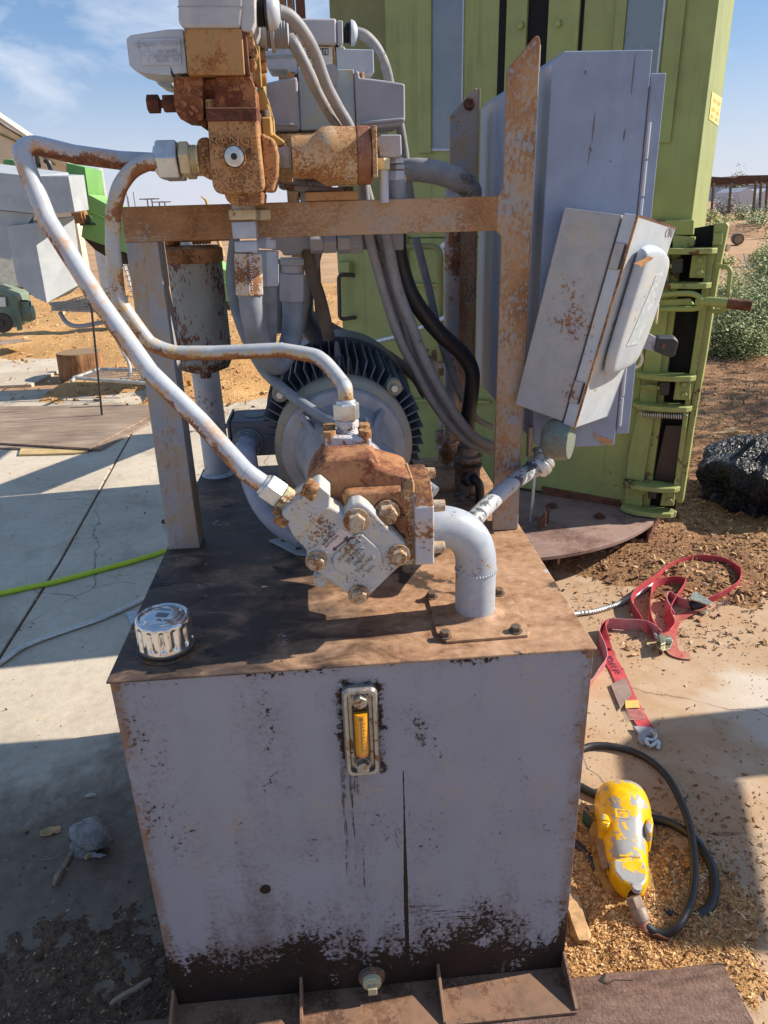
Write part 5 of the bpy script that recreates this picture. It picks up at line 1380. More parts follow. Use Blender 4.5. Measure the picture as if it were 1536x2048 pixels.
m_gapshade = plain('gap_shade', (.008, .008, .009), .9)  # near-black colour paints the shade inside the press's gaps
NR = atp(1410, 230, TP, Tn)
W_ = (atp(773, 200, TP, Tn) - NR).dot(Te)          # main face runs to the left by this much
DP = (atp(1446, 230, NR, Te) - NR).dot(Ts)
print('DP', DP, 'W', W_); DP = max(.20, min(DP, .42))
PR = empty('press_machine', (1.2, 2.6, 0), 'tall lime green steel press standing behind the power unit on a round rusty base', 'press')
def pv(s, off, z): return NR + Te * s + Tn * off + V((0, 0, z - NR.z))
zq = tp(1375, 470).z
zbm = .155
def pbox(s0, s1, o0, o1, z0, z1, b):
    return b.ext([pv(s0, o0, z0), pv(s1, o0, z0), pv(s1, o1, z0), pv(s0, o1, z0)], (0, 0, z1 - z0))
sR = (tp(1310, 520) - NR).dot(Te)
b = MB(); pbox(W_, 0, 0, -DP, zq, 3.0, b); up_ = b.build('upper_housing', m_gr, PR, bevel=.006, label='upper housing with windows and vertical seams')
b = MB(); pbox(W_, sR, 0, -DP, zbm, zq - .002, b); lo_ = b.build('lower_housing', m_gr, PR, bevel=.006)
wl = (tp(667, 200, -.06) - NR).dot(Te)
b = MB(); pbox(wl, W_ - .002, -.06, -DP + .05, zbm, 3.0, b); b.build('side_column', m_gro, PR, bevel=.004)
def vs(x0, x1, y0, y1, off, d, name, mat, par=None, xo=None, bv=.0015):
    """an upright strip on the press face given by its edges at the picture's top"""
    f = lambda x, y: x + (857 - x) * y / 4597
    b = MB(); b.ext([tp(f(x0, y0), y0, off), tp(f(x1, y0), y0, off), tp(f(x1, y1), y1, off), tp(f(x0, y1), y1, off)], Ts * d)
    return b.build(name, mat, par or PR, bevel=bv)
TOPY = -260
vs(833, 862, TOPY, 306, .014, .012, 'window_frame', m_gr, up_)
wd = vs(863, 925, TOPY, 300, .004, .0025, 'side_window', m_glassy, PR)
vs(925, 928, TOPY, 300, .007, .006, 'window_frame', m_pipe_clean, wd, bv=.0005)
vs(863, 930, 297, 302, .007, .006, 'window_frame', m_pipe_clean, wd, bv=.0005)
vs(999, 1013, TOPY, 640, .003, .0025, 'seam_gap', m_gapshade, up_)
vs(1055, 1098, TOPY, 640, .003, .0025, 'seam_gap', m_gapshade, up_)
vs(1098, 1160, TOPY, 640, .020, .018, 'guide_bar', m_gr, up_)
vs(1161, 1170, TOPY, 640, .003, .0025, 'seam_gap', m_gapshade, up_)
vs(1014, 1055, TOPY, 640, .020, .018, 'guide_bar', m_gr, up_)
for x, y in ((1042, 52), (1117, 48)):
    p = tp(x, y, .0205); b = MB(); b.cyl(p, p + Tn * .003, .016, n=20); b.hexp(p + Tn * .002, p + Tn * .014, .013); b.build('bolt', m_grd, up_, bevel=.001)
wd = vs(1256, 1328, TOPY, 280, .004, .0025, 'side_window', m_glassy, PR)
vs(1327, 1332, TOPY, 280, .007, .006, 'window_frame', m_pipe_clean, wd, bv=.0005)
vs(1233, 1254, TOPY, 285, .012, .01, 'window_frame', m_gr, up_)
vs(1336, 1372, TOPY, 285, .012, .01, 'window_frame', m_gr, up_)
# caution label on the lit side face
sp_ = lambda px, py, k=.0015: atp(px, py, NR + Te * k, Te)
b = MB(); b.ext([sp_(1424, 183), (sp_(1444, 196)), sp_(1436, 252), sp_(1418, 238)], Te * .0006); lbp = b.build('warning_label', plain('label_yellow', (.70, .62, .22), .5), up_)
b = MB(); m_lpr = plain('label_print_ochre', (.50, .34, .06), .6)
for i, (a, c) in enumerate((((1427, 196), (1433, 200)), ((1436, 202), (1441, 206)), ((1424, 214), (1430, 218)), ((1434, 222), (1438, 225)), ((1422, 228), (1427, 232)), ((1431, 234), (1436, 238)))):
    p, q_ = sp_(*a, .0025), sp_(*c, .0025)
    b.ext([p, q_, q_ + V((0, 0, -.012)), p + V((0, 0, -.012))], Te * .0004)
    b.build('label_print', m_lpr, lbp); b = MB()
b = MB(); b.box((1.13, 1.52, .80), (1.21, 2.05, 1.68)); b.build('shadow_arm', m_gr, PR, bevel=.004)  # unseen arm added behind the cabinet to cast shade on the left slab
# lower edge of the body, foot angle, round base
def tq(pts, off, d, name, mat, par=None, bv=.002, lab=None):
    b = MB(); b.ext([tp(x, y, off) for x, y in pts], Ts * d); return b.build(name, mat, par or PR, bevel=bv, label=lab)
tq([(1083, 972), (1240, 1000), (1243, 1028), (1236, 1026), (1083, 990)], .006, .005, 'rust_band', m_rustdark)
b = MB(); b.ext([tp(1070, 990, .012) * 1.0, tp(1232, 1030, .012), tp(1232, 1030, .012) + Tn * .10 + V((0, 0, -.012)), tp(1070, 990, .012) + Tn * .10 + V((0, 0, -.012))], (0, 0, -.008)); fa = b.build('foot_angle', m_grd, PR, bevel=.001)
b = MB(); b.lathe((1.10, 2.60, .125), (0, 0, 1), [(.001, 0), (.925, 0), (.93, .002), (.93, .016), (.925, .018), (.001, .018)], 120); bp = b.build('round_base', rusty('base_plate_rust', (.26, .17, .14), .45, 4, 60, stain=(.3, .2, .17), rough=.7, cols=((.10, .05, .04), (.2, .12, .1), (.34, .22, .17))), PR, ang=60)
for q_ in ((1103, 1013), (1199, 1034)):
    p = at(*q_, Z=.146); b = MB(); b.cyl(p, p + V((0, 0, .006)), .026, n=24); b.hexp(p + V((0, 0, .005)), p + V((0, 0, .018)), .014); b.build('bolt', m_rustdark, fa, bevel=.001)
for q_, r_ in (((1068, 1045), .2), ((1290, 1075), 1.0), ((1100, 1100), .5)):
    p = at(*q_, Z=.08); a_ = Te
    b = MB(); b.ext([V((p.x, p.y, .002)) , V((p.x, p.y, .002)) + Ts * .30, V((p.x, p.y, .123)) + Ts * .30, V((p.x, p.y, .123)) + Ts * .05], Te * .012); b.build('base_leg', m_rustdark, PR, bevel=.002)
b = MB(); p = at(1078, 1060, Z=.145); b.ext([p, p + Ts * .12, p + Ts * .12 + V((0, 0, .07)), p + V((0, 0, .055))], Te * .008); b.build('base_rib', m_rustdark, bp, bevel=.001)
# right-hand mechanism
tq([(1312, 470), (1440, 447), (1350, 1025), (1244, 1033)], -.035, .01, 'gap_shade', m_gapshade)
tq([(1305, 500), (1340, 500), (1336, 626), (1310, 818), (1288, 955), (1282, 1038), (1246, 1033), (1256, 913), (1276, 818), (1300, 626)], .030, .035, 'guide_column', m_gr, bv=.004)
tq([(1340, 500), (1362, 500), (1350, 626), (1324, 823), (1305, 955), (1295, 1040), (1283, 1038), (1288, 955), (1310, 818), (1336, 626)], .008, .03, 'guide_column', m_grd, bv=.003)
tq([(1330, 850), (1372, 850), (1345, 985), (1300, 985)], -.01, .02, 'piston', plain('piston_steel', (.045, .032, .028), .4, .2), bv=.008)
tq([(1414, 500), (1430, 500), (1416, 590), (1400, 700), (1378, 818), (1360, 955), (1353, 1000), (1340, 1000), (1350, 955), (1368, 818), (1386, 700), (1402, 590)], .034, .03, 'door_post', m_grd, bv=.003)
tq([(1428, 447), (1452, 445), (1457, 452), (1435, 560), (1413, 708), (1386, 863), (1365, 1005), (1352, 1012), (1352, 990), (1374, 863), (1398, 708), (1420, 560)], .015, .05, 'outer_flange', m_grd, bv=.003)
tq([(1428, 466), (1446, 466), (1443, 490), (1424, 490)], .03, .02, 'stop_block', m_gr, bv=.003)
tq([(1300, 440), (1388, 440), (1386, 470), (1300, 470)], .03, .03, 'clamp_plate', m_grd, bv=.003)
tq([(1345, 470), (1390, 474), (1386, 498), (1345, 498)], .035, .03, 'clamp_plate', m_grd, bv=.003)
def bracket(xl, yl, xr, yr, th=.022, pr=.085):
    a, c = tp(xl, yl, .02), tp(xr, yr, .02)
    d = (c - a); d.z = 0; L_ = d.length; d.normalize(); z = (a.z + c.z) / 2
    pts = [(0, 0), (0, pr * .55), (L_ * .12, pr * .85), (L_ * .35, pr), (L_ * .7, pr * .9), (L_ * .93, pr * .6), (L_ * 1.0, pr * .25), (L_, 0), (L_ * .9, -.02), (0, -.02)]
    b = MB(); b.ext([V((a.x, a.y, z)) + d * s + Tn * o for s, o in pts], (0, 0, -th))
    return b.build('hinge_bracket', m_grd, PR, bevel=.003)
for q_ in ((1322, 492, 1436, 498), (1320, 560, 1424, 566), (1278, 742, 1394, 748), (1268, 802, 1386, 808), (1250, 958, 1362, 968), (1246, 1006, 1354, 1020)):
    bracket(*q_)
for (x0, y0, x1, y1) in ((1384, 510, 1412, 556), (1352, 758, 1382, 800), (1326, 976, 1350, 1012)):
    blk_ = tq([(x0, y0), (x1, y0), (x1 - 3, y1), (x0 - 6, y1)], .055, .04, 'hinge_block', m_gr, bv=.003)
    for yy in (y0 + 11, y1 - 11):
        p = tp((x0 + x1) / 2 + 2, yy, .055); b = MB(); b.cyl(p, p + Tn * .002, .017, n=20); b.hexp(p, p + Tn * .014, .013); b.build('bolt', m_gr, blk_, bevel=.001)
for x, y in ((1345, 532), (1320, 776), (1296, 983)):
    p = tp(x, y, .06); b = MB(); b.hexp(p - Te * .055, p - Te * .01, .014); b.cyl(p - Te * .08, p, .009); b.build('stop_bolt', m_gr, PR, bevel=.001)
    b = MB(); b.ext([p + Te * s + Tn * o + V((0, 0, z_)) for s, o, z_ in ((0, .01, .028), (.038, .01, .03), (.04, .01, -.026), (.004, .01, -.03))], Ts * .04); b.build('rubber_bumper', m_black, PR, bevel=.003)
h0, h1 = tp(1290, 606, .10), tp(1503, 613, .12)
b = MB(); b.tube([tp(1392, 604, .11), tp(1420, 603, .115), tp(1462, 607, .12)], .018, 16, rf=lambda t: .9 + .2 * t); hb = b.build('handle_bar', m_gr, PR)
b = MB(); b.tube([tp(1455, 606.5, .12), tp(1504, 612, .12)], .0205, 16); b.build('worn_grip', m_rustdark, hb, bevel=.001)
b = MB(); b.tube(smooth_path([tp(x, y, o) for x, y, o in ((1300, 592, .09), (1345, 588, .11), (1385, 588, .12), (1402, 600, .12), (1395, 616, .11), (1340, 618, .10), (1300, 620, .10))]), .011, 12); b.build('latch_loop', m_gr, hb)
tq([(1308, 600), (1380, 597), (1388, 610), (1310, 615)], .09, .02, 'latch_tongue', m_gr, hb, bv=.004)
b = MB(); b.tube(fillet_path([tp(1432, 532, .03), tp(1462, 534, .05), tp(1452, 622, .05), tp(1424, 622, .03)], .03), .009, 12); b.build('pull_handle', m_grd, PR)
# spring
s0, s1 = tp(1284, 828, .05), tp(1366, 832, .05); dd = s1 - s0
sp3 = []
for k in range(18 * 12 + 1):
    t = k / (18 * 12); a = t * 18 * 2 * math.pi
    sp3.append(s0 + dd * t + (V((0, 0, 1)) * math.cos(a) + Tn * math.sin(a)) * .0135)
b = MB(); b.tube([s0 + V((-.012, 0, .0))] + sp3 + [s1 + dd.normalized() * .02], .0024, 6); b.build('coil_spring', m_zinc, PR)
tq([(1284, 812), (1290, 812), (1290, 828), (1283, 828)], .03, .01, 'spring_peg', m_gr); tq([(1366, 824), (1376, 824), (1372, 856), (1364, 856)], .045, .012, 'spring_peg', m_gr)
# door and clutter seen under the beam
tq([(670, 470), (812, 470), (806, 800), (696, 800)], .028, .03, 'access_door', m_gr, bv=.006)
b = MB(); b.tube(fillet_path([tp(*c3(505, 378), .03), tp(*c3(400, 372), .10), tp(*c3(408, 680), .10), tp(*c3(515, 664), .03)], .025), .010, 12); b.build('door_pull', plain('dark_pull', (.05, .04, .035), .5), PR)
tq([c3(390, 285), c3(470, 290), c3(470, 360), c3(395, 360)], .075, .05, 'door_catch', m_grd, bv=.004)
tq([c3(850, 430), c3(1160, 440), c3(1160, 460), c3(850, 450)], .03, .03, 'stiffener', m_grd, bv=.003)
tq([c3(840, 1225), c3(1430, 1235), c3(1430, 1256), c3(840, 1240)], .03, .03, 'stiffener', m_grd, bv=.003)
tq([c3(690, 820), c3(1000, 880), c3(1130, 900), c3(1130, 1060), c3(850, 1080), c3(700, 1000)], .0292 * 0 + .004, .003, 'rust_patch', rusty('green_rust_patch', (.3, .34, .12), .62, 5, 60, cols=((.05, .018, .015), (.11, .04, .025), (.2, .09, .05))), bv=0)
b = MB(); b.tube(fillet_path([tp(*c3(850, 180), .12), tp(*c3(1092, 180), .12), tp(*c3(1092, 960), .12)], .05), .014, 12); b.build('oil_line', m_gro, PR)
b = MB(); p = tp(*c3(1132, 197), .10); b.cyl(p, p + Tn * .01, .030, n=32); dl = b.build('dial_disc', plain('white_disc', (.7, .72, .75), .4), PR, bevel=.002)
b = MB(); b.cyl(p + Tn * .0105, p + Tn * .013, .006); b.build('disc_hub', m_dk, dl)
b = MB(); p0_, p1_ = tp(*c3(600, 842), .14), tp(*c3(1150, 655), .14); n_ = 60
cs = smooth_path([p0_, tp(*c3(780, 800), .15), tp(*c3(980, 728), .15), p1_], 60)
b.tube(cs, .0125, 10, rf=None); b.build('flexible_conduit', m_zinc, PR)
b = MB(); zc_ = tp(*c3(1060, 980), .10)
b.box((zc_.x - .08, zc_.y - .03, zc_.z - .02), (zc_.x + .05, zc_.y + .03, zc_.z + .02)); b.cyl(zc_, zc_ + V((0, 0, -.20)), .022); b.build('line_fitting', m_riser, PR, bevel=.003)
b = MB(); p = tp(*c3(1105, 1440), .12); b.cyl(p, p + V((0, 0, -.10)), .032); b.cyl(p + V((0, 0, .22)), p + V((0, 0, .02)), .02); b.build('line_fitting', m_riser, PR, bevel=.003)
b = MB(); b.tube([tp(1070, 946, .35), tp(1058, 1086, .35)], .0075, 10); b.build('drain_tube', m_zinc, PR)
# rusty mast behind the valves and the dark gear left of the press
MS = empty('steel_mast', (.27, 3.3, 0), 'rusty steel mast rising between the valve stack and the green press', 'mast')
b = MB(); b.box((.19, 3.2, 0), (.25, 3.3, 3.2)); b.build('mast_post', m_rust, MS, bevel=.004)
b = MB(); b.ext([(.20, 3.31, 1.42), (.20, 3.31, 1.12), (.20, 4.45, .62), (.20, 4.45, .92)], (.03, 0, 0)); b.build('mast_shadow_brace', m_rustdark, MS)  # hidden brace added to throw a slanting shadow on the left slab
b = MB(); b.box((.19, 3.32, 1.55), (.33, 4.3, 1.62)); b.build('mast_shadow_arm', m_rustdark, MS)  # hidden arm, added like the brace for its shadow
b = MB(); b.box((.256, 3.22, 0), (.29, 3.30, 3.2)); b.build('mast_rail', rusty('rail_grey', (.22, .27, .30), .4, 4, 50), MS, bevel=.004)
b = MB(); b.box((.296, 3.2, 0), (.34, 3.3, 3.2)); b.build('mast_post', m_rustdark, MS, bevel=.004)
# ============================================================ LEFT BACKGROUND
def cl(x, y): return (.2214 * x, 280 + .2214 * y)            # 0,280..340,560
def cm(x, y): return (.28646 * x, 520 + .28646 * y)          # 0,520..440,900
m_cream = plain('cream_cladding', (.66, .58, .42), .7, 0, .06, 3)
B = empty('cream_shed', (-12, 19, 0), 'cream coloured metal shed with a sloping roof edge at the far left', 'shed')
b = MB(); Yb = 18.0
wl_ = [at(-260, 60, Y=Yb), at(0, 250, Y=Yb), at(133, 330, Y=Yb)]
b.ext([V((wl_[0].x - 3, Yb, 0)), V((wl_[2].x, Yb, 0)), wl_[2], wl_[1], wl_[0], V((wl_[0].x - 3, Yb, wl_[0].z))], (0, .4, 0)); b.build('shed_wall', m_cream, B)
b = MB(); q0, q1 = at(-260, 58, Y=Yb - .2), at(150, 336, Y=Yb - .2)
b.ext([q0, q1, q1 + V((0, 0, -.09)), q0 + V((0, 0, -.09))], (0, .7, 0)); b.build('shed_roof', plain('cream_trim', (.70, .62, .45), .6, 0, .05, 3), B)
b = MB(); b.tube([at(0, 268, Y=Yb - .02), at(60, 296, Y=Yb - .02), at(110, 330, Y=Yb - .02)], .02, 6); b.build('roof_seam', m_gro, B)
m_sheet = rusty('galvanised_sheet', (.42, .45, .47), .06, 3, 50, stain=(.36, .38, .40), stamt=.4, rough=.42, cols=((.12, .11, .1), (.3, .3, .3), (.5, .5, .5)))
m_sheetd = m_sheet
HP = empty('metal_hopper', (-2.6, 5.6, 0), 'galvanised sheet metal hopper with a tapered chute above the sawdust', 'hopper')
Yh = 5.0
def hq(pts, Y, d, name, mat, par=HP, bv=.004, f=None, lab=None, sc_=1.0):
    b = MB(); b.ext([at(*(f(*p) if f else p), Y=Y) for p in pts], (0, d, 0), sc_); return b.build(name, mat, par, bevel=bv, label=lab)
def hbox(near, far, Yn, Yf, name, par=HP, mat=None, bv=.003):
    b = MB(); b.loft([[at(*p, Y=Yn) for p in near], [at(*p, Y=Yf) for p in far]]); return b.build(name, mat or m_sheet, par, bevel=bv)
hbox([(-90, 335), (62, 352), (75, 428), (-90, 410)], [(-60, 320), (137, 345), (148, 425), (-60, 405)], Yh, Yh + .45, 'hopper_rim')
hbox([(70, 352), (137, 352), (150, 424), (78, 430)], [(90, 346), (168, 350), (178, 420), (100, 424)], Yh + .02, Yh + .5, 'rim_side')
hbox([(-80, 412), (70, 428), (40, 470), (20, 520), (-80, 500)], [(-60, 410), (60, 425), (60, 470), (30, 500), (-60, 500)], Yh + .05, Yh + .4, 'bent_sheet')
hbox([(12, 452), (65, 447), (94, 606), (70, 596), (34, 566)], [(70, 440), (148, 432), (166, 566), (140, 588), (94, 604)], Yh, Yh + .34, 'tapered_chute')
b = MB(); p = at(88, 413, Y=Yh - .02)
b.ext([at(*cl(370, 775), Y=Yh - .03), at(*cl(470, 750), Y=Yh - .03), at(*cl(480, 800), Y=Yh - .03), at(*cl(385, 820), Y=Yh - .03)], (0, .002, 0)); b.build('pasted_sticker', plain('sticker_white', (.6, .62, .62), .4), HP)
# support for the hopper and conveyor
GC = empty('green_conveyor', (-1.9, 6.4, 0), 'green sloping conveyor trough running down to the right behind the hopper', 'conveyor')
m_cg = plain('conveyor_green', (.15, .36, .10), .45, 0, .12, 5)
m_cgl = plain('conveyor_light_green', (.24, .46, .13), .45, 0, .12, 5)
def strip3(pts, Y, d, name, mat, par, f=None): return hq(pts, Y, d, name, mat, par, .006, f)
strip3([(132, 325), (170, 334), (178, 392), (176, 420), (150, 424), (132, 350)], 5.9, .5, 'head_plate', m_cg, GC)
strip3([(176, 388), (245, 424), (460, 545), (460, 606), (257, 508), (162, 474), (170, 420)], 5.8, .5, 'trough_side', m_cgl, GC)
strip3([(178, 420), (245, 452), (460, 570), (460, 574), (245, 456), (178, 424)], 5.79, .02, 'trough_rib', m_cg, GC)
strip3([(164, 474), (257, 510), (460, 610), (460, 622), (257, 540), (190, 500)], 5.95, .3, 'trough_underside', plain('dark_brown_steel', (.05, .035, .025), .7), GC)
strip3([(6, 318), (22, 318), (22, 352), (6, 352)], 5.6, .2, 'motor_bracket', m_cg, GC); strip3([(22, 318), (32, 322), (32, 350), (22, 352)], 5.6, .2, 'motor_bracket', m_cg, GC)
b = MB(); p = at(160, 430, Y=5.7); b.cyl(p + V((-.05, 0, 0)), p + V((.03, 0, 0)), .065, n=24); b.cyl(p + V((.03, 0, 0)), p + V((.05, 0, 0)), .05); b.build('drive_bearing', m_rust, GC, bevel=.003)
b = MB(); p = at(178, 437, Y=5.72); b.cyl(p, p + V((0, -.05, 0)), .030, n=12); b.cyl(p + V((-.08, 0, -.04)), p + V((.05, 0, -.04)), .014); b.build('shaft_nut', plain('dark_green_iron', (.03, .07, .04), .5), GC, bevel=.002)
b = MB(); b.tube(smooth_path([at(*cl(330, 130), Y=5.8), at(*cl(350, 250), Y=5.8)]), .02, 8); b.build('hopper_hose', m_black, GC)
b = MB(); b.tube(smooth_path([at(*cl(405, 180), Y=5.8), at(*cl(440, 210), Y=5.8), at(*cl(470, 290), Y=5.8)]), .022, 8); b.build('hopper_hose', m_black, GC)
for x, y in ((440, 600),):
    p = at(x, y, Y=6.1); b = MB(); b.box((p.x - .03, 6.1, .05), (p.x + .03, 6.16, p.z + .02)); b.build('trough_leg', m_cg, GC, bevel=.003)
b = MB(); b.cyl(V((at(190, 380, Y=9).x, 9, 0)), at(184, 338, Y=9), .125, n=28); o_ = b.build('pale_pipe_stack', plain('pale_stack', (.50, .52, .54), .4, .3), None, label='pale upright pipe behind the green conveyor head', cat='pipe')
# gear motor on the ground at the far left
m_mg = rusty('motor_green', (.20, .27, .20), .25, 9, 70, stain=(.18, .20, .13), stamt=.4)
GM = empty('gear_motor', (-3.1, 6.4, 0), 'dull green gear motor sitting in the sawdust at the far left', 'motor')
Yg = 6.2
a_, c_ = at(36, 640, Y=Yg), at(74, 636, Y=Yg)
rg = (at(50, 612, Y=Yg).z - at(50, 648, Y=Yg).z) / 2
b = MB(); b.lathe(V((a_.x - .06, Yg, a_.z + .06)), (1, 0, 0), [(.001, 0), (rg * .9, 0), (rg, .01), (rg, c_.x - a_.x - .0), (rg * .8, c_.x - a_.x + .04), (.001, c_.x - a_.x + .05)], 28); b.build('motor_body', m_mg, GM, ang=40)
hq([(38, 604), (55, 604), (56, 616), (38, 616)], Yg - .05, .1, 'terminal_cover', m_mg, GM)
hq([(-20, 572), (30, 590), (40, 625), (36, 655), (-20, 660)], Yg - .1, .35, 'gearbox', m_mg, GM, .02)
hq([(28, 620), (38, 622), (44, 660), (34, 662)], Yg - .18, .02, 'side_plate', m_mg, GM)
hq([(-6, 594), (10, 594), (12, 614), (-4, 614)], Yg - .14, .02, 'rating_plate', m_zinc, GM)
b = MB(); p = at(6, 645, Y=Yg - .25); b.lathe(p, (0, -1, 0), [(.001, 0), (.085, 0), (.085, .012), (.07, .016), (.07, .026), (.085, .03), (.085, .045), (.03, .046), (.028, .06), (.001, .06)], 28); b.build('pulley', plain('dark_pulley', (.05, .035, .03), .6), GM)
b = MB(); b.tube(fillet_path([at(35, 625, Y=Yg), at(35, 602, Y=Yg), at(60, 602, Y=Yg), at(60, 618, Y=Yg)], .03), .010, 8); b.build('lifting_loop', m_black, GM)
b = MB(); p = at(14, 532, Y=6.6); b.lathe(p, (.2, -1, 0), [(.001, 0), (.17, 0), (.19, .02), (.19, .20)] + [(.001, .2)], 32, lambda t, r, h: r)
for k in range(7): b.cyl(p + V((0, -.01 - k * .0, .12 - k * .04)) + V((-.15, -.02, 0)), p + V((.15, -.03, .12 - k * .04)), .006, n=6)
b.build('blower_wheel', plain('pale_drum', (.58, .56, .50), .6), HP, ang=40)
b = MB(); p2_ = p + V((0, .02, -.03)); b.tube([p2_ + V((math.cos(t) * .26, 0, math.sin(t) * .26)) for t in [math.pi * (.95 + k / 20 * 1.1) for k in range(21)]], .03, 8); b.build('blower_rim', plain('black_rim', (.03, .028, .026), .6), HP)
# wire cart
WC = empty('wire_cart', (-1.7, 5.9, .05), 'wire basket cart tipped on the sawdust behind the left post', 'cart')
m_wire = plain('cart_wire', (.44, .43, .41), .45, .5, .2, 20)
def tb(pts, r, name, par, mat, f=cm, n=8, sm=False):
    p = [at(*f(x, y), Y=Y) for x, y, Y in pts]
    b = MB(); b.tube(smooth_path(p) if sm else p, r, n); return b.build(name, mat, par)
b = MB()
def bw(x0, y0, x1, y1, Y, r=.006): b.tube([at(*cm(x0, y0), Y=Y), at(*cm(x1, y1), Y=Y)], r, 5)
for k in range(26):
    t = k / 25; xa = 360 + 480 * t
    bw(xa, 290 - 160 * t * .8 + 30, xa + 20, 350 + 20 * t, 5.75)
for k in range(6):
    t = k / 5; bw(360, 320 + 30 * t, 850, 170 + 200 * t, 5.74)
for k in range(12):
    t = k / 11; bw(340 + 30 * t, 300 + 40 * t, 900 - 40 * t, 250 + 110 * t, 6.0 - .2 * t)
for k in range(10):
    t = k / 9; bw(860 + 4 * k, 30, 950, 300 - 3 * k, 5.6 + .03 * k, .004)
for k in range(7): bw(860 + 8 * k, 40 + 36 * k, 905 + 5 * k, 30 + 38 * k, 5.6, .004)
b.build('wire_basket', m_wire, WC)
tb([(755, 385, 5.7), (820, 560, 5.65), (905, 740, 5.55), (885, 825, 5.5), (800, 836, 5.45)], .014, 'cart_leg', WC, m_wire, sm=True)
for i, q in enumerate(([(510, 822, 5.35), (1040, 862, 5.3)], [(500, 850, 5.3), (520, 822, 5.35), (690, 762, 5.7)], [(690, 762, 5.7), (1060, 768, 5.6)])):
    tb(q, .016, 'base_rail', WC, m_wire)
b = MB()
for k in range(6): b.tube([at(*cm(560 + k * 20, 815 - k * 8), Y=5.38 + .04 * k), at(*cm(1030, 850 - k * 14), Y=5.33 + .04 * k)], .005, 6)
b.build('base_wires', m_wire, WC)
tb([(990, 620, 5.2), (1045, 970, 5.15)], .014, 'steel_stake', None, m_riser).name = 'rebar_stake'
o = bpy.data.objects['rebar_stake']; o['label'] = 'rough reinforcing bar standing by the left post'; o['category'] = 'stake'
tb([(420, 370, 5.9), (470, 440, 5.8), (560, 462, 5.75), (740, 430, 5.8), (860, 415, 5.9)], .02, 'bent_strip', None, m_alud, sm=True)
o = bpy.data.objects['bent_strip']; o['label'] = 'curved metal strip half buried in the sawdust'; o['category'] = 'scrap'
ST = empty('black_stake', at(204, 831, Z=.03), 'thin black steel stake standing at the plywood edge with a short arm', 'stake')
tb([(635, 300, 4.84), (712, 1085, 4.84)], .0085, 'stake_rod', ST, m_black); tb([(635, 305, 4.84), (790, 345, 5.2)], .007, 'stake_arm', ST, m_black)
b = MB(); p = at(*cm(640, 305), Y=4.83); b.cyl(p + V((-.02, 0, 0)), p + V((.02, 0, 0)), .017); b.build('stake_clip', m_black, ST)
b = MB(); p = at(*cm(950, 668), Z=.12); b.cyl(V((p.x, p.y, 0)), V((p.x, p.y, .62)), .036, n=20); b.build('rusty_pipe_post', m_rustdark, None, label='short rusty pipe post in the sawdust beside the cart', cat='post')
# stump
sc0 = at(165, 742, Z=.05); rs = (at(210, 715, Y=sc0.y).x - at(121, 715, Y=sc0.y).x) / 2
hs = at(165, 700, Y=sc0.y).z
mw = Mt('stump_wood'); A_ = mw.noise(1, 7, .7, .5, vec=mw.sc3(26, 26, 3)); D_ = mw.noise(7, 4)
cw = mw.ramp(mw.m2('ADD', mw.m2('MULTIPLY', A_, .6), mw.m2('MULTIPLY', D_, .4)), [(.36, (.10, .045, .02)), (.5, (.30, .15, .065)), (.64, (.46, .26, .12))]); mw.bump(A_, .7, .01); m_stump = mw.out(cw, .85)
mr_ = Mt('stump_cut'); cxy = mr_.sc3(1, 1, 0, loc=(-sc0.x, -sc0.y, 0)); L1 = mr_.new('ShaderNodeVectorMath'); L1.operation = 'LENGTH'; mr_.put(L1.inputs[0], cxy)
rr_ = mr_.m2('SINE', mr_.m2('MULTIPLY', mr_.m2('ADD', L1.outputs['Value'], mr_.m2('MULTIPLY', mr_.noise(9, 5), .05)), 260)); m_cut = mr_.out(mr_.mix(mr_.step(rr_, -1, 1), (.20, .13, .07), (.30, .21, .12)), .85)
SS = empty('tree_stump', (sc0.x, sc0.y, 0), 'sawn tree stump on the sawdust beside the pale slab', 'stump')
b = MB(); b.lathe((sc0.x, sc0.y, -.02), (0, 0, 1), [(.001, 0), (rs * 1.04, 0), (rs, hs * .5), (rs * .98, hs), (.001, hs + .001)], 40, lambda t, r, h: r * (1 + .025 * math.sin(5 * t) + .015 * math.sin(11 * t))); b.build('stump_trunk', m_stump, SS, ang=50)
b = MB(); b.lathe((sc0.x, sc0.y, hs - .018), (0, 0, 1), [(.001, 0), (rs * .955, 0), (rs * .95, .004), (.001, .005)], 40, lambda t, r, h: r * (1 + .025 * math.sin(5 * t) + .015 * math.sin(11 * t))); b.build('cut_face', m_cut, SS)
# plywood
mp_ = Mt('grey_plywood'); A_ = mp_.noise(1, 9, .7, 1.2, vec=mp_.sc3(2.4, 30, 1, rot=(0, 0, -.42))); B_ = mp_.noise(3, 6)
cw = mp_.ramp(mp_.m2('ADD', mp_.m2('MULTIPLY', A_, .65), mp_.m2('MULTIPLY', B_, .35)), [(.36, (.12, .08, .06)), (.5, (.26, .19, .14)), (.64, (.40, .31, .235))]); mp_.bump(A_, .5, .003); m_ply = mp_.out(cw, .85)
b = MB(); b.ext([(-2.75, 5.36, .02), (-1.11, 5.12, .02), (-1.04, 4.84, .02), (-1.30, 3.94, .02), (-1.95, 4.17, .02), (-2.75, 4.5, .02)], (0, 0, .014)); b.build('plywood_sheet', m_ply, None, bevel=.001, label='big weathered plywood sheet lying across the slab at the left', cat='plywood')
b = MB(); b.ext([(-2.7, 5.30, .003), (-1.09, 5.05, .003), (-.99, 4.80, .003), (-1.235, 3.955, .003), (-1.93, 4.11, .003), (-2.7, 4.4, .003)], (0, 0, .014)); b.build('plywood_sheet', m_ply, None, bevel=.001, label='second plywood sheet under the big one, only its edge showing', cat='plywood')
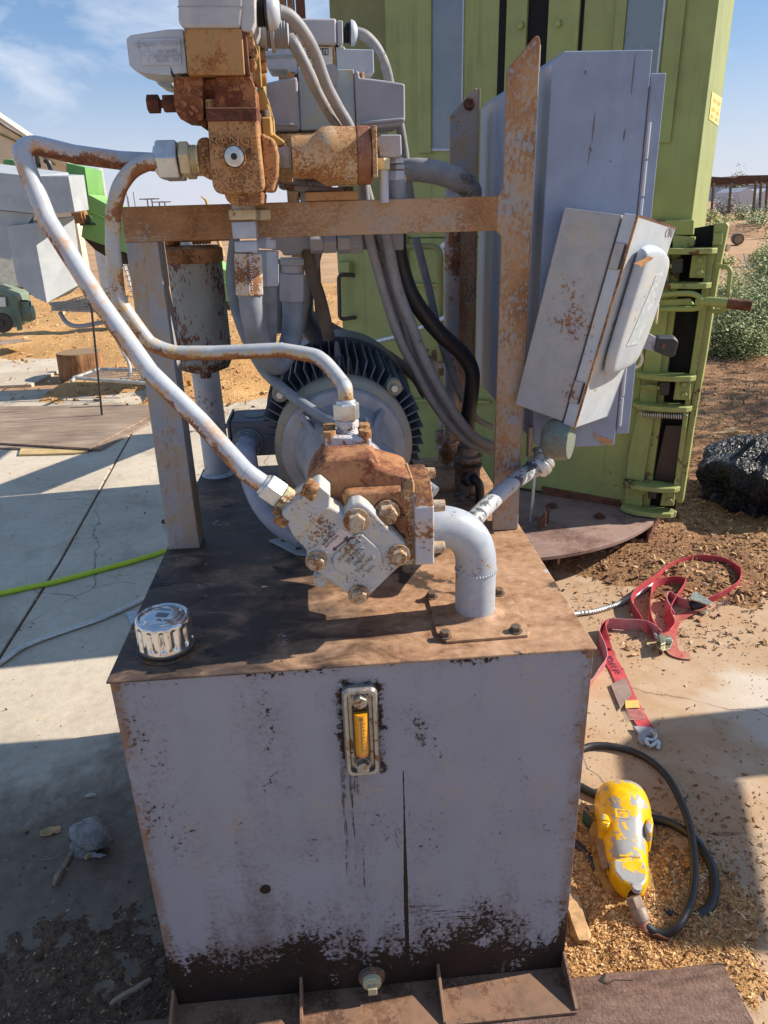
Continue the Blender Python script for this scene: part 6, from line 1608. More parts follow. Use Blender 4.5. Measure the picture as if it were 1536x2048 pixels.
def board(pts, z, h, name, mat, lab, cat):
    b = MB(); b.ext([at(x, y, Z=z) for x, y in pts], (0, 0, h)); return b.build(name, mat, None, bevel=.001, label=lab, cat=cat)
m_yel = plain('fresh_pine', (.50, .36, .17), .75, 0, .15, 8)
board([(42, 899), (78, 896), (168, 897), (176, 905), (150, 909), (38, 912)], .003, .012, 'pine_board', m_yel, 'narrow yellow pine board at the near edge of the plywood', 'board')
board([(0, 682), (35, 680), (65, 682), (0, 690)], .16, .01, 'pine_board', m_ply, 'thin brown board on the sawdust by the gear motor', 'board')
# hoses on the slab at the left
def gpath(pts, z): return smooth_path([at(x, y, Z=z) for x, y in pts], 10)
m_lime = plain('lime_hose', (.46, .62, .03), .4, 0, .1, 20)
b = MB(); b.tube(gpath([(-60, 1200), (0, 1187), (60, 1174), (110, 1164), (200, 1140), (280, 1118), (345, 1096), (420, 1060)], .0125), .0115, 14); b.build('lime_hose', m_lime, None, label='lime green air hose lying across the slab', cat='hose')
def corrug(path, r, name, mat, lab, cat, step=.0042):
    P_ = [V(p) for p in path]; out = []; acc = 0; pts = [P_[0]]
    for a, c in zip(P_, P_[1:]):
        n = max(1, int((c - a).length / step))
        for k in range(1, n + 1): pts.append(a.lerp(c, k / n))
    b = MB(); N_ = len(pts) - 1
    b.tube(pts, r, 10, rf=lambda t: 1.0 if int(round(t * N_)) % 2 else .84)
    return b.build(name, mat, None, label=lab, cat=cat, ang=10)
corrug(gpath([(-50, 1350), (0, 1326), (40, 1298), (80, 1280), (130, 1262), (200, 1238), (260, 1212), (300, 1190), (360, 1150)], .0105), .0100, 'flexible_conduit', m_zinc, 'ribbed steel conduit on the slab left of the tank', 'conduit')
corrug(gpath([(1100, 1240), (1150, 1228), (1190, 1222), (1240, 1206), (1285, 1182), (1320, 1154), (1345, 1128), (1354, 1116)], .0105), .0100, 'flexible_conduit', m_zinc, 'ribbed steel conduit curving over the slab behind the red strap', 'conduit')
b = MB(); b.ext([at(x, y, Z=.004) for x, y in ((252, 1226), (272, 1222), (282, 1238), (262, 1250))], (0, 0, .004)); br_ = b.build('steel_bracket', m_pipe_clean, None, bevel=.001, label='small pale steel bracket on the slab beside the conduit', cat='bracket')
b = MB(); b.tube(gpath([(326, 1043), (336, 1046), (350, 1050)], .03), .012, 10); b.build('hose_end', plain('red_black_plug', (.05, .012, .015), .5), None, label='small dark plug with a red tip on the slab left of the tank', cat='plug')

# ============================================================ RIGHT FOREGROUND
def cr(x, y): return (1100 + .40037 * x, 1080 + .40037 * y)
def rz(x, y, z): return at(*cr(x, y), Z=z)
m_strap = rusty('red_webbing', (.50, .055, .075), .12, 12, 200, stain=(.42, .18, .12), stamt=.6, rough=.75, cols=((.25, .12, .07), (.38, .2, .14), (.5, .3, .2)), bump=.5)
m_pink = rusty('faded_webbing', (.56, .20, .22), .15, 12, 200, stain=(.5, .3, .25), stamt=.5, rough=.75, cols=((.3, .2, .14), (.45, .28, .22), (.5, .34, .25)), bump=.5)
SP = empty('ratchet_strap', rz(400, 500, 0), 'red ratchet strap tangled on the slab, lettered webbing and a steel hook', 'strap')
def web(pts, name, mat=m_strap, wd_=.046, up=.0, lab=None, n=8):
    """pts: x, y (crop), z of the band's middle, stand (0 lies flat, 1 stands on edge)"""
    P_ = smooth_path([rz(x, y, 0) + V((0, 0, z)) for x, y, z, s in pts], n)
    S_ = [p[3] for p in pts]
    def wvec(i):
        t = i / (len(P_) - 1) * (len(pts) - 1); k = min(int(t), len(pts) - 2); s = S_[k] + (S_[k + 1] - S_[k]) * (t - k)
        d = (P_[min(i + 1, len(P_) - 1)] - P_[max(i - 1, 0)]); d.z = 0; d.normalize()
        side = V((-d.y, d.x, 0))
        return (side * (1 - s) + V((0, 0, 1)) * s).normalized() * wd_
    b = MB(); b.ribbon(P_, wvec, .0024)
    return b.build(name, mat, SP, ang=60, label=lab)
web([(285, 452, .030, .9), (262, 475, .027, .75), (262, 520, .02, .4), (292, 590, .006, .05), (335, 660, .004, 0), (372, 745, .004, 0), (415, 835, .004, 0), (450, 900, .005, 0), (485, 958, .006, 0)], 'webbing', m_strap)
web([(250, 470, .024, 1), (243, 510, .024, 1), (268, 580, .024, .9), (275, 640, .024, .9), (235, 690, .02, .8), (205, 735, .018, .8), (150, 790, .018, .8)], 'webbing', m_pink)
web([(252, 470, .026, 1), (290, 448, .026, 1), (370, 452, .026, 1), (450, 455, .026, 1), (505, 475, .026, .9), (540, 505, .02, .7)], 'webbing', m_pink)
web([(540, 500, .024, .9), (500, 430, .025, 1), (498, 330, .025, 1), (515, 260, .026, 1), (590, 235, .026, 1), (655, 238, .026, 1), (665, 258, .024, .9), (610, 330, .02, .7), (585, 390, .02, .7), (600, 450, .02, .6), (570, 490, .024, .5)], 'webbing', m_strap)
web([(500, 490, .02, .6), (440, 420, .025, 1), (400, 345, .025, 1), (430, 290, .026, 1), (520, 225, .026, 1), (600, 165, .028, 1), (720, 130, .030, 1), (850, 140, .030, 1), (925, 180, .030, 1), (945, 205, .030, 1), (930, 255, .026, .9), (850, 300, .022, .8), (770, 330, .018, .7)], 'webbing', m_strap)
web([(800, 330, .012, .4), (720, 365, .010, .3), (650, 395, .008, .2), (610, 430, .006, .1), (600, 500, .006, 0), (612, 560, .005, 0), (650, 580, .005, 0), (700, 585, .005, 0)], 'webbing', rusty('dusty_webbing', (.48, .10, .09), .30, 10, 150, stain=(.4, .22, .14), stamt=.8, rough=.8, cols=((.25, .12, .07), (.34, .2, .12), (.45, .28, .18))))
web([(700, 350, .02, .9), (640, 330, .02, .9), (590, 300, .02, .9), (575, 340, .02, .9), (600, 400, .012, .6)], 'webbing', m_pink)
# stitched end, sleeve, hook and buckles
b = MB(); b.ext([rz(302, 722, .0075), rz(378, 690, .0075), rz(410, 770, .0075), rz(352, 845, .0075)], (0, 0, .0015)); b.build('worn_sleeve', plain('worn_sleeve', (.26, .19, .16), .8), SP)
b = MB(); b.ext([rz(374, 803, .0098), rz(440, 800, .0098), rz(450, 838, .0098), rz(378, 842, .0098)], (0, 0, .001)); b.build('yellow_tag', plain('yellow_tag', (.62, .42, .12), .7), SP)
b = MB()
for k in range(9): b.ext([rz(380 + k * 2, 848 + k * 6, .0078), rz(462 + k * 2, 845 + k * 6, .0078), rz(462 + k * 2, 847 + k * 6, .0078), rz(380 + k * 2, 850 + k * 6, .0078)], (0, 0, .0006))
b.build('stitching', plain('stitch_thread', (.62, .35, .3), .7), SP)
p0_, p1_ = rz(345, 690, .0088), rz(262, 525, .0088)
tdir = (p1_ - p0_); 
text('of XPOL', 'strap_lettering', rz(316, 618, .0086), (rz(282, 560, 0) - rz(335, 660, 0)), (rz(260, 620, 0) - rz(360, 610, 0)), .031, m_ink, SP, .0004)
pa_ = rz(872, 292, .024)
dl_ = (rz(945, 240, 0) - rz(800, 325, 0)).normalized()
text('Property of', 'strap_lettering', rz(868, 298, .024) + V((.0, -.006, .0)) - V((-dl_.y, dl_.x, 0)) * .004, dl_, V((-.15, .25, 1)), .030, m_ink, SP, .0004)
b = MB(); b.ext([rz(x, y, .004) for x, y in ((410, 940), (500, 945), (535, 965), (520, 985), (485, 985), (470, 1005), (480, 1030), (455, 1030), (435, 1000), (440, 975))], (0, 0, .010)); b.build('strap_hook', m_alud, SP, bevel=.003)
b = MB(); b.tube(smooth_path([rz(505, 955, .016), rz(528, 975, .02), rz(515, 1000, .016), rz(480, 995, .02), rz(500, 1030, .014), rz(540, 1005, .018), rz(538, 1045, .008)]), .0055, 10); b.build('hook_tongue', m_zinc, SP)
b = MB(); b.ext([rz(x, y, .02) for x, y in ((545, 490), (600, 480), (615, 510), (600, 548), (560, 560), (532, 540), (530, 505))], (0, 0, .006)); b.cyl(rz(535, 500, .036), rz(610, 505, .036), .008); b.ext([rz(540, 500, .026), rz(560, 485, .026), rz(575, 540, .026), rz(550, 550, .026)], (0, 0, .022)); b.build('ratchet_buckle', plain('yellow_zinc', (.42, .42, .30), .3, .7, .2, 60), SP, bevel=.002)
b = MB(); b.tube(smooth_path([rz(515, 455, .02), rz(530, 480, .03), rz(560, 500, .032), rz(600, 495, .03)]), .006, 10); b.build('buckle_wire', m_zinc, SP)
b = MB(); b.lathe(rz(700, 330, .02), (rz(790, 300, .04) - rz(700, 330, .02)), [(.001, 0), (.020, 0), (.020, .055), (.001, .055)], 20); b.build('ratchet_drum', m_black, SP)
b = MB(); b.ext([rz(705, 275, .05), rz(730, 262, .05), rz(815, 318, .05), rz(800, 330, .05), rz(700, 300, .05)], (0, 0, .005)); b.ext([rz(690, 340, .008), rz(700, 330, .008), rz(790, 360, .008), rz(780, 372, .008)], (0, 0, .006)); b.build('ratchet_buckle', plain('yellow_zinc_2', (.50, .50, .38), .3, .7, .2, 60), SP, bevel=.001)

# ---- yellow foot pedal
m_yp = Mt('chipped_yellow_paint')
A_ = m_yp.noise(16, 8, .62, .6); B_ = m_yp.noise(60, 6, .6); hz_ = m_yp.xyz()[2]
up3 = m_yp.normz()
v_ = m_yp.m2('ADD', m_yp.m2('MULTIPLY', A_, .8), m_yp.m2('MULTIPLY', B_, .2))
v_ = m_yp.m2('ADD', v_, m_yp.m2('MULTIPLY', m_yp.step(up3, .3, .95), .085))
bare = m_yp.step(v_, .585, .592)
yc = m_yp.mix(m_yp.step(m_yp.noise(40, 6), .4, .65), (.80, .43, .004), (.88, .52, .01))
yc = m_yp.mix(m_yp.m2('MULTIPLY', m_yp.step(m_yp.noise(30, 8, .7), .57, .63), .5), yc, (.35, .22, .08))
mc_ = m_yp.mix(bare, yc, m_yp.mix(B_, (.26, .27, .29), (.36, .37, .38)))
m_yp.bump(m_yp.m2('SUBTRACT', m_yp.m2('MULTIPLY', B_, .15), bare), .5, .0015)
m_yp = m_yp.out(mc_, m_yp.m2('ADD', .28, m_yp.m2('MULTIPLY', bare, .12)))
PD = empty('foot_pedal', at(1245, 1720, Z=0), 'chipped yellow cast foot pedal with a black cord, on the sawdust heap', 'foot switch')
zb_ = .028
def sec(y, xl, xr, zt, zm=None, n=20, pw=2.6, z0=zb_):
    """a domed cross-section of the casting at crop height y"""
    a, c = rz(xl, y, z0 + .0), rz(xr, y, z0 + .0)
    m_ = (a + c) / 2; h = (c - a) / 2; out = []
    for k in range(n + 1):
        t = math.pi * k / n
        cx_, sz_ = math.cos(t), math.sin(t)
        out.append(m_ - h * (abs(cx_) ** (2 / pw)) * (1 if cx_ > 0 else -1) + V((0, 0, zt * (abs(sz_) ** (2 / pw)))))
    return out
R_base = [(1255, 255, 380, .02), (1265, 228, 430, .055), (1300, 216, 470, .085), (1350, 222, 492, .098), (1400, 232, 505, .100), (1440, 238, 505, .094), (1480, 240, 500, .082), (1530, 256, 490, .076), (1580, 262, 486, .072), (1640, 276, 488, .070), (1700, 300, 492, .070), (1745, 330, 480, .068), (1775, 360, 462, .060), (1790, 385, 448, .030)]
# foot: pixel rows are where the casting meets its base plate, so raised rings shift with height
b = MB()
rings = []
for y, xl, xr, zt in R_base:
    yy = y + zt * 430 * .62          # the outline in the picture is the top of the dome
    rings.append(sec(yy, xl - 0, xr - 0, zt))
b.loft(rings, closed=False, cap=False)
vs0 = [r[0] for r in rings]; 
for v in list(b.b.verts): pass
body = b.build('pedal_body', m_yp, PD, ang=80, bevel=0)
md = body.modifiers.new('thick', 'SOLIDIFY'); md.thickness = .004; md.offset = -1
md = body.modifiers.new('sub', 'SUBSURF'); md.levels = 1; md.render_levels = 2
# side wings that shield the treadle, and hood ridge
for pts in (((468, 1440), (500, 1420), (508, 1470), (498, 1530), (470, 1530), (455, 1490)), ((236, 1420), (262, 1405), (290, 1430), (300, 1480), (270, 1500), (238, 1480))):
    b = MB(); b.ext([rz(x, y + 38, zb_ + .012) for x, y in pts], (0, 0, .062), .8); b.build('side_wing', m_yp, PD, bevel=.010, seg=4, ang=25)
b = MB(); b.ext([rz(x, y + 25, zb_ + .066) for x, y in ((305, 1580), (395, 1560), (470, 1590), (492, 1640), (490, 1690), (462, 1722), (420, 1725), (350, 1690), (310, 1640))], (0, 0, .010), .90); b.build('top_cap', m_yp, PD, bevel=.005, seg=3, ang=25)
b = MB(); b.tube([rz(348, 1578, zb_ + .075), rz(448, 1585, zb_ + .075)], .003, 8); b.build('cap_ridge', m_yp, PD)
b = MB(); q_ = [rz(x, y + 36, zb_ + .099) for x, y in ((325, 1308), (398, 1318), (398, 1362), (330, 1352))]; q2_ = [p.lerp(sum(q_, V()) / 4, .22) for p in q_]
for a, c in zip(range(4), (1, 2, 3, 0)): b.ext([q_[a], q_[c], q2_[c], q2_[a]], (0, 0, .0022))
b.build('cast_emblem', m_yp, PD)
ce = sum(q_, V()) / 4
text('LF', 'cast_lettering', ce + V((0, 0, .002)), (q_[1] - q_[0]), (q_[0] - q_[3]), .011, m_yp, PD, .0014)
b = MB(); bpts = [(195, 1450), (215, 1400), (260, 1420), (460, 1500), (498, 1640), (515, 1700), (520, 1770), (500, 1810), (470, 1826), (440, 1812), (400, 1836), (340, 1820), (285, 1770), (245, 1690), (215, 1600)]
b.ext([rz(x, y + 8, zb_ - .006) for x, y in bpts], (0, 0, .007)); b.build('base_flange', rusty('flange_yellow', (.42, .27, .05), .44, 14, 90, stain=(.3, .2, .1), rough=.7), PD, bevel=.002)
b = MB(); b.ext([rz(x, y + 14, zb_ + .020) for x, y in ((228, 1490), (252, 1488), (290, 1560), (290, 1640), (265, 1650), (238, 1560))], (0, 0, .012)); b.build('treadle_edge', rusty('bare_treadle', (.28, .18, .11), .3, 20, 120, cols=((.1, .06, .04), (.2, .12, .07), (.3, .2, .12))), PD, bevel=.003)
b = MB(); p = rz(432, 1722 + 28, zb_ + .066); b.cyl(p, p + V((0, 0, .012)), .010); b.build('cap_screw', m_alud, PD, bevel=.001)
g0, g1 = rz(425, 1812, .055), rz(448, 1872, .040)
gd = (g1 - g0).normalized()
b = MB(); b.hexp(g0 - gd * .012, g0 + gd * .012, .0185); b.lathe(g0 + gd * .01, gd, [(.016, 0), (.0185, .004), (.0185, .026), (.0165, .028), (.0165, .030), (.001, .031)], 14); gl_ = b.build('cord_gland', rusty('gland_brass', (.26, .2, .16), .3, 30, 120), PD, bevel=.001)
b = MB(); b.cyl(g0 + gd * .040, g0 + gd * .056, .0152); b.build('gland_sleeve', plain('salmon_sleeve', (.48, .19, .11), .5), PD, bevel=.001)
gx = g0 + gd * .054
b = MB(); b.tube(smooth_path([gx - gd * .004, gx + gd * .02] + [rz(x, y, z) for x, y, z in ((478, 1930, .030), (530, 1962, .026), (590, 1960, .030), (650, 1915, .045), (700, 1810, .05), (722, 1680, .05), (715, 1540, .045), (695, 1420, .04), (650, 1300, .03), (590, 1190, .02), (510, 1110, .014), (420, 1060, .011), (320, 1032, .011), (230, 1026, .011), (170, 1040, .011), (90, 1080, .012))], 8), .0098, 14); b.build('pedal_cord', m_black, PD)
b = MB(); b.tube(smooth_path([rz(x, y, z) for x, y, z in ((60, 1480, .012), (150, 1540, .012), (210, 1620, .012), (300, 1740, .012), (400, 1815, .012), (520, 1852, .012), (620, 1875, .012), (720, 1878, .012), (795, 1835, .012), (822, 1750, .012), (812, 1650, .013), (770, 1560, .02), (700, 1475, .022), (610, 1420, .016), (520, 1392, .012), (440, 1380, .012), (300, 1300, .012), (210, 1262, .012), (150, 1232, .012), (60, 1190, .012))], 8), .0112, 14); b.build('pedal_cord', m_black, PD)
b = MB(); b.ext([rz(x, y, .006) for x, y in ((165, 1362), (200, 1400), (198, 1445), (160, 1410))], (0, 0, .012)); b.build('green_scrap', plain('dark_green_scrap', (.02, .07, .035), .5), None, bevel=.001, label='small dark green scrap beside the yellow pedal', cat='scrap')
# chunks of wood
m_splint = plain('splintered_wood', (.44, .27, .13), .8, 0, .35, 40, bump=.6)
m_splg = plain('grey_splinter', (.28, .21, .14), .85, 0, .35, 40, bump=.6)
def chunk(px, py, l, wd_, h, ang_, name, mat, lab, z=.004, f=lambda x, y: (x, y), cat='wood piece'):
    c = at(*f(px, py), Z=z); b = MB()
    d = V((math.cos(ang_), math.sin(ang_), 0)); s = V((-d.y, d.x, 0)); n_ = 7; rg_ = []
    for k in range(n_):
        t = k / (n_ - 1) * 2 - 1
        tap = (1 - abs(t) ** 4 * .35); j1, j2 = random.uniform(.7, 1.2), random.uniform(.6, 1.2)
        m_ = c + d * t * l / 2
        rg_.append([m_ - s * wd_ / 2 * tap * j1, m_ - s * wd_ * .35 * tap + V((0, 0, h * tap * j2)), m_ + s * wd_ * .4 * tap * j2 + V((0, 0, h * tap)), m_ + s * wd_ / 2 * tap * j1])
    b.loft(rg_); return b.build(name, mat, None, ang=30, label=lab, cat=cat)
random.seed(11)
chunk(1152, 1835, .125, .042, .018, 1.50, 'wood_chunk', m_splint, 'thick splintered orange wood chunk against the right side of the tank', .02)
chunk(128, 1735, .105, .015, .010, 1.42, 'wood_splinter', m_splg, 'long pale wood splinter on the oily slab below the rag')
chunk(186, 1702, .055, .012, .008, 1.15, 'wood_splinter', m_splint, 'short wood splinter sticking out from under the rag')
chunk(102, 1663, .05, .022, .008, .2, 'bark_flake', m_splint, 'curled brown bark flake left of the rag')
chunk(182, 1592, .028, .010, .007, .1, 'wood_splinter', plain('pale_splinter', (.5, .46, .38), .8), 'small pale wood chip above the rag')
chunk(262, 1985, .085, .012, .008, .55, 'wood_splinter', m_splg, 'grey brown splinter in the grit by the tank foot', .012)
chunk(1170 + 225, 1738, .075, .016, .010, -.2, 'wood_splinter', m_splint, 'flat yellow splinter between the two loops of the pedal cord')
chunk(1400, 1925 - 85, .12, .006, .006, .12, 'wood_splinter', m_splint, 'thin straw coloured sliver right of the pedal cord')
chunk(1302, 1868, .07, .026, .012, -.5, 'wood_splinter', m_rustdark, 'dark bark piece below the pedal cord', .02)
chunk(1405, 1760, .034, .022, .010, .5, 'wood_splinter', plain('pale_splinter_2', (.55, .46, .32), .8), 'square pale chip inside the pedal cord loop')
chunk(1445, 870, .42, .035, .025, .62, 'fallen_branch', m_splg, 'thin brown branch on the chips right of the press', .02, cat='branch')
chunk(1455, 872, .26, .05, .03, .1, 'fallen_branch', m_splint, 'stout reddish branch beside the thin one right of the press', .02, cat='branch')
chunk(1425, 1010, .18, .03, .02, -.55, 'wood_stick', m_splint, 'yellow stick in front of the black bag', .02, cat='stick')
chunk(1460, 990 + 55, .14, .025, .02, -.2, 'wood_stick', m_splg, 'dark stick at the foot of the black bag', .02, cat='stick')
chunk(1500, 792, .20, .02, .015, .15, 'wood_stick', m_riser, 'blackened stick lying on the bright chips', .02, cat='stick')
# rag
m_rag = rusty('dirty_towelling', (.38, .36, .34), .40, 30, 300, soft=.06, stain=(.2, .18, .17), stamt=.6, rough=.95, cols=((.10, .09, .085), (.2, .18, .17), (.3, .28, .26)), bump=1.0)
def crg(x, y): return (.3165 * x, 1400 + .3165 * y)
def rg(x, y, z=0): return at(*crg(x, y), Z=z)
RG = empty('shop_rag', rg(560, 860, 0), 'crumpled grey towelling rag on the oily slab at the left', 'rag')
b = MB()
rows = [[(440, 800, .006), (470, 770, .030), (530, 735, .042), (600, 715, .030), (640, 745, .012)], [(420, 850, .006), (490, 830, .040), (570, 790, .056), (640, 770, .045), (670, 800, .015)], [(470, 905, .012), (530, 880, .050), (600, 850, .066), (665, 830, .050), (700, 850, .02)], [(520, 930, .020), (575, 915, .052), (630, 895, .062), (680, 875, .046), (708, 870, .024)], [(545, 960, .004), (585, 935, .030), (625, 925, .040), (665, 905, .030), (705, 895, .010)]]
g_ = [[b.b.verts.new(rg(x, y + z * 380, z) ) for x, y, z in r] for r in rows]
for i in range(len(g_) - 1):
    for j in range(len(g_[0]) - 1): b.b.faces.new([g_[i][j], g_[i][j + 1], g_[i + 1][j + 1], g_[i + 1][j]])
o = b.build('rag_fold', m_rag, RG, ang=80)
md = o.modifiers.new('s', 'SUBSURF'); md.levels = 3; md.render_levels = 3
md = o.modifiers.new('t', 'SOLIDIFY'); md.thickness = .005
tx_ = bpy.data.textures.new('ragnoise', 'CLOUDS'); tx_.noise_scale = .007
md = o.modifiers.new('d', 'DISPLACE'); md.texture = tx_; md.strength = .008; md.mid_level = .5
b = MB(); rows = [[(455, 870, .008), (500, 900, .012), (560, 930, .010)], [(440, 930, .006), (510, 950, .016), (600, 960, .012)], [(450, 985, .004), (520, 990, .010), (640, 965, .012)], [(500, 1005, .002), (560, 1000, .004), (700, 990, .004)]]
g_ = [[b.b.verts.new(rg(x, y, z)) for x, y, z in r] for r in rows]
for i in range(len(g_) - 1):
    for j in range(len(g_[0]) - 1): b.b.faces.new([g_[i][j], g_[i][j + 1], g_[i + 1][j + 1], g_[i + 1][j]])
o = b.build('rag_fold', m_rag, RG, ang=80)
md = o.modifiers.new('s', 'SUBSURF'); md.levels = 3; md.render_levels = 3
md = o.modifiers.new('t', 'SOLIDIFY'); md.thickness = .004
md = o.modifiers.new('d', 'DISPLACE'); md.texture = tx_; md.strength = .010; md.mid_level = .5
b = MB()
for k in range(700):
    if k > 120:
        x, y = random.uniform(455, 700), random.uniform(735, 930)
        tt = (x - 455) / 245
        if abs(y - (870 - 60 * abs(tt - .5))) > 75: continue
        zz_ = .040 + .018 * math.sin(tt * 3.1)
        p = rg(x, y + zz_ * 380, zz_); q = p + V((random.gauss(0, .004), random.gauss(0, .004), random.gauss(.004, .002))); b.tube([p, q], .0004, 3); continue
    x, y = random.choice(((430, 850), (470, 960), (560, 730), (690, 880), (640, 740), (450, 820))); x += random.gauss(0, 22); y += random.gauss(0, 18)
    p = rg(x, y, .008); q = p + V((random.gauss(0, .008), random.gauss(0, .008), random.gauss(.002, .004))); b.tube([p, (p + q) / 2 + V((0, 0, .002)), q], .0004, 4)
b.tube(smooth_path([rg(580, 930, .03), rg(480, 925, .012), (rg(400, 960, .006)), rg(330, 1000, .004), rg(250, 1010, .003)]), .0007, 5)
b.build('loose_threads', m_rag, RG)

# ---- black rubbish bag
m_bag = Mt('bag_plastic'); m_bag.bump(m_bag.m2('ADD', m_bag.m2('ABSOLUTE', m_bag.m2('SUBTRACT', m_bag.noise(9, 3, .5, 1.8, vec=m_bag.sc3(1, 1, .5)), .5)), m_bag.m2('ABSOLUTE', m_bag.m2('MULTIPLY', m_bag.m2('SUBTRACT', m_bag.noise(24, 3, .5, 1.2), .5), .5))), 1.0, -.12); m_bag = m_bag.out((.016, .019, .027), .42)
bc = V((2.62, 2.36, .16))
b = MB(); b.sphere(bc, .30, 1.15, 1.0, .86, 140); b.b.verts.ensure_lookup_table()
for v in b.b.verts:
    d = (v.co - bc); n_ = d.normalized()
    th = math.atan2(n_.y, n_.x)
    up_k = max(0.0, n_.z)
    fold = 1 - 3.2 * abs(mnoise.noise(V((math.cos(th) * 3.6, math.sin(th) * 3.6, n_.z * 1.1 + 2))))
    fine = 1 - 3.0 * abs(mnoise.noise(V((math.cos(th) * 9 + 3, math.sin(th) * 9, n_.z * 2.4))))
    v.co += V((n_.x, n_.y, n_.z * .4)) * (fold * .040 * (1 - up_k * .5) + fine * .012 + mnoise.noise(n_ * 1.4) * .11)
    v.co.z -= .05 * up_k * (1 + mnoise.noise(n_ * 3 + V((5, 1, 1))))
    if v.co.z < .10:
        f_ = 1 + (.10 - max(v.co.z, 0)) * 1.6
        v.co.x = bc.x + (v.co.x - bc.x) * f_; v.co.y = bc.y + (v.co.y - bc.y) * f_
    if v.co.z < .004: v.co.z = .004
BG = b.build('rubbish_bag', m_bag, None, ang=85, label='crumpled black plastic rubbish bag on the chips at the right edge', cat='bag')
b = MB(); e0 = at(1440, 1000, Z=.05)
b.loft([[e0 + V((-.07, -.02, -.04)), e0 + V((-.08, .05, .0)), e0 + V((-.06, .06, .06)), e0 + V((-.05, -.03, .05))], [e0 + V((.02, -.03, -.03)), e0 + V((.02, .06, .0)), e0 + V((.02, .05, .07)), e0 + V((.02, -.03, .05))], [e0 + V((.20, -.06, -.04)), e0 + V((.2, .1, -.02)), e0 + V((.2, .08, .14)), e0 + V((.2, -.06, .12))]])
b.build('bag_neck', plain('blue_black_plastic', (.035, .042, .06), .35), BG, bevel=.012, seg=3)

# ============================================================ PLANTS AND THE FAR YARD
def leafmat(name, a, c, d_):
    m = Mt(name); i = m.isl(); col = m.ramp(i, [(0, a), (.5, c), (1, d_)])
    m.put(m.p.inputs['Roughness'], .6)
    return m.out(col, .6)
m_leaf = leafmat('desert_leaf', (.09, .13, .035), (.22, .29, .085), (.42, .44, .18))
m_leafy = leafmat('yellow_leaf', (.20, .22, .05), (.36, .36, .08), (.50, .46, .15))
m_leafd = leafmat('mesquite_leaf', (.04, .075, .02), (.09, .14, .04), (.17, .22, .07))
m_leafg = leafmat('grey_twig', (.14, .11, .08), (.24, .19, .14), (.32, .27, .2))
m_twig = plain('twig_bark', (.16, .11, .07), .8, 0, .3, 12)
PLROOT = {}
def bush(x, y, w_, h, n, ls, mat, lab, name='desert_bush', cat='bush', z0=0, seed=1, nst=10, group=None):
    r = random.Random(seed); e = empty(name, (x, y, z0), lab, cat, group)
    b = MB(); tips = []
    for _ in range(nst):
        a = r.uniform(0, 6.283); el = r.uniform(.25, 1.25); L_ = r.uniform(.6, 1.05)
        tip = V((x + math.cos(a) * math.cos(el) * w_ * L_, y + math.sin(a) * math.cos(el) * w_ * L_, z0 + math.sin(el) * h * L_))
        mid = V((x, y, z0)).lerp(tip, .5) + V((r.gauss(0, .08) * w_, r.gauss(0, .08) * w_, .08 * h))
        P_ = smooth_path([V((x + r.gauss(0, .03) * w_, y + r.gauss(0, .03) * w_, z0)), mid, tip], 4); b.tube(P_, ls * .30, 5, rf=lambda t: 1 - .7 * t); tips.append(P_)
    b.build('stem', m_twig, e)
    vs_, fs_ = [], []
    for _ in range(n):
        P_ = r.choice(tips); t = r.uniform(.3, 1.0) ** .7; q = P_[int(t * (len(P_) - 1))]
        sp_r = .16 * w_
        c = q + V((r.gauss(0, sp_r), r.gauss(0, sp_r), r.gauss(0, sp_r * h / w_)))
        if c.z < z0 + .01: c.z = z0 + abs(r.gauss(.03, .03))
        s = ls * r.uniform(.5, 1.4); a = V((r.gauss(0, 1), r.gauss(0, 1), r.gauss(0, .7))).normalized(); u = a.orthogonal().normalized() * s * .35; i0 = len(vs_)
        u *= .62
        vs_ += [tuple(c - a * s * .6), tuple(c + u), tuple(c + a * s * .6), tuple(c - u)]; fs_.append((i0, i0 + 1, i0 + 2, i0 + 3))
    o = fast_mesh('foliage', vs_, fs_, mat, parent=e)
    return e
def pb(px, py, wpx, hpx, n, ls, mat, lab, seed, **k):
    """a bush whose foot stands on the earth at that sight line"""
    p = at(px, py, Z=0); s = (p - CAMLOC).length / CAMF
    return bush(p.x, p.y, wpx * s / 2, hpx * s, n, ls * s, mat, lab, seed=seed, **k)
GB = 'bushes beyond the press on the right'
pb(1475, 715, 180, 120, 24000, 4.2, m_leaf, 'large loose green bush right beside the press, behind the chips', 1, group=GB, nst=26)
pb(1560, 700, 170, 150, 20000, 4.2, m_leaf, 'big green bush cut by the right edge above the chips', 2, group=GB, nst=22)
pb(1440, 640, 110, 90, 8000, 3.6, m_leaf, 'thin green bush behind the pull handle of the press', 3, group=GB, nst=16)
pb(1530, 590, 100, 90, 8000, 3.6, m_leaf, 'green bush at the right edge, middle distance', 4, group=GB, nst=16)
pb(1445, 535, 60, 26, 700, 5, m_leafy, 'low yellow grassy tuft just right of the press flange', 5, group=GB)
pb(1515, 530, 60, 30, 700, 5, m_leafy, 'yellow grassy tuft near the right edge', 6, group=GB)
pb(1440, 465, 80, 34, 900, 4, m_leafy, 'yellow green bush in front of the brush pile', 7, group=GB)
pb(1515, 470, 90, 50, 1200, 4, m_leaf, 'green bush below the far shelter', 8, group=GB)
pb(1450, 432, 60, 40, 900, 3.5, m_leafg, 'grey dry bush in front of the far tree', 9, group=GB)
pb(1485, 440, 40, 30, 500, 3.5, m_leaf, 'small green bush beside the grey dry bush', 10, group=GB)
pb(1425, 448, 40, 28, 500, 3.5, m_leafy, 'small yellow bush touching the press side', 12, group=GB)
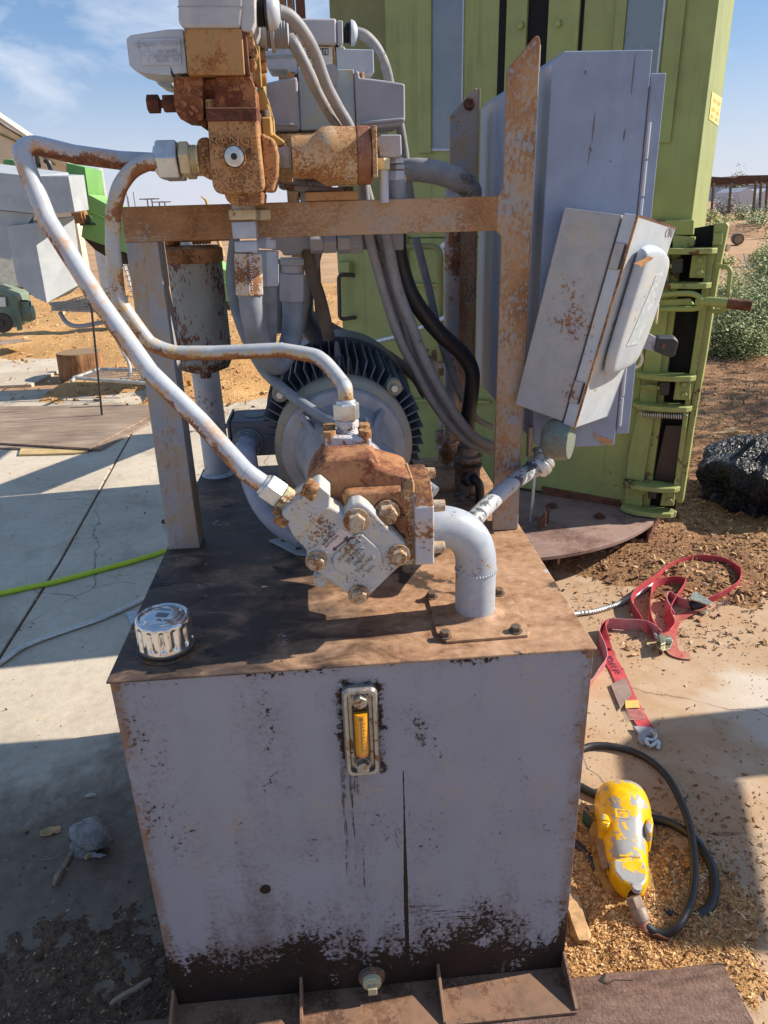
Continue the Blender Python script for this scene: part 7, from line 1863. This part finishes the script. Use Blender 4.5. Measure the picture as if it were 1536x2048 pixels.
# far tree
pt = at(1467, 418, Z=0); s_ = (pt - CAMLOC).length / CAMF
TR = bush(pt.x, pt.y, 26 * s_, 56 * s_, 2400, 3.6 * s_, m_leafd, 'small green tree growing under the far shelter roof', name='small_tree', cat='tree', seed=21, nst=22)
b = MB(); b.tube([V((pt.x, pt.y, 0)), V((pt.x + .1, pt.y, 22 * s_))], 1.6 * s_, 8, rf=lambda t: 1 - .4 * t); b.build('trunk', m_twig, TR)
# open shelter with a long thatched roof
SH = empty('open_shelter', (at(1500, 405, Z=0).x, at(1500, 405, Z=0).y, 0), 'long brown roofed open shelter on thin posts on the right horizon', 'shelter')
Ysh = 60
b = MB(); b.ext([at(x, y, Y=Ysh) for x, y in ((1405, 352), (1470, 356), (1480, 351), (1640, 348), (1700, 362), (1560, 364), (1490, 367), (1405, 366))], (0, 5, 0)); b.build('shelter_roof', plain('brown_thatch', (.10, .05, .03), .9, 0, .4, 1.5), SH)
for x, y0, y1 in ((1427, 366, 402), (1512, 362, 408), (1522, 364, 412), (1535, 364, 404), (1462, 366, 398)):
    p, q = at(x, y0, Y=Ysh), at(x - (3 if x == 1512 else 0), y1, Y=Ysh); b = MB(); b.tube([p, V((q.x, Ysh, 0))], .10, 8); b.build('shelter_post', m_twig, SH)
b = MB(); b.tube([at(1400, 374, Y=Ysh), at(1470, 369, Y=Ysh)], .07, 6); b.build('shelter_rail', m_twig, SH)
b = MB(); b.tube([at(1400, 372, Y=Ysh + 1), at(1600, 368, Y=Ysh + 1)], .04, 6); b.build('shelter_rail', m_alud, SH)
# distant pale sheds and hills with blue haze put into their colour
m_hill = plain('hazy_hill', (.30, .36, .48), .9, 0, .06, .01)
b = MB(); hp_ = []
for k in range(81):
    X = -500 + k * 22; hh = 9 + 7 * mnoise.noise(V((k * .17, 1.3, 0))) + 3 * mnoise.noise(V((k * .6, 7, 0)))
    hp_.append((X, 1100, max(1.0, hh * (.18 if X < 250 else 1.9))))
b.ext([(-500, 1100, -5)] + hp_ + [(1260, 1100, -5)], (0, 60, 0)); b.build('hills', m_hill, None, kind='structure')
b = MB(); p = at(1440, 396, Z=0)
Yw = 95
FW = []
for i, (x0, x1, y0, y1, lab) in enumerate(((1478, 1508, 383, 395, 'low white shed on the horizon behind the shelter posts, nearer the tree'), (1520, 1560, 384, 393, 'low white shed on the horizon at the right edge'))):
    a, c = at(x0, y1, Y=Yw), at(x1, y0, Y=Yw); b = MB(); b.ext([(a.x, Yw, 0), (c.x, Yw, 0), (c.x, Yw, c.z * 1.0), ((a.x + c.x) / 2, Yw, c.z + .5), (a.x, Yw, c.z)], (0, 6, 0)); b.build('white_shed', plain('white_shed_paint', (.55, .57, .60), .6), None, label=lab, cat='shed')
# logs and drum in the scrub
LG = empty('cut_log', at(1475, 490, Z=0), 'round log end facing the camera in the scrub on the right', 'log')
p = at(1475, 490, Z=0); s_ = (p - CAMLOC).length / CAMF
b = MB(); b.cyl(p + V((0, 0, 9 * s_)), p + V((.35, .75, 9 * s_)), 9.5 * s_, n=20); b.build('log_bark', m_twig, LG, bevel=.02)
b = MB(); b.cyl(p + V((-.01, -.02, 9 * s_)), p + V((-.02, -.045, 9 * s_)), 6.5 * s_, n=20); b.build('log_end', m_splg, LG)
LG = empty('cut_log', at(1456, 503, Z=0), 'smaller log lying left of the round log end', 'log')
p = at(1456, 503, Z=0); s_ = (p - CAMLOC).length / CAMF
b = MB(); b.cyl(p + V((0, 0, 6 * s_)), p + V((-.2, .4, 6 * s_)), 6 * s_, n=16); b.build('log_bark', m_splg, LG, bevel=.02)
b = MB(); p = at(1496, 540, Z=0); q = at(1488, 508, Y=p.y + .3); b.tube([p, q], .02, 6); b.build('fence_rod', m_alud, None, label='leaning grey rod in the scrub on the right', cat='rod')
def h_mound(x, y):
    return .55 * max(0, 1 - ((x - 19) / 3.2) ** 2 - ((y - 33) / 2) ** 2) + .1 * fbm(x, y, .6, 3) - .05
bed('earth_mound', 13, 29, 29, 37, .3, h_mound, m_ground, 'red earth mound below the far shelter')
# power line poles on the left horizon
for i, (x, y0, w_) in enumerate(((294, 397, 5), (303, 397, 5), (318, 403, 4), (329, 403, 4))):
    Yp = 260
    a = at(x, y0, Y=Yp); E_ = empty('power_pole', (a.x, Yp, 0), ['far power pole on the horizon, leftmost behind the beam', 'far power pole on the horizon, second from the left', 'far power pole on the horizon, third from the left', 'far power pole on the horizon, rightmost of four'][i], 'power pole', 'far power poles')
    b = MB(); b.tube([(a.x, Yp, 0), a], .22, 6); b.build('pole_shaft', m_twig, E_)
    b = MB(); b.box((a.x - w_ * .5, Yp - .1, a.z - .3), (a.x + w_ * .5, Yp + .1, a.z)); b.build('cross_arm', m_twig, E_)
for i, (x, y0) in enumerate(((240, 386), (253, 383), (267, 384))):
    Yp = 30; a = at(x, y0, Y=Yp); b = MB(); b.tube([(a.x, Yp, 0), a], .035, 6); b.build('fence_post', m_sheetd, None, label=['thin green grey post behind the left pipe, left of three', 'thin green grey post behind the left pipe, tallest in the middle', 'thin green grey post behind the left pipe, right of three'][i], cat='post', group='thin posts on the left')
b = MB(); a = at(402, 392, Y=25); c = at(436, 412, Y=25); b.tube([a, at(412, 400, Y=25), V((c.x, 25, .2))], .07, 6, rf=lambda t: .3 + t); b.build('pale_boom', m_yel, None, label='pale slanting boom tip left of the valve above the beam', cat='boom')
# added out of view to cast shadows: a tree, and a panel on a post whose shadow falls by the pedal
bush(8.6, 4.4, 2.3, 2.2, 7000, .10, m_leafd, 'tree added out of the picture on the right to cast dappled shade', name='added_shade_tree', cat='tree', z0=2.2, seed=31, nst=34)
tr_ = [o for o in bpy.data.objects if o.name == 'added_shade_tree'][0]
b = MB(); b.tube([V((8.6, 4.4, 0)), V((8.7, 4.4, 1.2)), V((8.6, 4.4, 2.5))], .16, 10, rf=lambda t: 1 - .4 * t); b.build('trunk', m_twig, tr_)
def unsh(x, y, X): 
    t = (X - x) / sd.x
    return V((X, y + t * sd.y, t * sd.z))
SGN = empty('shadow_panel', (3.2, .9, 0), 'steel panel on a post added out of the picture on the right to cast a shadow', 'panel')
def shq(pts, th, name, n0=3.2):
    b = MB(); b.ext([unsh(x, y, n0 + .0) for x, y in pts], (th, 0, 0)); b.build(name, m_sheet, SGN)
shq([(1.13, .70), (.955, .07), (1.21, .05), (1.40, .53)], .02, 'shadow_panel_sheet')
shq([(1.13, .70), (1.29, .81), (1.70, .83), (2.4, .85), (3.2, .86), (3.2, .60), (2.4, .58), (1.40, .54)], .02, 'shadow_panel_band')
